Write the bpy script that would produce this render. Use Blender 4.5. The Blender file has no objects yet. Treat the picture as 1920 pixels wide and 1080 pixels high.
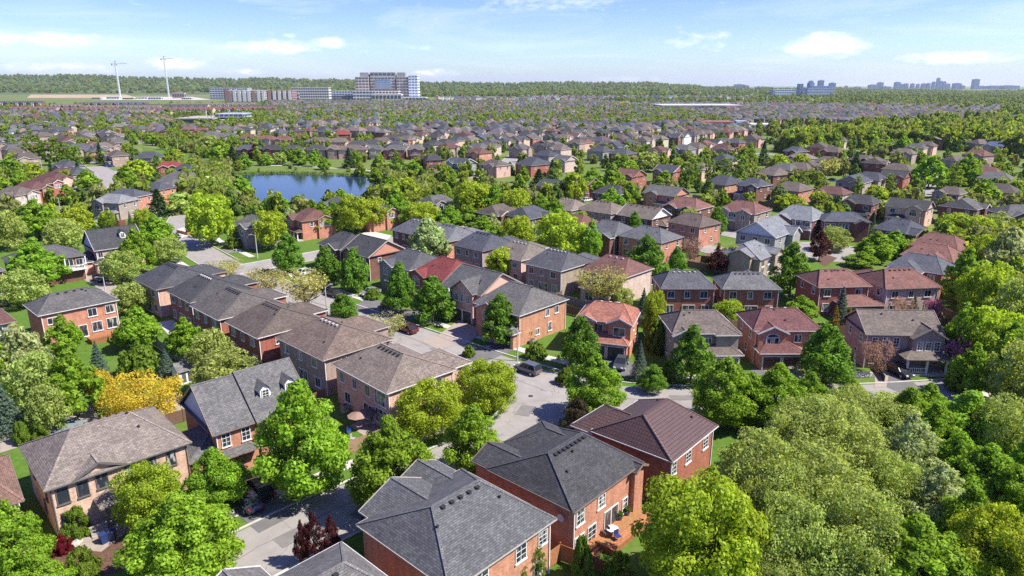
import bpy, math, random
import numpy as np
R = math.radians
SC = bpy.context.scene
COL = SC.collection
random.seed(11)

# ------------------------------------------------------------------ camera
CAM_H = 42.0
FPX = 1300.0                                   # focal length in pixels of a 1920 wide frame
PITCH = math.atan(380 / FPX)
cam_d = bpy.data.cameras.new('camera')
cam_d.sensor_width = 36.0
cam_d.lens = FPX / 1920 * 36.0
cam_d.clip_start = 1.0
cam_d.clip_end = 60000.0
cam = bpy.data.objects.new('camera', cam_d)
COL.objects.link(cam)
cam.location = (0, 0, CAM_H)
cam.rotation_euler = (math.pi / 2 - PITCH, 0, 0)
SC.camera = cam

# ------------------------------------------------------------------ sky, sun, exposure
SUN_EL, SUN_AZ = 50.0, 102.0                    # azimuth clockwise from +Y (the view direction)
world = bpy.data.worlds.new('World')
SC.world = world
world.use_nodes = True
wt = world.node_tree
wt.nodes.clear()

def N(t, kind, **kw):
    n = t.nodes.new(kind)
    for k, v in kw.items():
        if k.startswith('i_'):
            key = k[2:]
            n.inputs[int(key) if key.isdigit() else key].default_value = v
        else:
            setattr(n, k, v)
    return n

def math_node(t, op, a, b=None, c=None, clamp=False):
    n = t.nodes.new('ShaderNodeMath')
    n.operation = op
    n.use_clamp = clamp
    for i, v in enumerate((a, b, c)):
        if v is None:
            continue
        if isinstance(v, (int, float)):
            n.inputs[i].default_value = v
        else:
            t.links.new(v, n.inputs[i])
    return n.outputs[0]

def ramp(t, fac, stops):
    n = t.nodes.new('ShaderNodeValToRGB')
    while len(n.color_ramp.elements) < len(stops):
        n.color_ramp.elements.new(0.5)
    for e, (p, c) in zip(n.color_ramp.elements, stops):
        e.position = p
        e.color = c if len(c) == 4 else (*c, 1)
    t.links.new(fac, n.inputs[0])
    return n.outputs[0]

def mixc(t, mode, fac, a, b):
    n = t.nodes.new('ShaderNodeMix')
    n.data_type = 'RGBA'
    n.blend_type = mode
    n.clamp_factor = True
    for sock, v in ((n.inputs[0], fac), (n.inputs[6], a), (n.inputs[7], b)):
        if isinstance(v, (int, float)):
            sock.default_value = v
        elif isinstance(v, tuple):
            sock.default_value = v if len(v) == 4 else (*v, 1)
        else:
            t.links.new(v, sock)
    return n.outputs[2]

sky = N(wt, 'ShaderNodeTexSky', sky_type='NISHITA', sun_disc=False, sun_elevation=R(SUN_EL),
        sun_rotation=R(SUN_AZ), altitude=150, air_density=1.0, dust_density=0.5, ozone_density=3.0)
# fair weather clouds: low cumulus in perspective rows near the horizon, thin cirrus higher up
geo = N(wt, 'ShaderNodeTexCoord')
sep = N(wt, 'ShaderNodeSeparateXYZ')
wt.links.new(geo.outputs['Generated'], sep.inputs[0])
sx, sy, sz = sep.outputs
az = math_node(wt, 'ARCTAN2', sx, sy)
el = math_node(wt, 'ARCSINE', sz)
cv = N(wt, 'ShaderNodeCombineXYZ')
wt.links.new(az, cv.inputs[0])
wt.links.new(math_node(wt, 'MULTIPLY', el, 2.4), cv.inputs[1])
n1 = N(wt, 'ShaderNodeTexNoise', i_Scale=42.0, i_Detail=8.0, i_Roughness=0.62)
wt.links.new(cv.outputs[0], n1.inputs['Vector'])
n2 = N(wt, 'ShaderNodeTexNoise', i_Scale=9.0, i_Detail=3.0, i_Roughness=0.5)
wt.links.new(cv.outputs[0], n2.inputs['Vector'])
# the larger cumulus, each at its own bearing: azimuth, elevation, half width, half height, weight (degrees)
PUFFS = [(23.3, 2.75, 3.3, 1.05, 1.0), (21.0, 2.6, 1.3, .5, .55), (31.2, 1.75, 4.2, .55, .8), (-32.8, 2.9, 5.6, .62, .75),
         (-37.5, 1.6, 2.6, .75, .85), (-24.9, 1.5, 2.6, .62, .8), (-17.8, 2.75, 4.6, .7, .8), (-13.9, 3.1, 1.8, .6, .8),
         (-16.7, 3.6, .8, .3, .5), (-6.2, .95, 2.6, .4, .6), (-32.0, 1.1, 4, .5, .6), (-7.0, 2.8, 1.2, .25, .45), (9.0, .5, 4.5, .3, .4),
         (14.5, 3.2, 4.5, .9, .35), (2.5, 6.0, 7.5, .8, .42), (-20, 1.0, 2.2, .35, .5),
         (62, 2.4, 5, .8, .7), (-61, 2.6, 6, .9, .7), (97, 3, 5, .9, .7), (-98, 3, 6, .8, .7), (150, 2.5, 6, .8, .7), (-150, 3, 6, .9, .7)]
total = None
for (a, e, wa, we, wgt) in PUFFS:
    da = math_node(wt, 'DIVIDE', math_node(wt, 'SUBTRACT', az, R(a)), R(wa))
    de = math_node(wt, 'DIVIDE', math_node(wt, 'SUBTRACT', el, R(e)), R(we))
    q = math_node(wt, 'SUBTRACT', 1.0, math_node(wt, 'ADD', math_node(wt, 'MULTIPLY', da, da), math_node(wt, 'MULTIPLY', de, de)), clamp=True)
    q = math_node(wt, 'MULTIPLY', q, wgt)
    total = q if total is None else math_node(wt, 'MAXIMUM', total, q)
body = math_node(wt, 'MULTIPLY', total, 0.6)
body = math_node(wt, 'ADD', body, math_node(wt, 'MULTIPLY', n1.outputs[0], 1.0))
body = math_node(wt, 'ADD', body, math_node(wt, 'MULTIPLY', n2.outputs[0], 0.2))
cum = ramp(wt, body, [(0.72, (0, 0, 0)), (0.95, (.34, .34, .34)), (1.2, (.82, .82, .82))])
cv2 = N(wt, 'ShaderNodeCombineXYZ')
wt.links.new(math_node(wt, 'MULTIPLY', az, 1.3), cv2.inputs[0])
wt.links.new(math_node(wt, 'MULTIPLY', el, 9.0), cv2.inputs[1])
n3 = N(wt, 'ShaderNodeTexNoise', i_Scale=2.6, i_Detail=5.0, i_Roughness=0.6, i_Distortion=0.8)
wt.links.new(cv2.outputs[0], n3.inputs['Vector'])
cir = ramp(wt, n3.outputs[0], [(0.47, (0, 0, 0)), (0.82, (.36, .36, .36))])
cloud_col = N(wt, 'ShaderNodeRGB')
cloud_col.outputs[0].default_value = (7.9, 8.1, 8.6, 1)
hsv = N(wt, 'ShaderNodeHueSaturation', i_Saturation=1.3, i_Hue=0.527)
wt.links.new(sky.outputs[0], hsv.inputs['Color'])
tint = mixc(wt, 'MULTIPLY', 1.0, hsv.outputs[0], (.80, .88, 1.17, 1))
c1 = mixc(wt, 'MIX', cir, tint, cloud_col.outputs[0])
c2 = mixc(wt, 'MIX', cum, c1, cloud_col.outputs[0])
bg = N(wt, 'ShaderNodeBackground', i_Strength=0.094)
wt.links.new(c2, bg.inputs['Color'])
wo = N(wt, 'ShaderNodeOutputWorld')
wt.links.new(bg.outputs[0], wo.inputs[0])

sun_d = bpy.data.lights.new('sun', 'SUN')
sun_d.energy = 5.0
sun_d.angle = R(0.5)
sun_d.color = (1.0, 0.94, 0.84)
sun = bpy.data.objects.new('sun', sun_d)
COL.objects.link(sun)
sun.location = (60, 0, 120)
sun.rotation_euler = (R(90 - SUN_EL), 0, R(180 - SUN_AZ))

vs = SC.view_settings
SC.display_settings.display_device = 'sRGB'
vs.view_transform = 'Standard'
vs.look = 'None'
vs.exposure = 0.97
vs.gamma = 1.0
vs.use_curve_mapping = False
SC.cycles.max_bounces = 8
SC.cycles.diffuse_bounces = 6
SC.cycles.glossy_bounces = 2
SC.cycles.transmission_bounces = 6
SC.cycles.volume_bounces = 0
SC.cycles.use_denoising = False
SC.cycles.sample_clamp_indirect = 4.0

# ------------------------------------------------------------------ pixel of the 1920x1080 survey photograph -> ground point
CT, ST = math.cos(PITCH), math.sin(PITCH)
def gp(u, v, z=0.0):
    a = (u - 960) / FPX
    b = (v - 540) / FPX
    s = (z - CAM_H) / (-ST - b * CT)
    return (a * s, (CT - b * ST) * s)
def project(x, y, z):
    d = y * CT - (z - CAM_H) * ST
    up = y * ST + (z - CAM_H) * CT
    return 960 + FPX * x / d, 540 - FPX * up / d, d
ZK = {'P': (0, 0, 1), 'Z4': (0, 380, 3), 'Z5': (640, 380, 3), 'Z6': (1280, 380, 3),
      'L7': (0, 720, 3), 'L8': (640, 720, 3), 'L9': (1280, 720, 3)}
for _i in range(5):
    ZK['U%d' % (_i + 1)] = (380 * _i, 230, 4.8)
    ZK['V%d' % (_i + 1)] = (380 * _i, 400, 4.8)
def kp(key, p, z=0.0):
    if key == 'W':
        return p
    x0, y0, s = ZK[key]
    return gp(x0 + p[0] / s, y0 + p[1] / s, z)

# ------------------------------------------------------------------ object helpers
def tag(o, label=None, cat=None, group=None, kind=None):
    if label: o['label'] = label
    if cat: o['category'] = cat
    if group: o['group'] = group
    if kind: o['kind'] = kind
    return o

def empty(name, loc, rz=0.0):
    o = bpy.data.objects.new(name, None)
    o.empty_display_size = 0.5
    COL.objects.link(o)
    o.location = loc
    o.rotation_euler = (0, 0, rz)
    return o

def link(name, me, parent=None, loc=(0, 0, 0), rz=0.0, color=None, scale=None):
    o = bpy.data.objects.new(name, me)
    COL.objects.link(o)
    o.parent = parent
    o.location = loc
    if rz: o.rotation_euler = (0, 0, rz)
    if color: o.color = (*color[:3], 1)
    if scale: o.scale = scale
    return o

def auto_uv(me):
    if not me.polygons: return
    uv = me.uv_layers.new(name='UVMap')
    co = np.empty(len(me.vertices) * 3); me.vertices.foreach_get('co', co); co = co.reshape(-1, 3)
    out = np.empty((len(me.loops), 2))
    for p in me.polygons:
        n = p.normal
        ux, uy = -n[1], n[0]
        l = math.hypot(ux, uy)
        if l < 1e-3: ux, uy, l = 1.0, 0.0, 1.0
        ux /= l; uy /= l
        vx, vy, vz = -n[2] * uy, n[2] * ux, n[0] * uy - n[1] * ux
        for li in p.loop_indices:
            c = co[me.loops[li].vertex_index]
            out[li] = (c[0] * ux + c[1] * uy, c[0] * vx + c[1] * vy + c[2] * vz)
    uv.data.foreach_set('uv', out.ravel())

class MB:
    """collects faces for ONE mesh object"""
    def __init__(self):
        self.v = []; self.f = []
    def poly(self, pts):
        i = len(self.v)
        self.v.extend(pts)
        self.f.append(tuple(range(i, i + len(pts))))
    def box(self, x0, x1, y0, y1, z0, z1):
        i = len(self.v)
        self.v += [(x0, y0, z0), (x1, y0, z0), (x1, y1, z0), (x0, y1, z0), (x0, y0, z1), (x1, y0, z1), (x1, y1, z1), (x0, y1, z1)]
        for q in ((3, 2, 1, 0), (4, 5, 6, 7), (0, 1, 5, 4), (1, 2, 6, 5), (2, 3, 7, 6), (3, 0, 4, 7)):
            self.f.append(tuple(i + k for k in q))
    def obox(self, F, s0, s1, o0, o1, z0, z1):
        """box in a wall frame F(s, o, z)"""
        i = len(self.v)
        self.v += [F(s0, o1, z0), F(s1, o1, z0), F(s1, o0, z0), F(s0, o0, z0), F(s0, o1, z1), F(s1, o1, z1), F(s1, o0, z1), F(s0, o0, z1)]
        for q in ((3, 2, 1, 0), (4, 5, 6, 7), (0, 1, 5, 4), (1, 2, 6, 5), (2, 3, 7, 6), (3, 0, 4, 7)):
            self.f.append(tuple(i + k for k in q))
    def bar(self, p, q, w, h, up=(0, 0, 1)):
        p = np.array(p, float); q = np.array(q, float)
        d = q - p; l = np.linalg.norm(d)
        if l < 1e-6: return
        d /= l
        u = np.array(up, float)
        s = np.cross(d, u)
        if np.linalg.norm(s) < 1e-3: s = np.cross(d, np.array((1.0, 0, 0)))
        s /= np.linalg.norm(s)
        t = np.cross(s, d)
        i = len(self.v)
        for e in (p, q):
            for a, b in ((-1, -1), (1, -1), (1, 1), (-1, 1)):
                self.v.append(tuple(e + s * a * w / 2 + t * b * h / 2))
        for k in ((3, 2, 1, 0), (4, 5, 6, 7), (0, 1, 5, 4), (1, 2, 6, 5), (2, 3, 7, 6), (3, 0, 4, 7)):
            self.f.append(tuple(i + m for m in k))
    def tube(self, p, q, r0, r1, n=8, cap=True):
        p = np.array(p, float); q = np.array(q, float)
        d = q - p; l = np.linalg.norm(d); d /= max(l, 1e-9)
        s = np.cross(d, (0, 0, 1.0))
        if np.linalg.norm(s) < 1e-3: s = np.array((1.0, 0, 0))
        s /= np.linalg.norm(s); t = np.cross(d, s)
        i = len(self.v)
        for e, r in ((p, r0), (q, r1)):
            for k in range(n):
                a = 2 * math.pi * k / n
                self.v.append(tuple(e + (s * math.cos(a) + t * math.sin(a)) * r))
        for k in range(n):
            m = (k + 1) % n
            self.f.append((i + k, i + m, i + n + m, i + n + k)[::-1])
        if cap:
            self.f.append(tuple(i + n + k for k in range(n))[::-1])
            self.f.append(tuple(i + k for k in range(n)))
    def mesh(self, name, mat, uv=True):
        me = bpy.data.meshes.new(name)
        me.from_pydata(self.v, [], self.f)
        me.materials.append(mat)
        if uv: auto_uv(me)
        return me
    def build(self, name, mat, parent=None, color=None, uv=True, loc=(0, 0, 0), rz=0.0):
        return link(name, self.mesh(name, mat, uv), parent, loc, rz, color)

# ------------------------------------------------------------------ materials
def new_mat(name):
    m = bpy.data.materials.new(name)
    m.use_nodes = True
    t = m.node_tree
    b = t.nodes['Principled BSDF']
    return m, t, b

def objcol(t):
    return N(t, 'ShaderNodeObjectInfo').outputs['Color']

def simple(name, rough=0.6, color=None, metal=0.0, noise=0.12, nscale=3.0, spec=0.3):
    """flat coloured surface with a little dirt; the colour comes from the object unless given"""
    m, t, b = new_mat(name)
    src = objcol(t) if color is None else color
    tc = N(t, 'ShaderNodeTexCoord')
    nz = N(t, 'ShaderNodeTexNoise', i_Scale=nscale, i_Detail=5.0)
    t.links.new(tc.outputs['Object'], nz.inputs['Vector'])
    k = ramp(t, nz.outputs[0], [(0.3, (1 - noise,) * 3), (0.7, (1 + noise * .6,) * 3)])
    t.links.new(mixc(t, 'MULTIPLY', 1.0, src, k), b.inputs['Base Color'])
    b.inputs['Roughness'].default_value = rough
    b.inputs['Metallic'].default_value = metal
    b.inputs['Specular IOR Level'].default_value = spec
    return m

M = {}
# shingles: courses and tabs in metres up the slope
m, t, b = new_mat('asphalt_shingles')
uvn = N(t, 'ShaderNodeUVMap')
wob = N(t, 'ShaderNodeTexNoise', i_Scale=1.7, i_Detail=2.0)
t.links.new(uvn.outputs[0], wob.inputs['Vector'])
bt = N(t, 'ShaderNodeTexBrick', offset=0.5, squash=1.0)
for k, v in (('Scale', 1.0), ('Mortar Size', 0.022), ('Mortar Smooth', 0.6), ('Bias', 0.0), ('Brick Width', 0.42), ('Row Height', 0.2)):
    bt.inputs[k].default_value = v
bt.inputs['Color1'].default_value = (.78, .78, .78, 1)
bt.inputs['Color2'].default_value = (1.22, 1.22, 1.22, 1)
bt.inputs['Mortar'].default_value = (.52, .52, .52, 1)
t.links.new(uvn.outputs[0], bt.inputs['Vector'])
big = N(t, 'ShaderNodeTexNoise', i_Scale=0.45, i_Detail=6.0, i_Roughness=0.65)
t.links.new(uvn.outputs[0], big.inputs['Vector'])
mp = N(t, 'ShaderNodeMapping'); mp.inputs['Scale'].default_value = (2.6, .35, 1)
t.links.new(uvn.outputs[0], mp.inputs['Vector'])
stk = N(t, 'ShaderNodeTexNoise', i_Scale=1.0, i_Detail=4.0)
t.links.new(mp.outputs[0], stk.inputs['Vector'])
gr = N(t, 'ShaderNodeTexNoise', i_Scale=3.4, i_Detail=3.0, i_Roughness=0.7)
t.links.new(uvn.outputs[0], gr.inputs['Vector'])
c = mixc(t, 'MULTIPLY', 1.0, objcol(t), bt.outputs[0])
c = mixc(t, 'MULTIPLY', 1.0, c, ramp(t, big.outputs[0], [(.3, (.82, .82, .83)), (.72, (1.16, 1.15, 1.13))]))
c = mixc(t, 'MULTIPLY', 1.0, c, ramp(t, stk.outputs[0], [(.35, (.9, .9, .91)), (.65, (1.07, 1.07, 1.06))]))
c = mixc(t, 'MULTIPLY', 1.0, c, ramp(t, gr.outputs[0], [(.35, (.8, .8, .8)), (.65, (1.2, 1.2, 1.2))]))
t.links.new(c, b.inputs['Base Color'])
b.inputs['Roughness'].default_value = 0.88
b.inputs['Specular IOR Level'].default_value = 0.25
bp = N(t, 'ShaderNodeBump', i_Strength=0.7, i_Distance=0.03)
t.links.new(bt.outputs['Fac'], bp.inputs['Height']); bp.invert = True
t.links.new(bp.outputs[0], b.inputs['Normal'])
M['roof'] = m

# brick
m, t, b = new_mat('clay_brick')
uvn = N(t, 'ShaderNodeUVMap')
bt = N(t, 'ShaderNodeTexBrick', offset=0.5)
for k, v in (('Scale', 1.0), ('Mortar Size', 0.008), ('Mortar Smooth', 0.3), ('Bias', 0.0), ('Brick Width', 0.26), ('Row Height', 0.085)):
    bt.inputs[k].default_value = v
bt.inputs['Color1'].default_value = (.74, .74, .74, 1)
bt.inputs['Color2'].default_value = (1.2, 1.18, 1.15, 1)
bt.inputs['Mortar'].default_value = (1.05, 1.15, 1.2, 1)
t.links.new(uvn.outputs[0], bt.inputs['Vector'])
big = N(t, 'ShaderNodeTexNoise', i_Scale=0.7, i_Detail=5.0, i_Roughness=0.6)
t.links.new(uvn.outputs[0], big.inputs['Vector'])
c = mixc(t, 'MULTIPLY', 1.0, objcol(t), bt.outputs[0])
c = mixc(t, 'MULTIPLY', 1.0, c, ramp(t, big.outputs[0], [(.3, (.8, .79, .78)), (.7, (1.12, 1.12, 1.12))]))
mpw = N(t, 'ShaderNodeMapping'); mpw.inputs['Scale'].default_value = (2.2, .22, 1)
t.links.new(uvn.outputs[0], mpw.inputs['Vector'])
stw = N(t, 'ShaderNodeTexNoise', i_Scale=1.0, i_Detail=5.0, i_Roughness=0.6)
t.links.new(mpw.outputs[0], stw.inputs['Vector'])
c = mixc(t, 'MULTIPLY', 1.0, c, ramp(t, stw.outputs[0], [(.33, (.82, .82, .83)), (.55, (1.04, 1.04, 1.03))]))
t.links.new(c, b.inputs['Base Color'])
b.inputs['Roughness'].default_value = 0.85
b.inputs['Specular IOR Level'].default_value = 0.2
bp = N(t, 'ShaderNodeBump', i_Strength=0.4, i_Distance=0.01); bp.invert = True
t.links.new(bt.outputs['Fac'], bp.inputs['Height']); t.links.new(bp.outputs[0], b.inputs['Normal'])
M['brick'] = m

# metal tile roof: interlocking tiles
m, t, b = new_mat('metal_tile')
uvn = N(t, 'ShaderNodeUVMap')
bt = N(t, 'ShaderNodeTexBrick', offset=0.0)
for k, v in (('Scale', 1.0), ('Mortar Size', 0.045), ('Mortar Smooth', 0.8), ('Bias', 0.0), ('Brick Width', 0.34), ('Row Height', 0.4)):
    bt.inputs[k].default_value = v
bt.inputs['Color1'].default_value = (.92, .92, .92, 1); bt.inputs['Color2'].default_value = (1.1, 1.1, 1.1, 1)
bt.inputs['Mortar'].default_value = (.6, .6, .6, 1)
t.links.new(uvn.outputs[0], bt.inputs['Vector'])
t.links.new(mixc(t, 'MULTIPLY', 1.0, objcol(t), bt.outputs[0]), b.inputs['Base Color'])
b.inputs['Roughness'].default_value = 0.42
bp = N(t, 'ShaderNodeBump', i_Strength=1.0, i_Distance=0.06); bp.invert = True
t.links.new(bt.outputs['Fac'], bp.inputs['Height']); t.links.new(bp.outputs[0], b.inputs['Normal'])
M['tile'] = m

M['trim'] = simple('painted_trim', 0.5)
M['siding'] = simple('vinyl_siding', 0.6)
M['paint'] = simple('painted_panel', 0.5, nscale=1.2)
M['metal'] = simple('galvanised_metal', 0.4, metal=0.5)
M['wood'] = simple('stained_wood', 0.75, noise=0.3, nscale=6)
M['conc'] = simple('concrete', 0.85, noise=0.16, nscale=0.9)
M['stone'] = simple('landscape_stone', 0.9, noise=0.3, nscale=4)
M['plastic'] = simple('moulded_plastic', 0.45)
M['fabric'] = simple('outdoor_fabric', 0.85)
m, t, b = new_mat('car_paint')
t.links.new(objcol(t), b.inputs['Base Color'])
b.inputs['Roughness'].default_value = 0.25
b.inputs['Metallic'].default_value = 0.25
b.inputs['Coat Weight'].default_value = 0.6
M['car'] = m
m, t, b = new_mat('window_glass')
oi = N(t, 'ShaderNodeObjectInfo')
tc = N(t, 'ShaderNodeTexCoord')
mpn = N(t, 'ShaderNodeMapping'); mpn.inputs['Scale'].default_value = (1.6, .1, .5)
t.links.new(tc.outputs['Object'], mpn.inputs['Vector'])
off = N(t, 'ShaderNodeVectorMath', operation='ADD')
cx = N(t, 'ShaderNodeCombineXYZ'); t.links.new(math_node(t, 'MULTIPLY', oi.outputs['Random'], 50), cx.inputs[0])
t.links.new(mpn.outputs[0], off.inputs[0]); t.links.new(cx.outputs[0], off.inputs[1])
nz = N(t, 'ShaderNodeTexNoise', i_Scale=1.5, i_Detail=1.0)
t.links.new(off.outputs[0], nz.inputs['Vector'])
cur = math_node(t, 'MULTIPLY', ramp(t, nz.outputs[0], [(.5, (0, 0, 0)), (.6, (1, 1, 1))]), ramp(t, oi.outputs['Random'], [(.3, (0, 0, 0)), (.6, (.8, .8, .8))]))
t.links.new(mixc(t, 'MIX', cur, (.025, .032, .042), (.42, .41, .39)), b.inputs['Base Color'])
b.inputs['Roughness'].default_value = 0.06
b.inputs['Specular IOR Level'].default_value = 0.7
M['glass'] = m
m, t, b = new_mat('dark_glass')
t.links.new(objcol(t), b.inputs['Base Color'])
b.inputs['Roughness'].default_value = 0.08
M['dglass'] = m
m, t, b = new_mat('rubber'); b.inputs['Base Color'].default_value = (.02, .02, .022, 1); b.inputs['Roughness'].default_value = 0.8
M['rubber'] = m
m, t, b = new_mat('bark')
tc = N(t, 'ShaderNodeTexCoord'); nz = N(t, 'ShaderNodeTexNoise', i_Scale=18.0, i_Detail=5.0); t.links.new(tc.outputs['Object'], nz.inputs['Vector'])
t.links.new(ramp(t, nz.outputs[0], [(.3, (.05, .038, .028)), (.7, (.16, .13, .1))]), b.inputs['Base Color'])
b.inputs['Roughness'].default_value = 0.95
M['bark'] = m

# leaves: colour of the tree, varied leaf by leaf, light passes through them
m, t, b = new_mat('leaves')
at = N(t, 'ShaderNodeAttribute', attribute_name='v')
oi = N(t, 'ShaderNodeObjectInfo')
hs = N(t, 'ShaderNodeHueSaturation')
t.links.new(math_node(t, 'ADD', 0.493, math_node(t, 'MULTIPLY', oi.outputs['Random'], 0.01)), hs.inputs['Hue'])
t.links.new(math_node(t, 'ADD', 0.9, math_node(t, 'MULTIPLY', oi.outputs['Random'], 0.2)), hs.inputs['Value'])
t.links.new(oi.outputs['Color'], hs.inputs['Color'])
vv = N(t, 'ShaderNodeCombineColor')
for i in range(3): t.links.new(at.outputs['Fac'], vv.inputs[i])
lc = mixc(t, 'MULTIPLY', 1.0, hs.outputs[0], vv.outputs[0])
t.links.new(lc, b.inputs['Base Color'])
b.inputs['Roughness'].default_value = 0.6
b.inputs['Specular IOR Level'].default_value = 0.18
tr = N(t, 'ShaderNodeBsdfTranslucent')
t.links.new(mixc(t, 'MULTIPLY', 1.0, lc, (1.25, 1.2, .5, 1)), tr.inputs['Color'])
ms = N(t, 'ShaderNodeMixShader', i_0=0.48)
t.links.new(b.outputs[0], ms.inputs[1]); t.links.new(tr.outputs[0], ms.inputs[2])
t.links.new(ms.outputs[0], t.nodes['Material Output'].inputs[0])
M['leaf'] = m

# mown lawn and rough meadow
def grass(name, ca, cb, cc, s):
    m, t, b = new_mat(name)
    tc = N(t, 'ShaderNodeTexCoord')
    a1 = N(t, 'ShaderNodeTexNoise', i_Scale=s, i_Detail=8.0, i_Roughness=0.7); t.links.new(tc.outputs['Object'], a1.inputs['Vector'])
    a2 = N(t, 'ShaderNodeTexNoise', i_Scale=s * .06, i_Detail=5.0); t.links.new(tc.outputs['Object'], a2.inputs['Vector'])
    c = ramp(t, a1.outputs[0], [(.3, ca), (.7, cb)])
    t.links.new(mixc(t, 'MIX', ramp(t, a2.outputs[0], [(.5, (0, 0, 0)), (.72, (.8, .8, .8))]), c, cc), b.inputs['Base Color'])
    b.inputs['Roughness'].default_value = 0.95
    b.inputs['Specular IOR Level'].default_value = 0.1
    bp = N(t, 'ShaderNodeBump', i_Strength=0.6, i_Distance=0.1); t.links.new(a1.outputs[0], bp.inputs['Height']); t.links.new(bp.outputs[0], b.inputs['Normal'])
    return m
M['lawn'] = grass('lawn', (.05, .105, .014), (.105, .18, .026), (.13, .16, .045), 1.3)
M['meadow'] = grass('meadow', (.07, .12, .025), (.14, .18, .045), (.2, .18, .08), .35)
M['soil'] = simple('garden_mulch', 0.95, noise=0.4, nscale=3)

def paving(name, base, crack, s=0.35):
    m, t, b = new_mat(name)
    tc = N(t, 'ShaderNodeTexCoord')
    a1 = N(t, 'ShaderNodeTexNoise', i_Scale=s, i_Detail=8.0, i_Roughness=0.62); t.links.new(tc.outputs['Object'], a1.inputs['Vector'])
    a2 = N(t, 'ShaderNodeTexNoise', i_Scale=9.0, i_Detail=4.0); t.links.new(tc.outputs['Object'], a2.inputs['Vector'])
    vo = N(t, 'ShaderNodeTexVoronoi', feature='DISTANCE_TO_EDGE', i_Scale=0.16); 
    ds = N(t, 'ShaderNodeVectorMath', operation='ADD'); nn = N(t, 'ShaderNodeTexNoise', i_Scale=0.5, i_Detail=4.0)
    t.links.new(tc.outputs['Object'], nn.inputs['Vector']); t.links.new(tc.outputs['Object'], ds.inputs[0])
    sc2 = N(t, 'ShaderNodeVectorMath', operation='SCALE', i_Scale=3.0); t.links.new(nn.outputs['Color'], sc2.inputs[0]); t.links.new(sc2.outputs[0], ds.inputs[1])
    t.links.new(ds.outputs[0], vo.inputs['Vector'])
    c = mixc(t, 'MULTIPLY', 1.0, base, ramp(t, a1.outputs[0], [(.3, (.84, .84, .84)), (.7, (1.1, 1.1, 1.1))]))
    c = mixc(t, 'MULTIPLY', 1.0, c, ramp(t, a2.outputs[0], [(.3, (.88, .88, .88)), (.7, (1.1, 1.1, 1.1))]))
    c = mixc(t, 'MIX', ramp(t, vo.outputs[0], [(0, (crack,) * 3), (.006, (0, 0, 0))]), c, (.05, .05, .05, 1))
    t.links.new(c, b.inputs['Base Color'])
    b.inputs['Roughness'].default_value = 0.9
    b.inputs['Specular IOR Level'].default_value = 0.25
    return m
M['road'] = paving('worn_asphalt', (.265, .246, .225, 1), .8)
M['walk'] = paving('sidewalk_concrete', (.47, .44, .395, 1), 0.0, 1.1)
M['drive'] = paving('dark_asphalt', (.13, .127, .122, 1), .4, .6)
M['patch'] = paving('asphalt_patch', (.17, .16, .15, 1), 0.0, .8)
M['paver'] = paving('paving_stone', (.3, .25, .21, 1), 0.0, 1.5)

m, t, b = new_mat('pond_water')
b.inputs['Base Color'].default_value = (.014, .032, .05, 1)
b.inputs['Roughness'].default_value = 0.07
b.inputs['IOR'].default_value = 1.33
tc = N(t, 'ShaderNodeTexCoord'); mpn = N(t, 'ShaderNodeMapping'); mpn.inputs['Scale'].default_value = (.5, 1.4, 1)
t.links.new(tc.outputs['Object'], mpn.inputs['Vector'])
nz = N(t, 'ShaderNodeTexNoise', i_Scale=1.1, i_Detail=3.0); t.links.new(mpn.outputs[0], nz.inputs['Vector'])
bp = N(t, 'ShaderNodeBump', i_Strength=0.16, i_Distance=0.1); t.links.new(nz.outputs[0], bp.inputs['Height']); t.links.new(bp.outputs[0], b.inputs['Normal'])
M['water'] = m

# far roofs, walls and blocks: colour stored per face
m, t, b = new_mat('far_houses')
at = N(t, 'ShaderNodeAttribute', attribute_name='col')
t.links.new(at.outputs['Color'], b.inputs['Base Color'])
b.inputs['Roughness'].default_value = 0.85; b.inputs['Specular IOR Level'].default_value = 0.2
M['far'] = m
# ------------------------------------------------------------------ house kit
ROOF = {'dk': (.074, .074, .077), 'sl': (.092, .099, .118), 'gr': (.150, .148, .146), 'lg': (.25, .255, .265), 'br': (.155, .128, .108),
        'tn': (.205, .168, .14), 'rb': (.215, .107, .088), 'mr': (.16, .080, .073), 'rd': (.30, .055, .055), 'or': (.36, .115, .062),
        'mt': (.105, .058, .046), 'bl': (.10, .14, .24), 'bk': (.05, .05, .053)}
WALL = {'rB': (.31, .115, .08), 'oB': (.46, .215, .14), 'pB': (.56, .365, .285), 'bB': (.33, .255, .215), 'bg': (.50, .41, .33),
        'wh': (.74, .73, .70), 'dB': (.18, .085, .066), 'gy': (.28, .26, .25), 'sd': (.42, .46, .53)}
ROOFW = {'dk': 'charcoal', 'sl': 'slate blue', 'gr': 'grey', 'lg': 'light grey', 'br': 'brown', 'tn': 'tan', 'rb': 'reddish brown',
         'mr': 'maroon', 'rd': 'red', 'or': 'orange red', 'mt': 'dark brown', 'bl': 'blue', 'bk': 'black'}
WALLW = {'rB': 'red brick', 'oB': 'orange brick', 'pB': 'pinkish brick', 'bB': 'brown brick', 'bg': 'beige', 'wh': 'white', 'dB': 'dark brick',
         'gy': 'grey', 'sd': 'pale siding'}
WHITE = (.68, .67, .64)
OV = 0.42
GAR = []                           # garage fronts: where a driveway starts
HOUSES = []                        # dicts with world centre, half sizes, angle
_wm = {}
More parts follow.
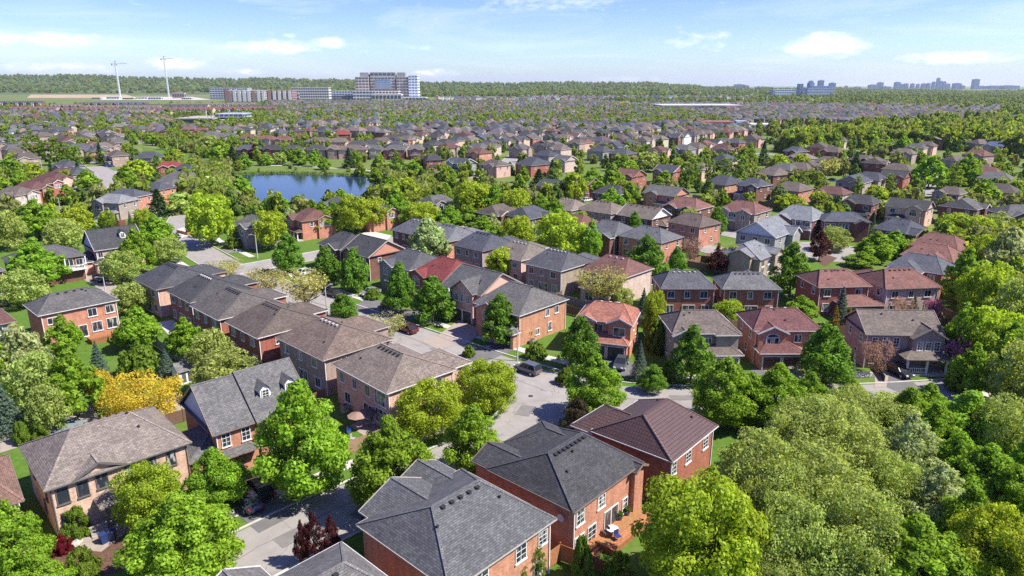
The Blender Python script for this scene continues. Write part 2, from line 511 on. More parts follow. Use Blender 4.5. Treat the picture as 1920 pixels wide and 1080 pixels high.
def win_meshes(w, h, style):
    key = (w, h, style)
    if key in _wm: return _wm[key]
    f = MB(); p = MB()
    t = 0.075
    y0, y1 = -0.07, 0.01
    hw = w / 2
    f.box(-hw - t, -hw, y0, y1, 0, h); f.box(hw, hw + t, y0, y1, 0, h)
    f.box(-hw - t, hw + t, y0 - .002, y1, h, h + t + .02)
    f.box(-hw - t - .06, hw + t + .06, y0 - .06, y1, -0.14, 0)
    if style in ('m', 'g', 'a'):
        nm = 1 if w < 1.9 else 2
        for k in range(nm):
            x = -hw + w * (k + 1) / (nm + 1)
            f.box(x - .022, x + .022, y0 + .02, y1, 0, h)
    if style == 'g':
        for k in range(2):
            z = h * (k + 1) / 3
            f.box(-hw, hw, y0 + .025, y1, z - .02, z + .02)
    if style == 's':
        f.box(-hw, hw, y0 + .02, y1, h * .5 - .03, h * .5 + .03)
    if style == 'a':                                   # arched head
        n = 8
        for k in range(n):
            a0, a1 = math.pi * k / n, math.pi * (k + 1) / n
            q = lambda a, r, y: (math.cos(a) * r, y, h + t + math.sin(a) * r * .62)
            f.poly([q(a0, hw + t, y0), q(a1, hw + t, y0), q(a1, hw - .04, y0), q(a0, hw - .04, y0)][::-1])
            f.poly([q(a0, hw + t, y0), q(a0, hw + t, y1), q(a1, hw + t, y1), q(a1, hw + t, y0)][::-1])
        p.poly([(math.cos(math.pi * k / n) * (hw - .02), -0.03, h + t + math.sin(math.pi * k / n) * (hw - .02) * .62) for k in range(n, -1, -1)][::-1])
    if style == 'd':                                   # sliding patio door
        f.box(-.05, .05, y0 + .02, y1, 0, h)
    p.poly([(-hw, -0.025, 0), (hw, -0.025, 0), (hw, -0.025, h), (-hw, -0.025, h)])
    r = (f.mesh('window_frame', M['trim'], False), p.mesh('pane', M['glass'], False))
    _wm[key] = r
    return r
SROT = {0: 0.0, 3: math.pi / 2, 2: math.pi, 1: -math.pi / 2}
VENT = None
def vent_mesh():
    global VENT
    if VENT is None:
        b = MB()
        b.box(-.15, .15, -.15, .15, -.2, .13); b.box(-.2, .2, -.2, .2, .13, .18)
        VENT = b.mesh('roof_vent', M['plastic'], False)
    return VENT

def house(key, pt, ang, W, D, front, roof, wall, short, label, ex=(), kind='hip', corner='B', he=5.6, pitch=0.47, det=2,
          win=None, trim=WHITE, wall2=None, vents=4, mat_roof='roof', group=None, garage=(.05, .05, .055), name='house', C=None, roofcol=None):
    """pt: the eave corner (B = front left as seen, C = front right, A/D the far ones)"""
    P = kp(key, pt, he)
    if C is not None:
        Q = kp(key, C, he)
        ang = math.degrees(math.atan2(Q[1] - P[1], Q[0] - P[0]))
        W = math.hypot(Q[0] - P[0], Q[1] - P[1])
    a = R(ang)
    ux, uy = math.cos(a), math.sin(a)
    sx_, sy_ = {'B': (-1, -1), 'C': (1, -1), 'D': (1, 1), 'A': (-1, 1)}[corner]
    cx_ = P[0] - sx_ * W / 2 * ux + sy_ * D / 2 * uy
    cy_ = P[1] - sx_ * W / 2 * uy - sy_ * D / 2 * ux
    root = empty(name, (cx_, cy_, 0), a)
    tag(root, label, 'house', group)
    wa, wb = W / 2 - OV, D / 2 - OV
    A, B = W / 2, D / 2
    rc = roofcol or ROOF[roof]
    rj = random.uniform(.74, .88) if det == 2 else random.uniform(.56, .78)
    rc = tuple(c * rj for c in rc)
    wc = tuple(c * random.uniform(.94, 1.06) for c in WALL[wall])
    gut = trim if trim != WHITE else random.choice([(.6, .59, .56), (.6, .59, .56), (.4, .36, .31), (.3, .25, .2), (.2, .15, .12)])
    rf, wl, tr = MB(), MB(), MB()
    wl2 = MB()
    gz0 = -0.3
    frames = {}
    for k, (Mx, My, tx, ty, nx, ny, L) in {0: (0, -wb, 1, 0, 0, -1, 2 * wa), 3: (wa, 0, 0, 1, 1, 0, 2 * wb), 2: (0, wb, -1, 0, 0, 1, 2 * wa), 1: (-wa, 0, 0, -1, -1, 0, 2 * wb)}.items():
        def F(s, o, z, Mx=Mx, My=My, tx=tx, ty=ty, nx=nx, ny=ny):
            return (Mx + tx * s + nx * o, My + ty * s + ny * o, z)
        frames[k] = (F, L)
        wl.poly([F(-L / 2, 0, gz0), F(L / 2, 0, gz0), F(L / 2, 0, he), F(-L / 2, 0, he)])
    caps = []
    # main roof
    if kind == 'hip':
        alongx = front in (0, 2)
        rl = max((A - B) if alongx else (B - A), min(2.7, (A if alongx else B) * .5))
        if alongx:
            r0, r1, zr = (-rl, 0), (rl, 0), he + pitch * B
            rf.poly([(-A, -B, he), (A, -B, he), (r1[0], 0, zr), (r0[0], 0, zr)])
            rf.poly([(A, B, he), (-A, B, he), (r0[0], 0, zr), (r1[0], 0, zr)])
            rf.poly([(-A, B, he), (-A, -B, he), (r0[0], 0, zr)])
            rf.poly([(A, -B, he), (A, B, he), (r1[0], 0, zr)])
        else:
            r0, r1, zr = (0, -rl), (0, rl), he + pitch * A
            rf.poly([(-A, -B, he), (A, -B, he), (0, r0[1], zr)])
            rf.poly([(A, B, he), (-A, B, he), (0, r1[1], zr)])
            rf.poly([(-A, B, he), (-A, -B, he), (0, r0[1], zr), (0, r1[1], zr)])
            rf.poly([(A, -B, he), (A, B, he), (0, r1[1], zr), (0, r0[1], zr)])
        caps += [((r0[0], r0[1], zr), (r1[0], r1[1], zr))]
        if alongx:
            caps += [((-A, -B, he), (r0[0], 0, zr)), ((-A, B, he), (r0[0], 0, zr)), ((A, -B, he), (r1[0], 0, zr)), ((A, B, he), (r1[0], 0, zr))]
        else:
            caps += [((-A, -B, he), (0, r0[1], zr)), ((A, -B, he), (0, r0[1], zr)), ((-A, B, he), (0, r1[1], zr)), ((A, B, he), (0, r1[1], zr))]
        rz_ = (lambda x, y: he + (zr - he) * min((A - abs(x)) / (A - rl), 1, (B - abs(y)) / B)) if alongx else (lambda x, y: he + (zr - he) * min((B - abs(y)) / (B - rl), 1, (A - abs(x)) / A))
        eaves = [((-A, -B), (A, -B)), ((A, -B), (A, B)), ((A, B), (-A, B)), ((-A, B), (-A, -B))]
    elif kind == 'gx':
        zr = he + pitch * B
        rf.poly([(-A, -B, he), (A, -B, he), (A, 0, zr), (-A, 0, zr)])
        rf.poly([(A, B, he), (-A, B, he), (-A, 0, zr), (A, 0, zr)])
        for s in (-1, 1):
            tri = [(s * wa, -wb, he), (s * wa, wb, he), (s * wa, 0, he + pitch * wb)]
            (wl2 if wall2 else wl).poly(tri if s > 0 else tri[::-1])
            for q in (-1, 1):
                tr.bar((s * A, q * B, he - .06), (s * A, 0, zr - .06), .06, .24)
        caps += [((-A, 0, zr), (A, 0, zr))]
        r0, r1 = (-A + .8, 0), (A - .8, 0)
        rz_ = lambda x, y: he + pitch * (B - abs(y))
        eaves = [((-A, -B), (A, -B)), ((A, B), (-A, B))]
    else:
        zr = he + pitch * A
        rf.poly([(-A, B, he), (-A, -B, he), (0, -B, zr), (0, B, zr)])
        rf.poly([(A, -B, he), (A, B, he), (0, B, zr), (0, -B, zr)])
        for s in (-1, 1):
            tri = [(wa, s * wb, he), (-wa, s * wb, he), (0, s * wb, he + pitch * wa)]
            (wl2 if wall2 else wl).poly(tri if s > 0 else tri[::-1])
            for q in (-1, 1):
                tr.bar((q * A, s * B, he - .06), (0, s * B, zr - .06), .06, .24)
        caps += [((0, -B, zr), (0, B, zr))]
        r0, r1 = (0, -B + .8), (0, B - .8)
        rz_ = lambda x, y: he + pitch * (A - abs(x))
        eaves = [((A, -B), (A, B)), ((-A, B), (-A, -B))]
    rf.poly([(-A, -B, he - .03), (-A, B, he - .03), (A, B, he - .03), (A, -B, he - .03)])          # soffit
    for p, q in eaves:
        tr.bar((p[0], p[1], he - .055), (q[0], q[1], he - .055), .1, .11)
    def add_win(k, c, z, w, h, style, o=0.0, frm=None):
        F, L = frames[k] if frm is None else frm
        fm, pm = win_meshes(w, h, style)
        f = link('window', fm, root, F(c, o + .012, z), SROT[k], trim)
        if det >= 1: link('pane', pm, f)
        return f
    garage_n = 0
    for e in ex:
        typ, k = e[0], e[1]
        F, L = frames[k]
        if typ in ('gw', 'hw'):                                    # a gabled or hipped bay / wing
            _, _, c, w, pr, *rest = e
            z1 = rest[0] if rest and rest[0] else he
            ws = rest[1] if len(rest) > 1 else 'm'
            pp = rest[2] if len(rest) > 2 else pitch
            inner = w / 2 * pp / pitch + .6 + (he - z1) * 0
            inner = min(inner, (2 * wb if k in (0, 2) else 2 * wa) * .55)
            o1 = pr if pr > 0 else .03
            zt = z1 + pp * (w / 2)
            hw_, ow = w / 2, w / 2 + .32
            ztt = z1 + pp * ow
            if pr > 0:
                wl.poly([F(c - hw_, 0, gz0), F(c - hw_, pr, gz0), F(c - hw_, pr, z1), F(c - hw_, 0, z1)])
                wl.poly([F(c + hw_, pr, gz0), F(c + hw_, 0, gz0), F(c + hw_, 0, z1), F(c + hw_, pr, z1)])
                wl.poly([F(c - hw_, pr, gz0), F(c + hw_, pr, gz0), F(c + hw_, pr, z1), F(c - hw_, pr, z1)])
            d1 = o1 + .36
            ez = z1 - pp * .0
            if typ == 'gw':
                wl.poly([F(c - hw_, o1, z1), F(c + hw_, o1, z1), F(c, o1, zt)])
                rf.poly([F(c - ow, d1, ez), F(c, d1, ztt), F(c, -inner, ztt), F(c - ow, -inner, ez)][::-1])
                rf.poly([F(c, d1, ztt), F(c + ow, d1, ez), F(c + ow, -inner, ez), F(c, -inner, ztt)][::-1])
                caps.append((F(c, d1, ztt), F(c, -inner, ztt)))
                for s in (-1, 1):
                    tr.bar(F(c + s * ow, d1, ez - .05), F(c, d1, ztt - .05), .06, .22)
                    tr.bar(F(c + s * ow, d1, ez - .08), F(c + s * ow, -.1, ez - .08), .1, .15)
            else:
                hin = d1 - ow
                rf.poly([F(c - ow, d1, ez), F(c, hin, ztt), F(c, -inner, ztt), F(c - ow, -inner, ez)][::-1])
                rf.poly([F(c, hin, ztt), F(c + ow, d1, ez), F(c + ow, -inner, ez), F(c, -inner, ztt)][::-1])
                rf.poly([F(c - ow, d1, ez), F(c + ow, d1, ez), F(c, hin, ztt)])
                caps += [(F(c, hin, ztt), F(c, -inner, ztt)), (F(c - ow, d1, ez), F(c, hin, ztt)), (F(c + ow, d1, ez), F(c, hin, ztt))]
                tr.bar(F(c - ow, d1, ez - .07), F(c + ow, d1, ez - .07), .1, .15)
                for s in (-1, 1):
                    tr.bar(F(c + s * ow, d1, ez - .08), F(c + s * ow, 0.1, ez - .08), .1, .15)
            if ws == 'a':
                add_win(k, c, z1 - 1.95, min(1.9, w * .5), 1.15, 'a', o1)
            elif ws == '3':
                for q in (-1, 0, 1): add_win(k, c + q * w * .27, z1 - 1.95, .72, 1.3, 'g', o1)
            elif ws == '1':
                add_win(k, c, z1 - 2.0, 1.0, 1.35, 'm', o1)
            elif ws == 'm':
                add_win(k, c, z1 - 1.95, min(1.9, w * .5), 1.3, 'm', o1)
            if len(rest) > 3 and rest[3] == 'g':
                n = 2 if w > 5 else 1
                for q in range(n):
                    gc = c + (q - (n - 1) / 2) * (w / n * .92)
                    garage_door(root, k, F(gc, o1 + .03, .05), w / n * .82, garage, det)
        elif typ == 'lean':                                        # single storey projection with a skirt roof
            _, _, c, w, out, zb, zt, md = e
            hw_ = w / 2; o2 = out + .45; s2 = hw_ + .4
            top_in = min(s2 * .8, (o2) * .75)
            rf.poly([F(c - s2, o2, zb), F(c + s2, o2, zb), F(c + s2 - top_in, -.05, zt), F(c - s2 + top_in, -.05, zt)])
            rf.poly([F(c - s2, -.05, zb), F(c - s2, o2, zb), F(c - s2 + top_in, -.05, zt)])
            rf.poly([F(c + s2, o2, zb), F(c + s2, -.05, zb), F(c + s2 - top_in, -.05, zt)])
            rf.poly([F(c - s2, o2, zb - .02), F(c - s2, 0, zb - .02), F(c + s2, 0, zb - .02), F(c + s2, o2, zb - .02)])
            caps += [(F(c - s2, o2, zb), F(c - s2 + top_in, -.05, zt)), (F(c + s2, o2, zb), F(c + s2 - top_in, -.05, zt))]
            tr.bar(F(c - s2, o2, zb - .08), F(c + s2, o2, zb - .08), .1, .16)
            for s in (-1, 1): tr.bar(F(c + s * s2, o2, zb - .08), F(c + s * s2, 0, zb - .08), .1, .16)
            if md in ('g', 'r'):
                zc = zb - .03
                wl.poly([F(c - hw_, 0, gz0), F(c - hw_, out, gz0), F(c - hw_, out, zc), F(c - hw_, 0, zc)])
                wl.poly([F(c + hw_, out, gz0), F(c + hw_, 0, gz0), F(c + hw_, 0, zc), F(c + hw_, out, zc)])
                wl.poly([F(c - hw_, out, gz0), F(c + hw_, out, gz0), F(c + hw_, out, zc), F(c - hw_, out, zc)])
            if md == 'g':
                GAR.append((root, F(c, out + 2.9, 0), F(c - 2.6, out, 0), F(c + 2.6, out, 0), F(c + 2.6, out + 8, 0), F(c - 2.6, out + 8, 0), k, a, det, short, he))
                n = 2 if w > 4.6 else 1
                for q in range(n):
                    garage_door(root, k, F(c + (q - (n - 1) / 2) * (w / n * .95), out + .02, .05), w / n * .82, garage, det)
            elif md == 'r':
                add_win(k, c - w * .2, .3, 1.8, 2.0, 'd', out)
                add_win(k, c + w * .28, .9, 1.1, 1.2, 'm', out)
            elif md == 'p':
                fl = MB(); fl.obox(F, c - hw_ - .2, c + hw_ + .2, 0, out + .2, -.2, .35)
                fl.build('porch_floor', M['conc'], root, (.42, .38, .33))
                for s in (-1, 0, 1):
                    po = MB(); po.obox(F, c + s * (hw_ - .15) - .13, c + s * (hw_ - .15) + .13, out - .16, out + .1, .35, zb - .02)
                    po.build('porch_post', M['trim'], root, trim)
                ra = MB()
                for z in (.55, 1.2): ra.obox(F, c - hw_, c - .3, out - .04, out, z, z + .07)
                for q in range(9): ra.obox(F, c - hw_ + .15 + q * (hw_ - .5) / 9, c - hw_ + .2 + q * (hw_ - .5) / 9, out - .04, out, .55, 1.2)
                ra.build('railing', M['trim'], root, trim)
                dr = MB(); dr.obox(F, c + .1, c + 1.2, 0, .05, .35, 2.45)
                dr.build('front_door', M['paint'], root, (.06, .045, .04))
        elif typ == 'sec':                                         # taller gabled section stepped forward
            _, _, x0, dz, fy = e
            ze = he + .06
            rf.poly([(x0, -B - fy, ze), (A + .02, -B - fy, ze), (A + .02, 0, zr + dz), (x0, 0, zr + dz)]); rf.poly([(A + .02, B, ze), (x0, B, ze), (x0, 0, zr + dz), (A + .02, 0, zr + dz)])
            rf.poly([(x0, -B - fy, ze), (x0, 0, zr + dz), (x0, 0, zr - .1), (x0, -B - fy, ze - .2)])
            tr.bar((x0, -B - fy, ze - .06), (A, -B - fy, ze - .06), .1, .11); tr.bar((A + .03, -B - fy, ze - .05), (A + .03, 0, zr + dz - .05), .06, .2)
            wl.box(x0 + .35, wa + .004, -wb - fy, -wb + .05, gz0, ze - .03)
        elif typ == 'dormer':
            _, _, c, inn = e                                       # inset from the wall plane
            zb = rz_(*F(c, -inn, 0)[:2]) - .15
            hw_, hh = .62, 1.35
            bk = inn + 2.6
            wd = MB()
            wd.poly([F(c - hw_, -inn, zb), F(c + hw_, -inn, zb), F(c + hw_, -inn, zb + hh), F(c, -inn, zb + hh + .55), F(c - hw_, -inn, zb + hh)])
            wd.poly([F(c - hw_, -bk, zb), F(c - hw_, -inn, zb), F(c - hw_, -inn, zb + hh), F(c - hw_, -bk, zb + hh)])
            wd.poly([F(c + hw_, -inn, zb), F(c + hw_, -bk, zb), F(c + hw_, -bk, zb + hh), F(c + hw_, -inn, zb + hh)])
            dm = wd.build('dormer', M['siding'], root, WHITE)
            dr = MB(); ow = hw_ + .25; o1 = -inn + .25
            zt = zb + hh + .55 + .16
            dr.poly([F(c - ow, o1, zb + hh - .1), F(c, o1, zt), F(c, -bk, zt), F(c - ow, -bk, zb + hh - .1)][::-1])
            dr.poly([F(c, o1, zt), F(c + ow, o1, zb + hh - .1), F(c + ow, -bk, zb + hh - .1), F(c, -bk, zt)][::-1])
            dr.build('dormer_roof', M[mat_roof], dm, rc)
            fm, pm = win_meshes(.7, 1.0, 'g')
            f = link('window', fm, dm, F(c, -inn + .012, zb + .3), SROT[k], trim)
            link('pane', pm, dm, F(c, -inn + .012, zb + .3), SROT[k])
        elif typ == 'balc':
            _, _, c, w, z, out = e
            bb = MB(); bb.obox(F, c - w / 2, c + w / 2, 0, out, z - .22, z)
            bo = bb.build('balcony', M['trim'], root, WHITE)
            ra = MB()
            ra.obox(F, c - w / 2, c + w / 2, out - .06, out, z + .95, z + 1.03)
            ra.obox(F, c - w / 2, c + w / 2, out - .06, out, z + .12, z + .18)
            nb = int(w / .28)
            for q in range(nb + 1):
                s = c - w / 2 + w * q / nb
                ra.obox(F, s - .035, s + .035, out - .055, out - .005, z, z + .95)
            for s in (c - w / 2 + .03, c + w / 2 - .03):
                ra.obox(F, s - .03, s + .03, 0, out - .06, z + .95, z + 1.03)
            ra.build('railing', M['trim'], bo, WHITE)
            for s in (-1, 1):
                po = MB(); po.obox(F, c + s * (w / 2 - .12) - .11, c + s * (w / 2 - .12) + .11, out - .24, out - .02, z + 1.03, he - .03)
                po.build('post', M['trim'], bo, WHITE)
            add_win(k, c - w * .22, z + .25, 1.5, 1.9, 'd'); add_win(k, c + w * .25, z + .6, 1.2, 1.4, 'm')
        elif typ == 'band':
            _, _, z = e
            tr.obox(F, -L / 2 - .02, L / 2 + .02, 0.0, .03, z, z + .16)
        elif typ == 'chim':
            _, _, x, y = e
            ch = MB(); zt = rz_(x, y)
            ch.box(x - .45, x + .45, y - .35, y + .35, zt - .6, zr + .5); ch.box(x - .52, x + .52, y - .42, y + .42, zr + .5, zr + .62)
            ch.build('chimney', M['brick'], root, wc)
        elif typ == 'win':
            for (c, z, w, h, st) in e[2]: add_win(k, c, z, w, h, st)
        elif typ == 'owin':
            for (c, z, w, h, st) in e[2]: add_win(k, c, z, w, h, st, e[3])
        elif typ == 'dish':
            _, _, c, z = e
            ds = MB()
            n = 12
            for i in range(n):
                a0, a1 = 2 * math.pi * i / n, 2 * math.pi * (i + 1) / n
                ds.poly([F(c, .35, z), F(c + .38 * math.cos(a0), .45, z + .38 * math.sin(a0)), F(c + .38 * math.cos(a1), .45, z + .38 * math.sin(a1))])
            ds.bar(F(c, 0, z - .1), F(c, .4, z), .05, .05)
            ds.build('satellite_dish', M['plastic'], root, (.5, .5, .52))
    # windows on the remaining sides
    for k in (0, 1, 2, 3):
        F, L = frames[k]
        nx, ny = {0: (0, -1), 3: (1, 0), 2: (0, 1), 1: (-1, 0)}[k]
        wx, wy = nx * ux - ny * uy, nx * uy + ny * ux
        dd = math.hypot(cx_, cy_)
        facing = -(wx * cx_ + wy * cy_) / dd
        if win and k in win:
            for (c, z, w, h, st) in win[k]: add_win(k, c, z, w, h, st)
            continue
        if any(e[0] == 'win' and e[1] == k for e in ex): continue
        if facing < -0.25: continue
        if det == 0:
            for c in (-L * .27, L * .27): add_win(k, c, he - 1.9, 1.3, 1.3, 'm')
            continue
        if k == front:
            have = [e for e in ex if e[1] == k and e[0] in ('gw', 'hw', 'lean', 'balc')]
            for c in (-L * .32, 0, L * .32):
                if not any(abs(c - e[2]) < e[3] / 2 + .6 for e in have if e[0] in ('gw', 'hw', 'balc')):
                    add_win(k, c, he - 1.85, 1.3, 1.3, 'm')
                if not any(abs(c - e[2]) < e[3] / 2 + .6 for e in have):
                    add_win(k, c, .9, 1.4, 1.5, 'm')
        elif (k - front) % 4 == 2:
            blocked = [e for e in ex if e[1] == k and e[0] in ('lean', 'hw', 'gw')]
            for c, w in ((-L * .33, 1.2), (-L * .02, .9), (L * .3, 1.3)):
                if not any(abs(c - e[2]) < e[3] / 2 + .5 for e in blocked if e[0] != 'lean'):
                    add_win(k, c, he - 1.85, w, 1.25, 'm')
            for c, w, h, z, st in ((-L * .34, 1.2, 1.4, .85, 'm'), (L * .02, 2.3, 2.05, .2, 'd'), (L * .34, 1.3, 1.4, .85, 'm')):
                if not any(abs(c - e[2]) < e[3] / 2 + .5 for e in blocked):
                    add_win(k, c, z, w, h, st)
        else:
            blocked = [e for e in ex if e[1] == k and e[0] in ('lean', 'hw', 'gw')]
            for c, w, z in ((-L * .22, .8, he - 1.8), (L * .28, .9, he - 1.8), (L * .1, .8, 1.1)):
                if not any(abs(c - e[2]) < e[3] / 2 + .5 for e in blocked):
                    add_win(k, c, z, w, 1.15, 's')
    wl.build('wall', M['brick'], root, wc)
    if wl2.v: wl2.build('gable_wall', M['siding'], root, WALL[wall2])
    ro = rf.build('roof', M[mat_roof], root, rc)
    tr.build('gutter', M['trim'], root, gut, uv=False)
    if det >= 2:
        for p, q in caps:
            cp = MB(); cp.bar((p[0], p[1], p[2] + .012), (q[0], q[1], q[2] + .012), .24, .035)
            cp.build('ridge_cap', M[mat_roof], ro, tuple(c * 1.3 for c in rc))
        vcol = random.choice([(.03, .03, .03), (.45, .44, .42), tuple(c * .8 for c in rc)])
        vy = 1.0
        for i in range(vents):
            fr = (i + .7) / (vents + .4)
            x = r0[0] + (r1[0] - r0[0]) * fr; y = r0[1] + (r1[1] - r0[1]) * fr
            sgn = -1 if front in (2, 3) else 1
            if abs(r1[0] - r0[0]) > abs(r1[1] - r0[1]): y += sgn * .55
            else: x += sgn * .55
            link('roof_vent', vent_mesh(), ro, (x, y, rz_(x, y)), 0, vcol)
        for i in range(2):
            x, y = random.uniform(-.6, .6) * A, random.uniform(-.6, .6) * B
            link('vent_pipe', vent_mesh(), ro, (x, y, rz_(x, y)), 0, (.03, .03, .03), scale=(.5, .5, 1.3))
        for (x, y) in ((-wa + .1, -wb - .06), (wa - .1, -wb - .06)):
            ds = MB(); ds.box(x - .05, x + .05, y - .05, y + .05, 0, he - .1)
            ds.build('downspout', M['trim'], root, trim, uv=False)
    HOUSES.append(dict(x=cx_, y=cy_, a=a, hx=A, hy=B, short=short, root=root, roof=roof, wall=wall, front=front, det=det, label=label))
    return root

_gd = {}
def garage_door(root, k, loc, w, col, det):
    key = round(w, 1)
    if key not in _gd:
        h = 2.15
        pn = MB(); pn.box(-key / 2, key / 2, -.05, .02, 0, h)
        pan = MB()
        for r in range(4):
            for c in range(3 if key < 3 else 5):
                n = 3 if key < 3 else 5
                x0 = -key / 2 + key * c / n + .06; x1 = -key / 2 + key * (c + 1) / n - .06
                pan.box(x0, x1, -.075, -.049, h * r / 4 + .06, h * (r + 1) / 4 - .06)
        fr = MB()
        fr.box(-key / 2 - .14, -key / 2, -.09, .02, 0, h + .14); fr.box(key / 2, key / 2 + .14, -.09, .02, 0, h + .14); fr.box(-key / 2, key / 2, -.088, .02, h, h + .14)
        _gd[key] = (pn.mesh('garage_door', M['paint'], False), pan.mesh('door_panel', M['paint'], False), fr.mesh('door_frame', M['trim'], False))
    a, b, c = _gd[key]
    d = link('garage_door', a, root, loc, SROT[k], col)
    if det >= 1:
        link('door_panel', b, d, color=tuple(q * 1.15 for q in col)); link('door_frame', c, d, color=WHITE)

def near_house(x, y, pad):
    for h in HOUSES:
        dx, dy = x - h['x'], y - h['y']
        if abs(dx) > 22 or abs(dy) > 22: continue
        c, s = math.cos(h['a']), math.sin(h['a'])
        if abs(dx * c + dy * s) < h['hx'] + pad and abs(-dx * s + dy * c) < h['hy'] + pad: return True
    return False
# ------------------------------------------------------------------ ground, roads, pond
g = MB()
g.poly([(-30000, -400, 0), (30000, -400, 0), (30000, 32000, 0), (-30000, 32000, 0)])
tag(g.build('ground', M['meadow'], uv=False), kind='structure')
_zl = [0.004]
def sheet(name, pts, mat, z=None, kind='structure'):
    b = MB(); z = z if z is not None else 0.03
    b.poly([(p[0], p[1], z) for p in pts])
    return tag(b.build(name, M[mat], uv=False), kind=kind)
def offset(poly, d):
    out = []
    for i, p in enumerate(poly):
        q0 = poly[max(i - 1, 0)]; q1 = poly[min(i + 1, len(poly) - 1)]
        dx, dy = q1[0] - q0[0], q1[1] - q0[1]
        l = math.hypot(dx, dy) or 1
        out.append((p[0] - dy / l * d, p[1] + dx / l * d))
    return out
def smooth(poly, n=2):
    for _ in range(n):
        q = [poly[0]]
        for a, b in zip(poly[:-1], poly[1:]):
            q.append((a[0] * .75 + b[0] * .25, a[1] * .75 + b[1] * .25)); q.append((a[0] * .25 + b[0] * .75, a[1] * .25 + b[1] * .75))
        q.append(poly[-1]); poly = q
    return poly
def strip(name, poly, w, mat, z, off=0.0):
    L, Rr = offset(poly, off + w / 2), offset(poly, off - w / 2)
    b = MB()
    n = len(poly)
    b.v = [(p[0], p[1], z) for p in L] + [(p[0], p[1], z) for p in Rr]
    b.f = [(n + i, n + i + 1, i + 1, i) for i in range(n - 1)]
    return tag(b.build(name, M[mat], uv=False), kind='structure')
def kerb(poly, off, h=.12):
    L, Rr = offset(poly, off + .12), offset(poly, off - .12)
    b = MB(); n = len(poly)
    b.v = [(p[0], p[1], h) for p in L] + [(p[0], p[1], h) for p in Rr] + [(p[0], p[1], -.05) for p in L] + [(p[0], p[1], -.05) for p in Rr]
    for i in range(n - 1):
        b.f += [(n + i, n + i + 1, i + 1, i), (i, i + 1, 2 * n + i + 1, 2 * n + i), (n + i + 1, n + i, 3 * n + i, 3 * n + i + 1)]
    o = b.build('kerb', M['conc'], color=(.45, .42, .38), uv=False)
    return tag(o, kind='structure')
ROADS = []
def road(poly, w=8.2, z=.012, kerbs=True, walk=(), walkw=1.6):
    poly = smooth(poly)
    ROADS.append((poly, w))
    strip('road', poly, w, 'road', z)
    if kerbs:
        kerb(poly, w / 2 + .1); kerb(poly, -w / 2 - .1)
    for d in walk:
        strip('sidewalk', poly, walkw, 'walk', .03, d)
        ROADS.append((offset(poly, d), walkw))
def near_road(x, y, pad):
    for poly, w in ROADS:
        for a, b in zip(poly[:-1], poly[1:]):
            dx, dy = b[0] - a[0], b[1] - a[1]
            l2 = dx * dx + dy * dy or 1
            t_ = max(0, min(1, ((x - a[0]) * dx + (y - a[1]) * dy) / l2))
            if math.hypot(x - a[0] - t_ * dx, y - a[1] - t_ * dy) < w / 2 + pad: return True
    return False
# mown lawns of the near lots
sheet('lawn', [(-175, 20), (140, 20), (140, 175), (40, 260), (-60, 215), (-175, 225)], 'lawn', .004)
# main street, its turn to the right, and the street that drops to the lower left
road([(11, 88.5), (1, 96.8), (-20, 115.8), (-45, 138.5), (-66, 158), (-92, 190), (-108, 222), (-118, 262)], kerbs=False)
road([(4, 92), (14, 88.5), (30, 88), (52, 89), (66, 91)], z=.016, kerbs=False)
road([(6, 93), (3.5, 85), (0, 77.5), (-8, 70.5), (-18, 62), (-29, 50), (-44, 33)], z=.02, kerbs=False)
NE = smooth([(66, 91), (52, 89), (30, 88), (14, 89.5), (4, 95), (-20, 115.8), (-45, 138.5), (-63, 155)])
SW = smooth([(-118, 262), (-108, 222), (-92, 190), (-66, 158), (-45, 138.5), (-20, 115.8), (-2, 99.5), (3, 93), (3.5, 86), (0, 77.5), (-8, 70.5), (-18, 62), (-29, 50), (-44, 33)])
SE = smooth([(-44, 33), (-29, 50), (-18, 62), (-8, 70.5), (0, 77.5), (4, 84), (10, 88), (30, 88), (52, 89), (66, 91)])
kerb(NE, -4.4); kerb(SW, -4.4); kerb(SE, -4.4)
strip('sidewalk', NE, 1.6, 'walk', .03, -7.6); strip('sidewalk', SW, 1.6, 'walk', .03, -7.4)
ROADS += [(offset(NE, -7.6), 1.6), (offset(SW, -7.4), 1.6)]
strip('sidewalk', smooth([(-72, 167), (-92, 190), (-108, 222)]), 1.6, 'walk', .03, -7.6); kerb(smooth([(-72, 166), (-92, 190), (-108, 222), (-118, 262)]), -4.4)
b = MB(); n = 20
b.poly([(5 + 7.4 * math.cos(2 * math.pi * i / n), 92 + 6.4 * math.sin(2 * math.pi * i / n), .024) for i in range(n)])
tag(b.build('road', M['road'], uv=False), kind='structure')
# side streets further back
road([(-66, 158), (-52, 172), (-34, 190), (-14, 208), (10, 232)], z=.016)
road([(10, 170), (30, 150), (48, 139)], z=.016, w=7)
road([(66, 150), (58, 172), (44, 196), (28, 214), (10, 232)], z=.02)
n = 26
cds = gp(1590, 478)
b.v = []; b.f = []
b2 = MB(); b2.poly([(cds[0] - 4 + 11.5 * math.cos(2 * math.pi * i / n), cds[1] + 4 + 11.5 * math.sin(2 * math.pi * i / n), .024) for i in range(n)])
tag(b2.build('cul_de_sac', M['road'], uv=False), kind='structure')
ROADS.append(([(cds[0] - 4.5, cds[1] + 4), (cds[0] - 4, cds[1] + 4)], 22))
road([(cds[0] - 6, cds[1] + 6), (64, 200), (46, 226), (30, 250)], z=.028, w=7.5)
road([gp(1745, 330), gp(1755, 352), gp(1720, 368), gp(1660, 372)], z=.02, w=8)
road([gp(945, 320), gp(960, 292), gp(1000, 283), gp(1035, 279)], z=.02, w=8)
road([gp(1640, 285), gp(1560, 300), gp(1420, 286), gp(1330, 292)], z=.02, w=8)
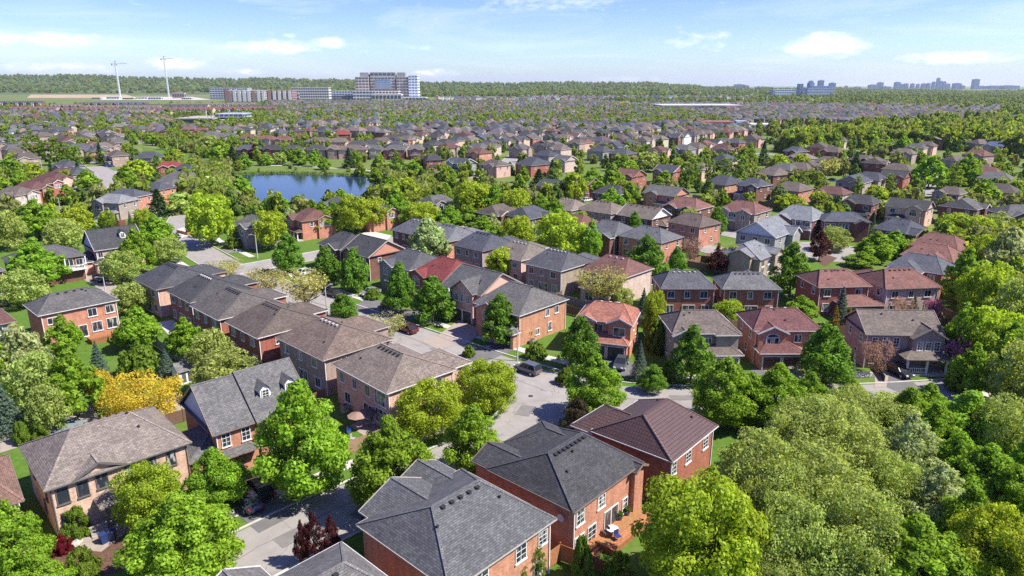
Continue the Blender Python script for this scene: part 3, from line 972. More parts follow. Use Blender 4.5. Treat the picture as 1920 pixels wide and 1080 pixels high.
# left neighbourhood
road([(-112, 240), (-140, 236), (-172, 236), (-205, 262)], z=.016, w=8)
road([gp(60, 385), gp(140, 376), gp(185, 352), gp(208, 330), gp(178, 312)], z=.02, w=8)
b3 = MB(); c3 = gp(203, 325)
b3.poly([(c3[0] + 12 * math.cos(2 * math.pi * i / n), c3[1] + 12 * math.sin(2 * math.pi * i / n), .028) for i in range(n)])
tag(b3.build('cul_de_sac', M['road'], uv=False), kind='structure'); ROADS.append(([c3, (c3[0] + .5, c3[1])], 23))
road([gp(150, 252), gp(255, 264), gp(330, 272), gp(400, 282), gp(470, 292)], z=.02, w=11, walk=(-9,))
strip('footpath', smooth([gp(505, 310), gp(560, 311), gp(620, 315), gp(690, 318), gp(730, 330), gp(765, 344)]), 2.2, 'walk', .02)
strip('footpath', smooth([gp(1850, 690), gp(1853, 715), gp(1862, 740), gp(1872, 765)]), 2.6, 'walk', .02)
ROADS.append(([gp(1850, 690), gp(1872, 765)], 3))
# pond and its banks
pond_px = [(449, 328), (500, 326), (560, 326), (640, 329), (706, 332), (702, 343), (726, 350), (736, 361), (706, 374), (640, 392), (560, 404), (500, 402), (462, 388), (455, 352)]
POND = smooth([gp(*p) for p in pond_px] + [gp(*pond_px[0])], 2)
pb = MB()
pc = (sum(p[0] for p in POND) / len(POND), sum(p[1] for p in POND) / len(POND))
bank = [(pc[0] + (p[0] - pc[0]) * 1.16, pc[1] + (p[1] - pc[1]) * 1.2) for p in POND]
sheet('bank', bank[:-1], 'meadow', .012)
sheet('pond', POND[:-1], 'water', .05)
def in_poly(x, y, poly):
    r = False
    for (x0, y0), (x1, y1) in zip(poly, poly[1:] + poly[:1]):
        if (y0 > y) != (y1 > y) and x < (x1 - x0) * (y - y0) / (y1 - y0) + x0: r = not r
    return r
# patched and sealed asphalt
for (pu, pv, pw, pd, pa) in ((905, 690, 5.0, 2.2, 138), (820, 655, 2.4, 1.6, 138), (985, 770, 3.2, 2.0, 70), (560, 1000, 4.5, 2.0, 47), (430, 470, 6, 2.4, 130), (1290, 746, 5, 1.6, 0)):
    px0, py0 = gp(pu, pv); ca, sa = math.cos(R(pa)), math.sin(R(pa))
    sheet('road_patch', [(px0 + p * ca - q * sa, py0 + p * sa + q * ca) for p, q in ((-pw / 2, -pd / 2), (pw / 2, -pd / 2), (pw / 2, pd / 2), (-pw / 2, pd / 2))], 'patch', .034)
rs = random.Random(3)
for (pts) in ([(5, 91), (-9, 104), (-22, 117), (-40, 133.5), (-60, 152)], [(-1, 78.5), (-9, 71), (-19, 61.5), (-30, 49.5)], [(9, 88.6), (22, 88.4), (40, 88.8), (60, 90.2)]):
    q = []
    for a_, b_ in zip(pts[:-1], pts[1:]):
        for i in range(9): q.append((a_[0] + (b_[0] - a_[0]) * i / 9 + rs.uniform(-.2, .2), a_[1] + (b_[1] - a_[1]) * i / 9 + rs.uniform(-.2, .2)))
    strip('tar_seam', q, .09, 'patch', .038)
# bright mown park strips
sheet('park_lawn', [gp(265, 275), gp(395, 292), gp(392, 303), gp(330, 300), gp(270, 288)], 'lawn', .02)
sheet('park_lawn', [gp(1510, 248), gp(1545, 248), gp(1545, 258), gp(1500, 258)], 'lawn', .02)
sheet('pond_meadow', [gp(445, 318), gp(700, 324), gp(700, 331), gp(448, 327)], 'lawn', .02)
# distant farm fields and the building site on the left
def field(pts, mat, z, nm='field'):
    sheet(nm, [gp(*p) for p in pts], mat, z)
M['dirt'] = simple('bare_soil', 0.95, color=(.36, .27, .17, 1), noise=.3, nscale=.02)
M['crop'] = grass('crop_field', (.09, .125, .035), (.15, .17, .055), (.19, .175, .08), .02)
M['lot'] = simple('gravel_lot', 0.95, color=(.42, .40, .37, 1), noise=.25, nscale=.03)
field([(-40, 172), (380, 172), (420, 186), (-40, 190)], 'crop', .2)
field([(60, 176), (230, 176), (260, 184), (50, 184)], 'dirt', .5, 'bare_ground')
field([(190, 182), (360, 182), (400, 188), (190, 188)], 'lot', .8, 'gravel_lot')
# wooded escarpment on the horizon
hl = MB(); nxh = 120
def ridge_h(u):
    base = 150 - (150 - 158) * 0
    h = np.interp(u, [-700, 0, 200, 400, 650, 1000, 1200, 1350, 1600, 1950, 2600], [112, 110, 104, 90, 70, 50, 50, 28, 6, 4, 4])
    return float(h) + 5 * math.sin(u * .013) + 3 * math.sin(u * .037 + 1) + 2 * math.sin(u * .09)
HILL = []
for i in range(nxh + 1):
    u = -700 + 3300 * i / nxh
    x6 = (u - 960) / FPX
    rowp = []
    for (dd, k) in ((3300, 0.0), (4200, .35), (5000, .8), (5600, 1.0), (7200, .7)):
        z = (ridge_h(u) * k) if k else -3
        rowp.append((x6 * dd, dd, z))
    HILL.append(rowp)
for i in range(nxh):
    for j in range(4):
        hl.poly([HILL[i][j], HILL[i + 1][j], HILL[i + 1][j + 1], HILL[i][j + 1]])
tag(hl.build('hills', grass('woodland_floor', (.06, .09, .03), (.09, .13, .04), (.11, .14, .045), .01), uv=False), kind='structure')
# ------------------------------------------------------------------ houses, nearest first
u47 = (math.cos(R(47)), math.sin(R(47))); v47 = (-math.sin(R(47)), math.cos(R(47)))
S = house
S('P', (83, 922), 44, 13.4, 12.0, 0, 'br', 'pB', 'beige-brick house with the copper porch roof', 'beige brick house with brown shingle roof and small copper porch roof at lower left',
  ex=[('gw', 0, -2.0, 4.2, 0, 5.6, None), ('win', 0, [(-5.3, 3.55, .95, 1.55, 'x'), (-3.3 + -.3, 3.6, .9, 1.5, 'x'), (-1.9, 3.8, .95, 1.6, 'x'), (.75, 3.6, .95, 1.6, 'x'), (2.6, 3.6, .95, 1.6, 'x'), (4.6, 3.6, .8, 1.5, 'x'), (-5.2, .8, 1.0, 1.7, 'x')]),
      ('lean', 0, -1.2, 2.6, 2.0, 2.9, 3.5, 'p'), ('win', 1, [(-2, 3.4, .6, 1.6, 'x'), (1.5, 1.2, .7, 1.2, 'x'), (3.5, 3.4, .7, 1.4, 'x')])], trim=(.12, .11, .10), vents=6, roofcol=(.235, .2, .17))
S('P', (398, 818), 42, 11.6, 11.0, 0, 'gr', 'oB', 'grey-gabled house with two dormers', 'grey gabled house with two white dormers and shuttered windows beside the big maple', kind='gx', wall2='sd', pitch=.74,
  ex=[('win', 0, [(-4.3, 3.7, .85, 1.5, 'g'), (-2.1, 3.7, .85, 1.5, 'g'), ]), ('sec', 0, -1.0, .35, .3), ('dormer', 0, 1.2, 1.6), ('dormer', 0, 4.2, 1.6),
      ('lean', 1, 1.5, 6.5, 2.6, 3.1, 4.7, 'r'), ('lean', 0, -3.2, 3.6, .8, 2.9, 3.3, 'n'), ('owin', 0, [(1.0, 3.7, .85, 1.5, 'g'), (3.8, 3.7, .85, 1.5, 'g'), (1.0, .6, .85, 1.7, 'g')], .3)], vents=0)
S('P', (725, 739), 44, 11.2, 13.2, 3, 'tn', 'pB', 'tan-roofed corner house', 'tan hip-roofed pinkish brick house on the street corner with patio below',
  ex=[('hw', 3, -2.5, 6.5, 3.2), ('win', 1, [(-4.6, 3.6, .9, 1.3, 'm'), (-1.5, 3.6, .9, 1.3, 'm'), (1.6, 3.6, 1.0, 1.4, 'm'), (4.5, 3.3, 2.4, 1.8, 'g'), (4.5, .7, 2.4, 1.9, 'g'), (1.6, .2, 2.2, 2.1, 'd'), (-3.5, .9, 1.3, 1.4, 'm')])], vents=6)
S('Z4', (1815, 890), 46, 12, 13.4, 3, 'tn', 'bB', 'long tan-roofed brown house', 'tan hip-roofed brown brick house, first up the row from the corner', ex=[('hw', 3, 2.0, 6.5, 3.4)], vents=5, roofcol=(.185, .14, .115))
S('Z4', (1445, 765), 46, 12, 11, 3, 'br', 'rB', 'speckled brown-roofed row house', 'weathered brown hip-roofed red brick house, second up the row from the corner', ex=[('hw', 3, 2.0, 5.5, 3.0)], vents=6, roofcol=(.128, .102, .086))
S('Z4', (1225, 662), 46, 12, 11.3, 3, 'dk', 'rB', 'charcoal-roofed row house', 'charcoal hip-roofed red brick house, third up the row from the corner', ex=[('hw', 3, 2.0, 5.5, 3.0)], vents=6, roofcol=(.118, .106, .098))
S('W', (-56.2, 115.2), 46, 12, 10.6, 3, 'dk', 'rB', 'dark-roofed row house with patio door', 'dark slate hip-roofed red brick row house with patio door, fourth from the corner', ex=[('hw', 3, 2.0, 5.5, 3.0)], vents=6)
S('V1', (1400, 690), 47, 12, 11.4, 3, 'sl', 'pB', 'pale-walled row house at the far end', 'dark blue-grey hip-roofed pale brick house at the far end of the row', ex=[('hw', 3, 1.0, 6, 3.4)], vents=5, roofcol=(.082, .084, .094))
S('V1', (340, 925), 47, 12.4, 9.4, 2, 'dk', 'oB', 'orange-brick house with the wooden deck', 'orange brick house with charcoal hip roof and wooden deck at left', vents=4, roofcol=(.115, .112, .11),
  ex=[('win', 0, [(-4.2, 3.7, 1.4, 1.0, 'm'), (1.8, 3.6, 1.3, 1.3, 'm'), (4.6, 3.6, 1.3, 1.3, 'm'), (0.0, .3, 1.2, 2.0, 'x'), (2.2, .8, 1.5, 1.6, 'm'), (4.6, .8, 1.6, 1.7, 'm')]), ('win', 1, [])])
S('V1', (95, 475), 45, 14.0, 10, 0, 'dk', 'dB', 'house with the white balcony', 'charcoal-roofed house with white balcony above a black garage door', ex=[('balc', 0, 4.6, 4.2, 2.9, 1.4), ('lean', 0, -1.5, 4, .8, 2.8, 3.2, 'n')], vents=3, roofcol=(.11, .11, .112))
S('V1', (845, 340), 44, 11, 11, 0, 'dk', 'pB', 'dark-roofed dormer house at upper left', 'dark gabled house with white dormer above a parked black car', kind='gx', wall2='sd', pitch=.72, roofcol=(.066, .068, .074),
  ex=[('dormer', 0, 1.5, 1.9), ('dormer', 0, 4.3, 1.9), ('win', 0, [(-4.2, 3.8, .9, 1.2, 'm'), (-2.4, 3.8, .9, 1.2, 'm'), (1.3, 3.8, .9, 1.2, 'm')]), ('lean', 0, -3, 5.4, 1.6, 2.9, 3.5, 'g'), ('lean', 1, .5, 7, 2.4, 3.0, 4.6, 'r')], vents=0, garage=(.5, .46, .4))
S('P', (31, 602), 47, 12, 10, 2, 'mr', 'gy', 'maroon-roofed house at the left edge', 'maroon-roofed house cut off by the left edge beside the orange brick house', corner='C', vents=2)
S('P', (10, 507), 47, 11, 10, 2, 'gr', 'rB', 'red-brick house at the left edge', 'red brick house at the left edge below the balcony house', corner='C', vents=2)
S('P', (45, 938), 41, 12, 11, 0, 'rb', 'pB', 'brown-roofed house at the lower left edge', 'reddish brown roof corner of a house cut off at lower left edge', corner='C', vents=2, roofcol=(.2, .12, .09))
# the row at the bottom
S('P', (845, 1110), 47, 12.5, 12.2, 2, 'dk', 'oB', 'grey-roofed house at the bottom centre', 'grey brick-patterned shingle roof house at bottom centre with white-framed windows', roofcol=(.125, .128, .132),
  ex=[('gw', 2, 1.2, 6.8, 1.5, 5.6, None), ('gw', 2, -3.6, 4.2, 3.6, 5.2, None), ('win', 0, [(-2.6, 3.5, 1.3, 1.5, 'g'), (2.0, 3.5, 1.2, 1.5, 'g'), (4.8, 3.6, 1.0, 1.3, 'g'), (0.2, .8, 1.3, 1.5, 'g'), (4.2, .8, 1.0, 1.3, 'g')]), ('win', 1, [])], vents=5)
S('L8', (1310, 725), 48, 11.6, 11.0, 2, 'dk', 'oB', 'charcoal-roofed house with cedar deck', 'charcoal hip-roofed orange brick house with cedar deck and satellite dish', roofcol=(.068, .068, .072),
  ex=[('gw', 2, 3.2, 4.2, 2.2, 5.6, None), ('hw', 2, -2.6, 6, 2.4), ('gw', 0, 4.9, 1.6, .5, 5.4, None), ('win', 0, [(-4.3, 3.5, 1.1, 1.5, 'g'), (-1.0, 3.6, 1.1, 1.3, 'g'), (4.9, 3.6, 1.1, 1.3, 'g'), (-4.3, .6, 1.3, 1.6, 'g'), (-2.4, .6, 1.2, 1.7, 'g'), (.8, .5, 2.2, 2.1, 'd'), (3.2, 1.0, .8, 1.5, 'g')]), ('win', 1, []), ('dish', 1, 4.0, 4.4)], vents=8)
S('P', (1262, 867), 49, 10.4, 10.2, 2, 'mt', 'rB', 'brown metal-tiled house', 'red brick house with brown metal tile roof on the corner', mat_roof='tile', pitch=.52,
  ex=[('hw', 2, 1.5, 6.5, 2.8, 5.3), ('win', 0, [(-4.2, 3.6, 1.0, 1.4, 'g'), (-1.0, 3.6, 1.1, 1.3, 'g'), (3, 3.6, 1.1, 1.3, 'g'), (-4, .7, 1.2, 1.6, 'g')]), ('win', 1, [])], vents=0)
S('P', (640, 1015), 47, 11.5, 10.5, 2, 'gr', 'oB', 'grey roof at the bottom edge', 'grey shingled roof of the house cut off at the bottom edge left of centre', corner='D', ex=[('gw', 2, 3.0, 5, 2.6, 5.2, None)], vents=3, roofcol=(.15, .145, .14))
# north side of the main street
S('V3', (1475, 770), 47, 13.2, 11, 1, 'gr', 'oB', 'grey-roofed house with the bright brick end wall', 'grey-roofed house with sunlit orange brick side wall beside the street lamp', corner='C', roofcol=(.135, .13, .124),
  ex=[('gw', 1, -1.5, 4.6, .8, 5.4, 'a'), ('win', 0, [(1.0, 3.7, .9, 1.2, 'm'), (3.6, 3.7, .9, 1.2, 'm'), (-1.5, 1.0, .9, 1.0, 'm'), (1.8, .9, .9, 1.5, 'm')]), ('lean', 1, 3, 4.4, 1.6, 2.8, 3.6, 'g')], vents=4)
S('V3', (680, 745), 47, 11.4, 11, 1, 'gr', 'pB', 'grey-roofed house with black double garage', 'grey-roofed pinkish brick house with front gable and black double garage doors', kind='gy', roofcol=(.13, .13, .13), pitch=.55,
  ex=[('gw', 1, 1.2, 5.4, 1.0, 5.8, '3', .72, 'g'), ('balc', 1, -3.8, 2.6, 3.0, 1.0)], vents=3, wall2='pB')
S('V3', (345, 615), 47, 12, 10, 1, 'rd', 'rB', 'crimson-roofed house', 'crimson-roofed red brick house with one white arched window', ex=[('gw', 1, -2.6, 4.4, 1.0, 5.6, 'a'), ('lean', 1, 2.6, 4.4, 1.4, 2.8, 3.6, 'g')], vents=1, roofcol=(.225, .055, .052))
S('V2', (1860, 515), 47, 11, 10, 1, 'sl', 'gy', 'slate-roofed house with white balcony', 'slate-roofed grey house with white upper balcony and white porch', ex=[('gw', 1, -2.4, 4.2, .9, 5.6, '1'), ('balc', 1, 2.4, 3.2, 3.0, 1.2), ('lean', 1, 1.6, 5.5, 1.6, 2.7, 3.1, 'p')], vents=2, roofcol=(.105, .108, .115))
S('V2', (1490, 400), 47, 11, 10.6, 1, 'dk', 'dB', 'charcoal-roofed house with orange gable', 'charcoal-roofed dark brick house with a bare orange gable end', kind='gy', wall2='oB', ex=[('gw', 1, -1.6, 4.4, .9, 5.6, '1')], vents=0, pitch=.55)
_c5 = kp('V2', (1490, 400), 5.6)
S('W', (_c5[0] + v47[0] * 11.2, _c5[1] + v47[1] * 11.2), 47, 11, 9.6, 1, 'dk', 'dB', 'charcoal-roofed house at the side street', 'charcoal hip-roofed dark house beside the side street corner', ex=[('gw', 1, 1.6, 4.4, .9, 5.6, '1')], vents=2)
# second row, backs towards us
S('V3', (370, 262), 47, 12, 10.5, 3, 'gr', 'oB', 'pale grey-roofed house behind the silvery tree', 'pale grey hip-roofed orange brick house half hidden by the silvery tree', ex=[('hw', 3, -2, 6, 3)], vents=4, roofcol=(.16, .165, .18))
_c6 = kp('V3', (370, 262), 5.6)
S('W', (_c6[0] + v47[0] * 11.6, _c6[1] + v47[1] * 11.6), 47, 11.5, 10.4, 3, 'sl', 'dB', 'slate-roofed house left of the silvery tree', 'slate hip-roofed dark house left of the silvery tree', ex=[('hw', 3, 2, 6, 3)], vents=3, roofcol=(.12, .125, .145))
S('V3', (690, 345), 47, 12, 10.3, 3, 'sl', 'bB', 'dark blue-roofed brown house', 'dark blue-grey roofed brown brick house with patio doors in the second row', ex=[('hw', 3, -2.2, 5.5, 3.2)], vents=4, roofcol=(.08, .085, .105))
S('V3', (1040, 430), 47, 11.5, 10, 3, 'tn', 'pB', 'small tan-roofed house in the second row', 'tan-roofed pinkish house squeezed between two slate roofs', ex=[('hw', 3, 2.2, 5.5, 3.0)], vents=4, roofcol=(.20, .172, .145))
S('V3', (1400, 525), 48, 12, 10.2, 3, 'sl', 'bB', 'slate-roofed house with pink end wall', 'slate-roofed brown brick house with pale pink side wall', ex=[('hw', 3, -2.2, 5.5, 3.2), ('win', 0, [])], vents=5, roofcol=(.105, .108, .118))
S('V4', (135, 590), 47, 11.5, 10.5, 3, 'mr', 'bg', 'maroon-roofed beige house', 'maroon hip-roofed beige house behind the pale loose tree', ex=[('lean', 1, 0, 7, 2.4, 2.7, 3.5, 'r'), ('win', 0, [])], vents=3, roofcol=(.18, .09, .08))
# fronts along the right-hand street
S('Z5', (1645, 688), -19, 9.6, 8.6, 0, 'or', 'oB', 'orange-roofed house', 'orange-roofed brick house with two gables and dark double garage', corner='C', roofcol=(.33, .14, .1),
  ex=[('gw', 0, 2.6, 3.6, .8, 5.6, 'm'), ('gw', 0, -3.0, 3.0, .4, 5.6, None), ('lean', 0, .9, 6.4, 2.2, 2.8, 4.0, 'g'), ('win', 0, [(-1.0, 3.8, 1.5, 1.2, 'm')])], vents=3, wall2=None)
S('Z6', (330, 735), 2, 10.6, 9.6, 0, 'br', 'bB', 'brown-roofed house with long white window', 'brown-roofed house with a wide white upstairs window and garage below', corner='C', roofcol=(.17, .14, .12),
  ex=[('hw', 0, 3.2, 3.4, .6, 5.5, None), ('gw', 0, -3.4, 3.2, .5, 5.4, '1'), ('lean', 0, 2.2, 5.4, 2.0, 2.8, 3.8, 'g'), ('win', 0, [(0.4, 3.5, .9, 1.2, 'm')])], vents=1, garage=(.14, .12, .10))
S('Z6', (400, 722), 0, 11.0, 9.4, 0, 'mr', 'oB', 'maroon-shingled house', 'maroon-shingled orange brick house with arched window above two dark garage doors', roofcol=(.155, .072, .068),
  ex=[('gw', 0, -2.6, 4.2, .8, 5.4, 'a'), ('lean', 0, -1.6, 6.4, 2.6, 2.9, 4.0, 'g'), ('win', 0, [(1.6, 3.7, 1.0, 1.1, 'm'), (4.0, 3.7, 1.0, 1.1, 'm')])], vents=2, garage=(.09, .05, .04))
S('Z6', (1030, 742), -3, 11.8, 8.6, 0, 'tn', 'bB', 'brown gabled house with white porch', 'brown gabled house with small porch gable and black car by its steps', kind='gx', roofcol=(.185, .155, .13), pitch=.62,
  ex=[('gw', 0, 3.3, 4.6, 1.0, 5.4, '3'), ('lean', 0, 2.6, 6.0, 2.8, 2.8, 3.6, 'p'), ('win', 0, [(-4.2, 3.6, .8, 1.4, 'g'), (-2.6, 3.6, .8, 1.4, 'g'), (-1.0, 3.6, .8, 1.4, 'g'), (-4, .8, 1.2, 1.3, 'm')])], vents=1)
# backs behind them
S('V4', (475, 680), 0, 10.6, 9.6, 2, 'sl', 'rB', 'left slate-roofed red house', 'slate-roofed red brick house, left of the matching grey-roofed pair', ex=[('gw', 2, 0, 4, 1.2, 5.6, None)], vents=5, roofcol=(.115, .118, .13))
S('V4', (1030, 684), -2, 11, 9.2, 2, 'gr', 'rB', 'right grey-roofed red house', 'grey-roofed red brick house, right of the matching pair with white patio door', ex=[('gw', 2, -2, 4, 1.2, 5.6, None)], vents=6, roofcol=(.155, .155, .155))
S('Z6', (765, 478), 5, 10.6, 9.6, 2, 'rb', 'rB', 'rusty-roofed house with lower roof', 'rusty red-roofed house with a second lower roof over its back room', ex=[('lean', 0, 2.2, 7.4, 3.4, 2.9, 4.0, 'r')], vents=4)
S('V5', (680, 685), 7, 11.4, 10.6, 2, 'rb', 'bg', 'rusty-roofed beige house', 'rusty red-roofed house with beige back wall beside pink tree', ex=[('hw', 2, 3, 5, 2)], vents=5)
S('V5', (1195, 553), 47, 10.5, 10.5, 1, 'sl', 'rB', 'slate-roofed house by the woods', 'slate blue-roofed red brick house at the edge of the right woods', ex=[('hw', 1, -1.5, 6, 3)], vents=3, roofcol=(.11, .115, .135))
S('V5', (1285, 442), 46, 10.5, 10.5, 1, 'rb', 'rB', 'rusty roof behind the slate house', 'rusty brown-roofed house just behind the slate house at right woods', ex=[('hw', 1, 1.5, 5, 2.4)], vents=4)
S('V5', (1330, 350), 44, 11.5, 10.5, 1, 'rb', 'rB', 'long rusty roof by the woods', 'rusty roof, second behind the slate house near the right woods', vents=2)
S('V5', (850, 185), 30, 11.5, 9, 1, 'sl', 'dB', 'dark slate house above the round bushes', 'dark slate-roofed house above the round green bushes of the cul-de-sac', ex=[('gw', 0, -2, 5, 2.4, 5.4, None)], vents=3)
S('U5', (115, 888), -8, 12.8, 9, 0, 'sl', 'dB', 'slate-roofed house with white window band', 'slate-roofed dark house with a band of white windows facing the cul-de-sac', ex=[('win', 0, [(-4.2, 3.4, 2.4, 1.5, 'g'), (-.8, 3.4, 2.8, 1.5, 'g')]), ('gw', 0, 3.6, 3.4, 1.2, 5.3, None)], vents=1)
S('Z6', (730, 105), 48, 13, 11, 1, 'lg', 'dB', 'pale grey-roofed house with balcony', 'pale grey-roofed house with skylight and railed balcony', ex=[('balc', 1, 3.0, 4.4, 3.0, .6), ('gw', 1, -3.0, 4.4, 1.0, 5.6, None)], vents=1, roofcol=(.2, .215, .225), wall2=None)
S('Z6', (525, 200), 47, 13, 11, 1, 'lg', 'gy', 'big pale gabled house', 'pale grey house with one large open gable above the cul-de-sac', kind='gx', pitch=.62, ex=[('gw', 0, 4, 5, 1.5, 5.4, None)], vents=0, wall2='sd', roofcol=(.22, .235, .25))
S('Z6', (440, 325), 47, 11, 11, 0, 'lg', 'bB', 'low pale grey house', 'pale grey house with pinkish gable in front of the big open gable', ex=[('gw', 1, 1, 5, 1.5, 5.2, None), ('gw', 0, 3, 4, 1, 5.0, '1')], vents=1, he=4.6, roofcol=(.21, .22, .23))
S('U4', (825, 945), 40, 10.6, 11, 3, 'br', 'oB', 'brown-roofed house with orange end', 'brown-roofed house with bright orange brick side wall in mid distance', vents=0, roofcol=(.15, .115, .10))
S('U4', (1325, 825), 46, 11.5, 12, 1, 'rb', 'bB', 'rust-roofed house with balcony', 'rust-roofed brown brick house with small white balcony', ex=[('gw', 1, 2.5, 4.4, 1, 5.6, '1'), ('balc', 1, -1, 3, 3, .8), ('gw', 1, -4, 3.4, .4, 5.6, None)], vents=0)
S('U4', (790, 790), 46, 11.5, 12, 1, 'rb', 'dB', 'rust-roofed house with gable window', 'rust-roofed dark brick house with white gable window', ex=[('gw', 1, -3, 4.4, .8, 5.6, 'm'), ('gw', 1, 3, 3.5, .8, 5.6, '1')], vents=0)
S('U4', (400, 875), 47, 10.6, 12.4, 3, 'tn', 'dB', 'tan-roofed house with white gable', 'tan-roofed dark house with a white side gable', kind='gy', wall2='wh', ex=[('lean', 0, 2, 5, 2, 3.4, 4.6, 'r')], vents=5, pitch=.5)
S('U3', (1850, 825), 47, 11, 13, 3, 'tn', 'bB', 'long tan roof in mid distance', 'long tan-roofed brown house left of the white-gabled house', vents=4)
S('U3', (1490, 795), 47, 11, 10, 3, 'tn', 'bB', 'tan roof left end', 'tan-roofed brown house at the left end of the tan row', vents=4)
S('V4', (60, 205), 47, 11, 10, 1, 'gr', 'dB', 'grey-roofed dark gable house', 'grey-roofed dark brick house with white arched window and lit gable', ex=[('gw', 1, -2.5, 4.2, 1, 5.6, 'a'), ('gw', 1, 2.5, 4, 1.8, 5.2, None)], vents=2, roofcol=(.13, .135, .145))
S('V4', (480, 270), 46, 10.6, 13, 1, 'gr', 'oB', 'long grey-roofed house', 'long grey-roofed orange brick house behind the round green maple', vents=1, roofcol=(.14, .145, .155))
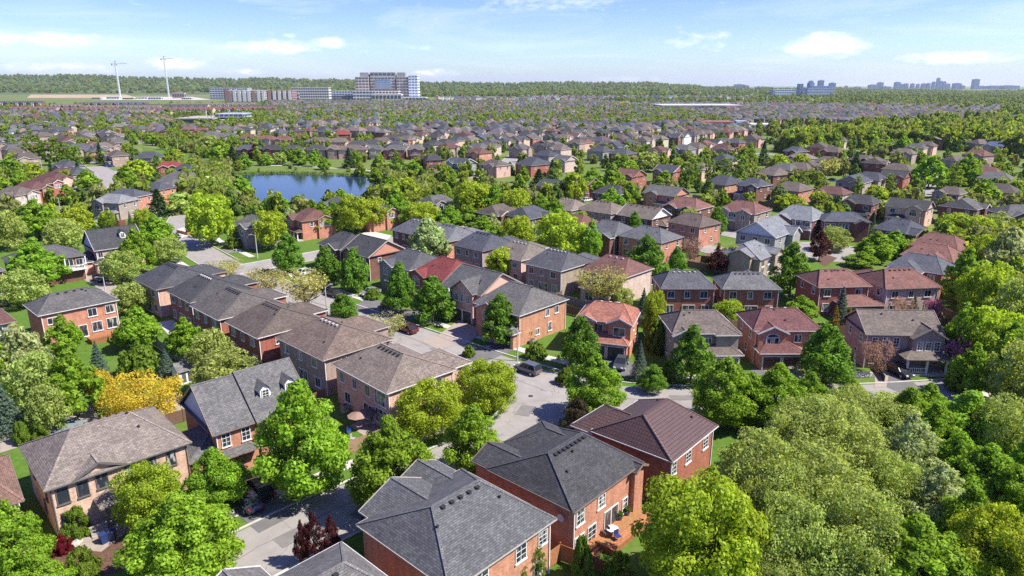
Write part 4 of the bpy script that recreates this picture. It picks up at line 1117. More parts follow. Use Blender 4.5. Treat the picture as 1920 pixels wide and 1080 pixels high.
# -------- mid distance: near eave corner in the survey photograph, width, depth, angle, roof, wall
MID = [('U3', 1560, 955, 11, 10, 47, 'rb', 'bB'), ('U3', 830, 842, 11, 10, 47, 'br', 'dB'), ('U3', 1120, 872, 11, 11, 47, 'sl', 'dB'), ('U3', 255, 738, 10, 9, 47, 'gr', 'gy'),
       ('U3', 1350, 590, 10, 10, 47, 'sl', 'oB', 'gy'), ('U3', 1640, 565, 10, 9, 47, 'br', 'dB', 'gy'), ('U3', 190, 340, 9, 10, 20, 'dk', 'rB'), ('U3', 515, 375, 10, 13, 47, 'sl', 'gy', 'gy'),
       ('U3', 820, 392, 10, 13, 44, 'br', 'pB'), ('U3', 1130, 388, 14, 12, 40, 'sl', 'rB'), ('U3', 665, 280, 11, 12, 47, 'rb', 'oB'), ('U3', 745, 222, 11, 12, 47, 'br', 'bg'),
       ('U3', 1450, 348, 10, 10, 47, 'gr', 'bg', 'gy'), ('U3', 1400, 245, 11, 11, 47, 'tn', 'bg'), ('U3', 1620, 185, 11, 11, 47, 'rb', 'pB'), ('U3', 1290, 302, 10, 12, 47, 'sl', 'gy'),
       ('U3', 250, 203, 11, 11, 47, 'dk', 'bg'), ('U3', 350, 188, 11, 11, 47, 'dk', 'bg'), ('U3', 460, 165, 11, 11, 47, 'sl', 'pB'), ('U3', 560, 145, 11, 11, 47, 'dk', 'oB'), ('U3', 1780, 262, 11, 12, 47, 'sl', 'gy'),
       ('U4', 1055, 565, 13, 9, 42, 'sl', 'oB'), ('U4', 1345, 582, 11, 9, 40, 'sl', 'dB'), ('U4', 1720, 622, 11, 11, 42, 'tn', 'oB'), ('U4', 1490, 478, 12, 10, 30, 'tn', 'dB'),
       ('U4', 590, 450, 11, 11, 47, 'sl', 'rB', 'gy'), ('U4', 850, 425, 11, 11, 47, 'tn', 'pB'), ('U4', 1105, 350, 11, 12, 47, 'sl', 'pB'), ('U4', 230, 492, 11, 10, 47, 'rb', 'rB', 'gy'),
       ('U4', 600, 668, 11, 13, 47, 'gr', 'oB', 'gy'), ('U4', 85, 655, 11, 11, 47, 'dk', 'dB'), ('U4', 1800, 425, 11, 12, 47, 'br', 'dB'), ('U4', 1640, 430, 11, 10, 47, 'gr', 'bB'),
       ('U4', 720, 245, 11, 11, 47, 'gr', 'gy'), ('U4', 820, 225, 11, 11, 47, 'br', 'bg'), ('U4', 905, 205, 11, 11, 47, 'rb', 'bg'), ('U4', 985, 190, 11, 11, 47, 'dk', 'wh', 'gy'), ('U4', 1180, 185, 11, 11, 47, 'sl', 'rB'),
       ('U4', 1080, 180, 11, 11, 47, 'br', 'pB'), ('U4', 1340, 155, 12, 14, 40, 'br', 'pB'), ('U4', 1700, 265, 11, 10, 30, 'sl', 'dB'), ('U4', 1800, 330, 11, 13, 40, 'tn', 'bB'), ('U4', 350, 165, 11, 11, 47, 'tn', 'bg'), ('U4', 480, 152, 11, 11, 47, 'tn', 'bg'),
       ('U4', 90, 225, 11, 13, 47, 'sl', 'gy'), ('U4', 160, 290, 11, 12, 47, 'sl', 'dB'), ('U4', 560, 95, 11, 11, 47, 'br', 'bg'), ('U4', 840, 90, 11, 11, 47, 'br', 'bg'), ('U4', 690, 130, 11, 11, 47, 'gr', 'wh', 'gy'),
       ('U5', 290, 652, 9, 11, 42, 'rb', 'bg'), ('U5', 1500, 787, 10, 11, 40, 'gr', 'dB'), ('U5', 1760, 840, 13, 11, -6, 'gr', 'dB'), ('U5', 1050, 792, 10, 12, 47, 'dk', 'pB', 'gy'), ('U5', 560, 742, 10, 10, 47, 'dk', 'dB'),
       ('U5', 480, 548, 11, 11, 47, 'sl', 'bB', 'gx'), ('U5', 620, 520, 11, 10, 47, 'sl', 'bB'), ('U5', 850, 502, 10, 10, 47, 'dk', 'rB', 'gy'), ('U5', 890, 435, 11, 12, 47, 'br', 'bB'), ('U5', 540, 345, 10, 11, 47, 'br', 'dB'),
       ('U5', 660, 372, 11, 11, 47, 'br', 'dB'), ('U5', 140, 228, 11, 12, 47, 'br', 'rB'), ('U5', 250, 268, 11, 12, 40, 'br', 'rB'), ('U5', 240, 365, 11, 12, 47, 'br', 'bB'), ('U5', 70, 420, 11, 12, 47, 'br', 'bB'),
       ('U5', 920, 285, 11, 12, 47, 'tn', 'bB'), ('U5', 1020, 235, 11, 11, 47, 'gr', 'pB'), ('U5', 1110, 215, 11, 11, 47, 'br', 'pB'), ('U5', 1180, 170, 11, 11, 47, 'tn', 'oB'), ('U5', 1350, 180, 11, 11, 20, 'br', 'bB'), ('U5', 1520, 190, 12, 11, 10, 'tn', 'bB'),
       ('U5', 1560, 302, 12, 12, 30, 'rb', 'bB'), ('U5', 1730, 215, 11, 11, 45, 'bl', 'bB'), ('U5', 1560, 412, 11, 11, 47, 'br', 'dB'), ('U5', 1700, 470, 11, 11, 47, 'rb', 'bB'), ('U5', 1800, 520, 11, 12, 47, 'gr', 'bB'), ('U5', 1850, 640, 11, 12, 47, 'br', 'pB'), ('U5', 1310, 345, 10, 9, 20, 'br', 'bB'), ('U5', 1340, 650, 9, 8, 40, 'br', 'bB'),
       ('U5', 310, 170, 11, 11, 47, 'gr', 'bg'), ('U5', 380, 135, 11, 11, 47, 'sl', 'bg'), ('U5', 560, 118, 11, 11, 47, 'br', 'bg'), ('U5', 640, 100, 11, 11, 47, 'tn', 'bg'), ('U5', 800, 215, 10, 10, 47, 'sl', 'dB'),
       ('U1', 1065, 728, 9.5, 11, 76, 'lg', 'bB', 'gy0'), ('U1', 1205, 675, 9.5, 13, 76, 'sl', 'oB'), ('U1', 1425, 610, 9.5, 11, 74, 'sl', 'oB'), ('U1', 1535, 570, 9.5, 11, 70, 'gr', 'oB'), ('U1', 1645, 505, 9.5, 12, 68, 'gr', 'pB'), ('U1', 1690, 435, 9.5, 11, 66, 'sl', 'rB'),
       ('U1', 1400, 408, 11, 10, 20, 'rd', 'rB', 'gf'), ('U1', 130, 660, 10, 11, 72, 'br', 'bg', 'gf'), ('U1', 270, 610, 10, 11, 72, 'mr', 'rB', 'gf'), ('U1', 375, 560, 10, 11, 72, 'mr', 'rB', 'gf'), ('U1', 470, 520, 10, 11, 72, 'mr', 'pB', 'gf'), ('U1', 590, 470, 10, 11, 72, 'mr', 'pB', 'gf'), ('U1', 650, 470, 11, 11, 70, 'sl', 'gy'),
       ('U1', 560, 405, 11, 12, 60, 'sl', 'gy'), ('U1', 150, 330, 11, 12, 47, 'br', 'bB'), ('U1', 60, 290, 11, 12, 47, 'br', 'bB'), ('U1', 1000, 303, 11, 12, 47, 'br', 'bB'), ('U1', 1200, 318, 12, 12, 10, 'sl', 'gy'), ('U1', 810, 262, 11, 11, 47, 'sl', 'rB'), ('U1', 780, 215, 11, 11, 47, 'rb', 'rB'),
       ('U1', 460, 72, 13, 12, 10, 'sl', 'oB'), ('U1', 200, 60, 12, 11, 30, 'sl', 'bB'), ('U1', 250, 118, 11, 11, 47, 'gr', 'rB'), ('U1', 1330, 45, 11, 14, 10, 'tn', 'oB'), ('U1', 1620, 60, 12, 11, 10, 'rb', 'rB'), ('U1', 1740, 75, 11, 11, 10, 'rb', 'oB'), ('U1', 1820, 110, 12, 11, 10, 'gr', 'bg'), ('U1', 530, 215, 11, 11, 47, 'dk', 'rB'), ('U1', 30, 400, 11, 11, 47, 'sl', 'bB'),
       ('U2', 410, 955, 10, 10, 47, 'gr', 'gy', 'gf'), ('U2', 885, 890, 11, 9, 40, 'rb', 'oB', 'gf'), ('U2', 1530, 822, 11, 11, 47, 'sl', 'oB', 'gf'), ('U2', 1200, 770, 10, 10, 47, 'gr', 'gy')]
for i, (x0, w) in enumerate([(272, 230), (505, 205), (712, 170), (925, 185), (1105, 110), (1212, 270), (1490, 125), (1618, 210), (1832, 160)]):
    MID.append(('U2', x0, 245, w / 4.8 * 393 / FPX, 11, 2, ['sl', 'dk', 'dk', 'dk', 'tn', 'tn', 'gr', 'gr', 'gr'][i], ['dB', 'dB', 'rB', 'bB', 'bB', 'pB', 'bg', 'rB', 'rB'][i], 'pond'))
for i, (x0, w, y0, rr, ww) in enumerate([(320, 160, 140, 'rb', 'bg'), (455, 180, 150, 'rb', 'bg'), (625, 150, 155, 'rb', 'oB'), (910, 230, 170, 'tn', 'bg'), (1130, 140, 175, 'tn', 'pB'), (1180, 155, 105, 'rd', 'dB'), (0, 120, 115, 'gr', 'bg'), (90, 200, 125, 'gr', 'bg'), (245, 220, 65, 'dk', 'bg'),
                                         (1290, 150, 200, 'dk', 'bg'), (1430, 150, 190, 'dk', 'wh'), (1600, 160, 145, 'dk', 'bg'), (100, 150, 60, 'tn', 'bg'), (1720, 150, 130, 'dk', 'pB'), (480, 150, 60, 'dk', 'bg')]):
    MID.append(('U2', x0, y0, w / 4.8 * 520 / FPX, 11, random.choice([2, 10, -5]), rr, ww))
PEND = []
for i, e in enumerate(MID):
    key, px_, py_, w, d, an, rr, ww = e[:8]
    op = e[8] if len(e) > 8 else ''
    P0 = kp(key, (px_, py_), 5.6)
    dist = math.hypot(*P0)
    frn = random.choice([1, 1, 3, 0]) if not op else 1
    if abs(an) < 25: frn = 2 if op == 'pond' else random.choice([0, 2])
    kind = {'gy': 'gy', 'gx': 'gx'}.get(op, 'hip')
    ex = []
    lf = -1 if i % 2 else 1
    if op == 'gf':
        ex = [('gw', 1 if an > 25 else 0, 2.2 * lf, 4.2, .9, 5.6, 'm'), ('lean', 1 if an > 25 else 0, -1.6 * lf, 5, 1.6, 2.7, 3.5, 'p')]
        ex += [('gw', 0, 1.5, 4.0, .6, 5.6, '3')]
    elif frn in (0, 1):
        ex = [('gw', frn, 2.4 * lf, 4.2, 1.0, 5.6, random.choice(['a', 'm', '1'])), ('lean', frn, -2.0 * lf, 5, 1.6, 2.7, 3.6, 'g')]
    else:
        ex = [('hw', frn, 2 * lf, 5.5, 2.4)]
        if random.random() < .4: ex.append(('lean', (frn + 2) % 4, 0, 5, 2.2, 2.7, 3.5, 'r'))
    if op == 'pond':
        ex += [('gw', 0, random.uniform(-1.5, 1.5), 3.2, .5, 5.8, '1')]
    house(key, (px_, py_), an, w, d, frn, rr, ww, None, None, ex=ex, kind=kind, det=1 if dist < 330 else 0, vents=0, wall2=('oB' if ww == 'oB' else None) if kind != 'hip' else None, group='houses of the middle distance',
          garage=random.choice([(.05, .05, .055), (.3, .26, .22), (.6, .58, .54)]))
# ------------------------------------------------------------------ trees
def prof_round(t): return np.sqrt(np.clip(1 - (2 * t - .9) ** 2 / 1.25, 0, 1))
def prof_egg(t): return np.clip(np.sin(np.pi * np.clip(t, 0, 1) ** .54) ** .9, 0, 1)
def prof_pear(t): return np.clip(1.12 * (1 - t) ** .62 * np.clip(t * 6, 0, 1) ** .5, 0, 1)
def prof_col(t): return np.clip(np.sin(np.pi * np.clip(t, 0.02, 1) ** .8) ** .5, 0, 1)
def prof_vase(t): return np.clip(.35 + .75 * t - .25 * np.clip(t - .75, 0, 1) * 4, 0, 1)
def prof_bush(t): return np.sqrt(np.clip(1 - t ** 2, 0, 1))
def leaf_faces(name, pos, nrm, size, val, rng, long=1.0):
    n = len(pos)
    nrm = nrm / np.linalg.norm(nrm, axis=1, keepdims=True)
    r = rng.normal(size=(n, 3))
    tu = np.cross(nrm, r); tu /= np.linalg.norm(tu, axis=1, keepdims=True)
    tv = np.cross(nrm, tu)
    s = size[:, None]
    V = np.empty((n, 4, 3))
    V[:, 0] = pos - tu * s * long; V[:, 1] = pos + tv * s * .62 + nrm * s * .12
    V[:, 2] = pos + tu * s * long; V[:, 3] = pos - tv * s * .62 + nrm * s * .12
    me = bpy.data.meshes.new(name)
    me.vertices.add(n * 4); me.vertices.foreach_set('co', V.ravel())
    me.loops.add(n * 4); me.loops.foreach_set('vertex_index', np.arange(n * 4, dtype=np.int32))
    me.polygons.add(n); me.polygons.foreach_set('loop_start', np.arange(0, n * 4, 4, dtype=np.int32))
    me.polygons.foreach_set('loop_total', np.full(n, 4, dtype=np.int32))
    at = me.attributes.new('v', 'FLOAT', 'FACE'); at.data.foreach_set('value', val.astype(np.float32))
    me.update(); me.validate()
    me.materials.append(M['leaf'])
    return me
def crown(name, prof, asp, n, leaf, K, seed, lr=(.2, .38), spread=1.0, loose=.12):
    """radius 1, height asp, made of leaf clumps"""
    rng = np.random.RandomState(seed)
    t_ = rng.uniform(.04, .97, K)
    rr = prof(t_)
    an = rng.uniform(0, 2 * np.pi, K) + np.arange(K) * 2.4
    l = rng.uniform(lr[0], lr[1], K) * (.45 + .55 * rr)
    rad = np.clip(rr - l * .75, 0, 1) * np.where(rng.rand(K) < .72, 1, rng.rand(K))
    C = np.stack([rad * np.cos(an), rad * np.sin(an), t_ * asp], 1)
    C[:, :2] *= rng.uniform(.74, 1.16, K)[:, None]
    C[:, 2] += rng.normal(0, .06, K) * asp * .5
    w = l ** 2; w /= w.sum()
    idx = rng.choice(K, n, p=w)
    d = rng.normal(size=(n, 3)); d[:, 2] += .25
    out = C[idx] * np.array([1, 1, 0]); out /= np.linalg.norm(out, axis=1, keepdims=True) + .05
    d += out * .5
    d /= np.linalg.norm(d, axis=1, keepdims=True)
    sh = np.clip(rng.normal(.95, loose, n), .3, 1.3)
    p = C[idx] + d * (l[idx] * sh)[:, None] * np.array([1, 1, .9]) * spread
    p[:, 2] = np.clip(p[:, 2], 0.0, None)
    nr = d + rng.normal(size=(n, 3)) * .45
    lob = rng.uniform(.84, 1.18, K)
    val = lob[idx] * rng.uniform(.7, 1.3, n)
    return leaf_faces(name, p, nr, leaf * rng.uniform(.6, 1.3, n), val, rng)
def spruce(name, n, leaf, seed):
    rng = np.random.RandomState(seed)
    t_ = rng.power(1.0, n) ** 1.25
    tier = np.round(t_ * 13) / 13 + rng.normal(0, .008, n)
    rmax = (1 - tier) * .96 + .03
    an = rng.uniform(0, 2 * np.pi, n)
    br = 1 + .16 * np.sin(an * 7 + tier * 40) + rng.normal(0, .06, n)
    rad = rmax * np.sqrt(rng.uniform(.12, 1, n)) * br
    p = np.stack([rad * np.cos(an), rad * np.sin(an), tier * 3.1 - rad * .28 + rng.normal(0, .03, n) + .25], 1)
    p[:, 2] = np.clip(p[:, 2], .02, None)
    nr = np.stack([np.cos(an) * .5, np.sin(an) * .5, np.ones(n) * .9], 1) + rng.normal(size=(n, 3)) * .45
    return leaf_faces(name, p, nr, leaf * rng.uniform(.6, 1.3, n), rng.uniform(.65, 1.3, n), rng, 1.25)
def trunk_mesh(name, h, r, limbs, seed, spread):
    rng = random.Random(seed)
    b = MB()
    pts = [(0, 0, -.03 * h)]
    for i in range(1, 5):
        pts.append((rng.uniform(-.04, .04) * h * .3, rng.uniform(-.04, .04) * h * .3, h * i / 4))
    for i in range(4):
        b.tube(pts[i], pts[i + 1], r * (1.25 - .25 * i), r * (1.25 - .25 * (i + 1)), 7, False)
    for k in range(limbs):
        z = h * rng.uniform(.3, .8); a = k * 2.4 + rng.random()
        L = spread * rng.uniform(.55, .9)
        m = (math.cos(a) * L * .5, math.sin(a) * L * .5, z + h * .16)
        e = (math.cos(a) * L, math.sin(a) * L, z + h * rng.uniform(.26, .42))
        b.tube((0, 0, z), m, r * .5, r * .32, 5, False); b.tube(m, e, r * .32, r * .1, 5, False)
        for q in range(2):
            aa = a + rng.uniform(-.9, .9)
            b.tube(m, (m[0] + math.cos(aa) * L * .4, m[1] + math.sin(aa) * L * .4, m[2] + h * rng.uniform(.1, .26)), r * .25, r * .08, 4, False)
    return b.mesh(name, M['bark'], False)
# species: profile, aspect (height / radius of the crown), clear trunk share, colour, words, leaf scale, clumps, density
SPEC = {
 'm': dict(prof=prof_egg, asp=2.2, clear=.13, col=(.215, .36, .028), word='bright green maple', K=64, dens=1.0, leaf=1.0),
 'y': dict(prof=prof_round, asp=1.75, clear=.14, col=(.315, .41, .03), word='yellow-green tree', K=70, dens=1.05, leaf=.85),
 'o': dict(prof=prof_round, asp=1.7, clear=.1, col=(.325, .40, .105), word='olive green tree', K=85, dens=1.1, leaf=.72),
 'p': dict(prof=prof_pear, asp=2.15, clear=.12, col=(.135, .265, .026), word='dense teardrop-shaped tree', K=80, dens=1.1, leaf=.85),
 'c': dict(prof=prof_col, asp=5.0, clear=.05, col=(.17, .26, .028), word='narrow columnar tree', K=60, dens=.8, leaf=.9),
 'r': dict(prof=prof_egg, asp=2.6, clear=.14, col=(.085, .020, .022), word='dark red plum tree', K=50, dens=.8, leaf=.9),
 'd': dict(prof=prof_egg, asp=2.2, clear=.12, col=(.075, .06, .035), word='dark bronze tree', K=50, dens=.8, leaf=.9),
 'b': dict(prof=prof_round, asp=1.6, clear=.14, col=(.38, .14, .28), word='pink blossoming tree', K=50, dens=.6, leaf=.8),
 'k': dict(prof=prof_vase, asp=1.5, clear=.14, col=(.33, .2, .18), word='bare pinkish brown tree', K=60, dens=.35, leaf=.6),
 'h': dict(prof=prof_vase, asp=1.25, clear=.3, col=(.38, .37, .12), word='thin-leaved spreading locust', K=75, dens=.34, leaf=.6),
 'g': dict(prof=prof_round, asp=1.5, clear=.1, col=(.52, .42, .045), word='golden yellow tree', K=60, dens=.6, leaf=.7),
 'w': dict(prof=prof_egg, asp=2.0, clear=.12, col=(.37, .44, .20), word='silvery green tree', K=70, dens=1.0, leaf=.9),
 'q': dict(prof=prof_bush, asp=1.0, clear=0, col=(.16, .012, .02), word='crimson shrub', K=30, dens=.5, leaf=1.1),
 'z': dict(prof=prof_bush, asp=1.05, clear=0, col=(.16, .25, .028), word='rounded green shrub', K=34, dens=.5, leaf=1.2),
 's': dict(prof=None, asp=3.3, clear=0, col=(.11, .165, .12), word='bluish spruce', K=0, dens=.9, leaf=.85),
 'e': dict(prof=None, asp=3.3, clear=0, col=(.05, .105, .03), word='dark green conifer', K=0, dens=.9, leaf=.85),
 't': dict(prof=prof_pear, asp=3.4, clear=0, col=(.30, .21, .02), word='gold-tipped cedar', K=40, dens=.5, leaf=1.0),
}
_crown = {}
def crown_for(sp, lod, var):
    key = (sp, lod, var)
    if key in _crown: return _crown[key]
    s = SPEC[sp]
    n, lf = [(20000, .042), (6000, .076), (1000, .19)][lod]
    n = int(n * s['dens']); lf *= s['leaf'] if lod < 2 else (.5 + .5 * s['leaf'])
    seed = hash((sp.encode()[0], lod, var)) % 9999
    if s['prof'] is None: me = spruce('crown', n, lf * .8, seed)
    else: me = crown('crown', s['prof'], s['asp'], n, lf, int(s['K'] * (1.9 if lod < 2 else 1.2)), seed, loose=.26 if sp in 'hk' else .2, lr=(.14, .26) if sp in 'hk' else (.12, .27))
    _crown[key] = me
    return me
_trunk = {}
def trunk_for(sp):
    k = 'h' if sp in 'hk' else ('s' if sp in 'sect' else 'm')
    if k not in _trunk:
        _trunk[k] = [trunk_mesh('trunk', 1.0, .05 if k != 's' else .035, {'h': 11, 'm': 8, 's': 0}[k], q, {'h': .85, 'm': .5, 's': .1}[k]) for q in range(3)]
    return random.choice(_trunk[k])
TREES = []
def tree(x, y, h, r, sp, lod=None, label=None, name=None, tint=None):
    s = SPEC[sp]
    D_ = math.hypot(x, y)
    if lod is None: lod = 0 if D_ < 97 else (1 if D_ < 240 else 2)
    nm = name or {'s': 'spruce_tree', 'e': 'conifer_tree', 't': 'cedar_tree', 'q': 'shrub', 'z': 'shrub', 'c': 'columnar_tree', 'm': 'maple_tree', 'r': 'plum_tree'}.get(sp, 'tree')
    root = empty(nm, (x, y, 0), random.uniform(0, 6.28))
    clear = s['clear'] * h
    hc = h - clear
    cr = link('crown', crown_for(sp, lod, random.randrange(2 if lod == 0 else 2)), root, (0, 0, clear), 0, scale=(r, r, hc / s['asp']))
    j = random.uniform(.95, 1.08)
    col = tint or s['col']
    cr.color = (col[0] * j * random.uniform(.95, 1.05), col[1] * j, col[2] * j, 1)
    if sp not in 'qz':
        link('trunk', trunk_for(sp), root, scale=(max(r * .9, 1.2), max(r * .9, 1.2), h * .72 if sp not in 'se' else h * .9))
    tag(root, label, 'shrub' if sp in 'qz' else 'tree')
    TREES.append(dict(x=x, y=y, h=h, r=r, sp=sp, root=root, label=label))
    return root
def ptree(u, vt, vb, w, sp, **kw):
    x, y = gp(u, vb)
    d = project(x, y, 3)[2]
    r = w / 2 * d / FPX
    lo, hi = 0.5, 30.0
    # the outline's top lies a little behind the apex for wide crowns
    for _ in range(30):
        mid = (lo + hi) / 2
        back = 0.25 * r if sp not in 'scet' else 0
        if project(x, y + back, mid)[1] > vt: lo = mid
        else: hi = mid
    return tree(x, y, max(lo * .97, 1.0), r, sp, **kw)
PT = """578,700,930,168,m 738,768,958,152,m 890,748,893,112,m 813,712,822,124,y 915,672,770,108,y 1116,655,785,110,m 1082,738,812,60,d 1223,680,735,54,p
1198,640,712,42,s 1087,588,690,82,p 938,548,645,82,p 812,515,605,85,p 752,488,587,62,p 667,462,548,62,p 615,458,540,60,p 543,435,512,64,p 645,548,600,58,p
425,487,531,72,h 503,502,562,78,h 573,506,585,102,h 727,590,642,78,h 398,362,462,88,y 510,395,468,64,y 608,376,440,68,m 662,365,440,62,y 439,440,465,30,z
77,443,538,92,m 48,505,575,80,o 74,372,448,88,m 148,388,445,60,y 125,410,472,66,o 15,395,470,66,o 262,425,512,64,m 296,400,475,80,m 232,470,528,70,o 320,445,492,56,o
245,530,592,74,o 265,570,655,78,m 352,592,672,72,m 400,617,705,78,o 428,655,738,116,o 265,645,702,78,z 315,655,706,44,s 127,588,668,64,m 190,640,715,48,s 275,690,790,134,g 197,692,768,46,g
50,600,730,100,w 148,650,780,106,m 78,660,780,96,o 15,715,812,80,s 98,720,812,70,o 20,640,740,80,m 45,790,830,34,z 75,790,826,32,z
410,830,948,108,m 287,865,985,116,y 352,908,1092,194,m 42,925,1100,124,m 92,1035,1120,90,m 145,950,1003,48,z 117,1003,1034,38,q 158,1025,1082,60,z
570,970,1062,32,r 592,952,1058,42,r 624,960,1045,34,r 1297,880,1120,220,y 978,1045,1108,24,c 1010,1018,1095,28,c 1092,1005,1090,44,z 1160,1035,1092,62,z 975,828,842,10,t
1355,660,800,118,m 1450,672,800,118,m 1515,692,775,70,m 1592,705,780,66,m 1402,690,800,90,m 1735,715,790,70,m 1530,742,880,175,o 1640,735,850,150,o 1420,805,985,165,o 1520,835,1010,195,o 1475,925,1105,170,o 1585,905,1100,180,o
1690,718,850,115,m 1800,722,860,165,m 1872,742,890,120,o 1690,768,930,135,w 1742,855,1010,140,w 1832,820,975,155,m 1905,800,970,100,m 1700,950,1130,205,m 1852,950,1130,165,y 1800,900,1060,130,m 1622,990,1120,130,o 1440,1000,1130,130,o 1915,900,1080,100,m 1350,1010,1120,70,m 1590,790,930,150,o 1465,870,1040,140,o 1660,850,985,120,o 1780,800,940,120,m 1880,860,1010,120,m 1640,930,1075,130,m 1760,985,1120,140,m 1560,980,1125,120,o 1900,1000,1130,120,y 1740,745,870,110,m 1585,720,810,90,o 1480,770,890,110,o 1390,870,1010,100,o
1880,420,540,105,w 1800,462,575,74,m 1838,492,620,95,y 1902,520,660,100,o 1850,578,705,116,y 1792,566,690,76,m 1905,640,770,110,o 1815,640,740,80,m 1842,440,530,64,y 1880,600,720,90,m 1920,560,690,80,o 1795,690,730,46,z
1542,602,718,104,p 1295,606,718,88,p 1640,640,702,60,k 1790,630,702,52,b 1745,560,602,38,b 1573,538,612,46,s 1710,553,597,30,s 1563,572,622,19,t 1588,575,620,23,t 1592,655,720,30,s
1500,552,598,58,m 1365,560,602,52,y 1480,452,555,80,p 1390,458,510,78,y 1343,458,515,40,r 1295,448,495,40,k 1535,430,488,42,r 1210,438,528,82,p 1268,460,512,34,p 1125,500,578,105,h
1048,398,485,94,y 970,403,468,66,y 908,403,468,66,m 805,403,495,78,w 940,465,525,54,y 1108,410,492,42,m 880,385,432,50,m 745,353,425,64,m 795,378,430,64,y 845,383,432,58,m 890,338,415,78,y 930,345,418,64,m 965,352,424,68,y 1012,362,430,64,m 1040,372,432,60,m
700,372,430,66,y 1205,540,600,34,s 1225,545,640,44,y 1230,600,660,40,z 1375,680,722,40,z 1560,425,470,60,o 1640,432,490,70,m 1675,430,482,60,m 1615,470,500,60,m 1720,445,490,50,y
1005,640,672,40,z 990,600,640,16,c 1060,690,720,36,z 880,648,668,24,z 700,540,560,30,z 1170,540,575,40,o 1250,680,715,30,z 1690,560,600,40,k
455,328,370,40,m 430,340,385,52,m 405,330,372,56,o 375,345,382,48,m 300,355,405,54,e 340,362,400,60,o 240,310,355,44,m 262,300,345,46,y 165,318,358,44,m 100,300,345,18,e 150,298,340,20,e 190,268,305,24,e
640,352,392,36,m 560,365,398,40,m 530,368,400,34,m 500,372,402,30,m 617,356,386,46,e 480,375,402,30,o 655,278,315,34,e 560,275,310,34,m 480,270,300,28,r 500,285,310,24,m 525,286,308,28,o 610,295,318,26,m 590,280,312,20,m
730,330,372,50,m 765,335,378,46,y 790,318,352,34,e 705,315,345,30,m 740,300,330,40,m 775,300,338,40,m 850,330,370,36,m 1010,318,362,54,e 1035,300,335,26,e
1075,325,380,42,y 1110,315,370,56,m 1150,310,370,50,m 1170,290,330,50,m 1215,285,322,46,o 1300,290,352,36,c 1330,295,345,22,c 1360,292,340,26,c 1385,285,350,34,c 1245,320,365,44,m 1285,300,358,30,c
1145,350,405,50,m 1160,365,415,44,m 1180,340,392,40,m 1460,345,388,30,c 1505,318,358,24,c 1530,318,362,26,c 1480,365,395,50,y 1430,265,310,28,e 1460,290,325,36,y 1500,290,330,40,y
1580,330,365,20,c 1605,330,372,22,c 1640,348,385,44,y 1665,325,362,22,c 1550,300,340,40,h 1740,290,352,58,m 1780,310,372,44,c 1810,285,348,48,m 1840,335,390,56,m 1905,345,382,28,m 1845,378,415,20,c 1718,335,360,30,z 1602,285,325,36,e 1660,255,290,30,m 1690,250,292,26,m
1870,395,440,60,w 1790,400,450,66,y 1830,405,460,50,y 1590,372,408,30,o 1665,375,410,50,o 1700,385,418,34,e 1720,385,415,24,e
50,255,300,26,c 75,258,300,24,c 25,248,290,22,c 95,262,310,24,c 110,262,310,22,c 125,265,312,24,c 140,268,315,22,c 8,240,275,22,c 60,240,280,20,c 150,270,320,20,c 25,290,345,44,m 40,320,370,50,m 10,330,385,50,m 60,305,340,40,y
395,255,285,40,o 330,258,275,18,m 305,262,280,16,m 350,262,282,16,m 370,264,285,16,m 285,250,272,18,m 250,248,268,18,m 415,262,305,46,m 438,275,312,40,e 460,285,318,26,m 330,280,300,30,y 300,290,312,30,y 345,300,330,36,y 250,275,292,26,m""".split()
for q in PT:
    u, vt, vb, w, sp = q.split(',')
    ptree(float(u), float(vt), float(vb), float(w), sp)
# ------------------------------------------------------------------ the suburb beyond: rows on the same 47 degree grid
rng = random.Random(5)
def visible(x, y, pad=60):
    u, v, d = project(x, y, 4)
    return d > 10 and -pad < u < 1920 + pad and v < 1080
def blocked(x, y):
    u, v, d = project(x, y, 0)
    if in_poly(x, y, bank): return True
    if v > 262 and 440 < u < 720 and v < 420: return True
    if 255 < u < 400 and 262 < v < 305: return True
    if u > 1500 and 236 < v < 292: return True
    if 320 < u < 500 and 214 < v < 246: return True
    return False
def zone(u, v):
    """share of house lots in each part of the far view"""
    if u > 1400: return 0.95 if 199 < v < 234 else (.15 if v < 199 else 0.0)
    if u > 1150: return 0.8 if v > 198 else .12
    if u > 700: return 0.84 if v > 190 else 0.1
    if u > 500: return .84 if v > 193 else 0
    return .8 if 214 < v else 0.0
LOTS = []
pitchx, pitchy = 12.6, 21.0
for i in range(-60, 190):
    for j in range(-150, 110):
        su = j * pitchx
        sv = i * pitchy + (8 if i % 2 else 0) + 6 * math.sin(j * .07 + i)
        an = 47 + 9 * math.sin(i * .11 + .3) + 6 * math.sin(j * .05)
        x = su * u47[0] + sv * v47[0] + 60 * math.sin(sv * .004)
        y = su * u47[1] + sv * v47[1] + 300 + 50 * math.sin(su * .005)
        if not visible(x, y) or y < 330 or y > 1750: continue
        if i % 9 == 0 or j % 17 == 0: continue
        u, v, d = project(x, y, 0)
        if v > 300 or blocked(x, y): continue
        if rng.random() > zone(u, v): continue
        if near_house(x, y, 7.5) or near_road(x, y, 8): continue
        LOTS.append((d, x, y, an + rng.choice([0, 90]), u, v))
LOTS.sort()
fr_roof = ['dk', 'dk', 'dk', 'sl', 'sl', 'sl', 'gr', 'gr', 'br', 'br', 'tn', 'mr']
fr_wall = ['rB', 'bB', 'bB', 'bB', 'pB', 'bg', 'bg', 'dB', 'gy']
n_ind = max(0, 296 - len(HOUSES))
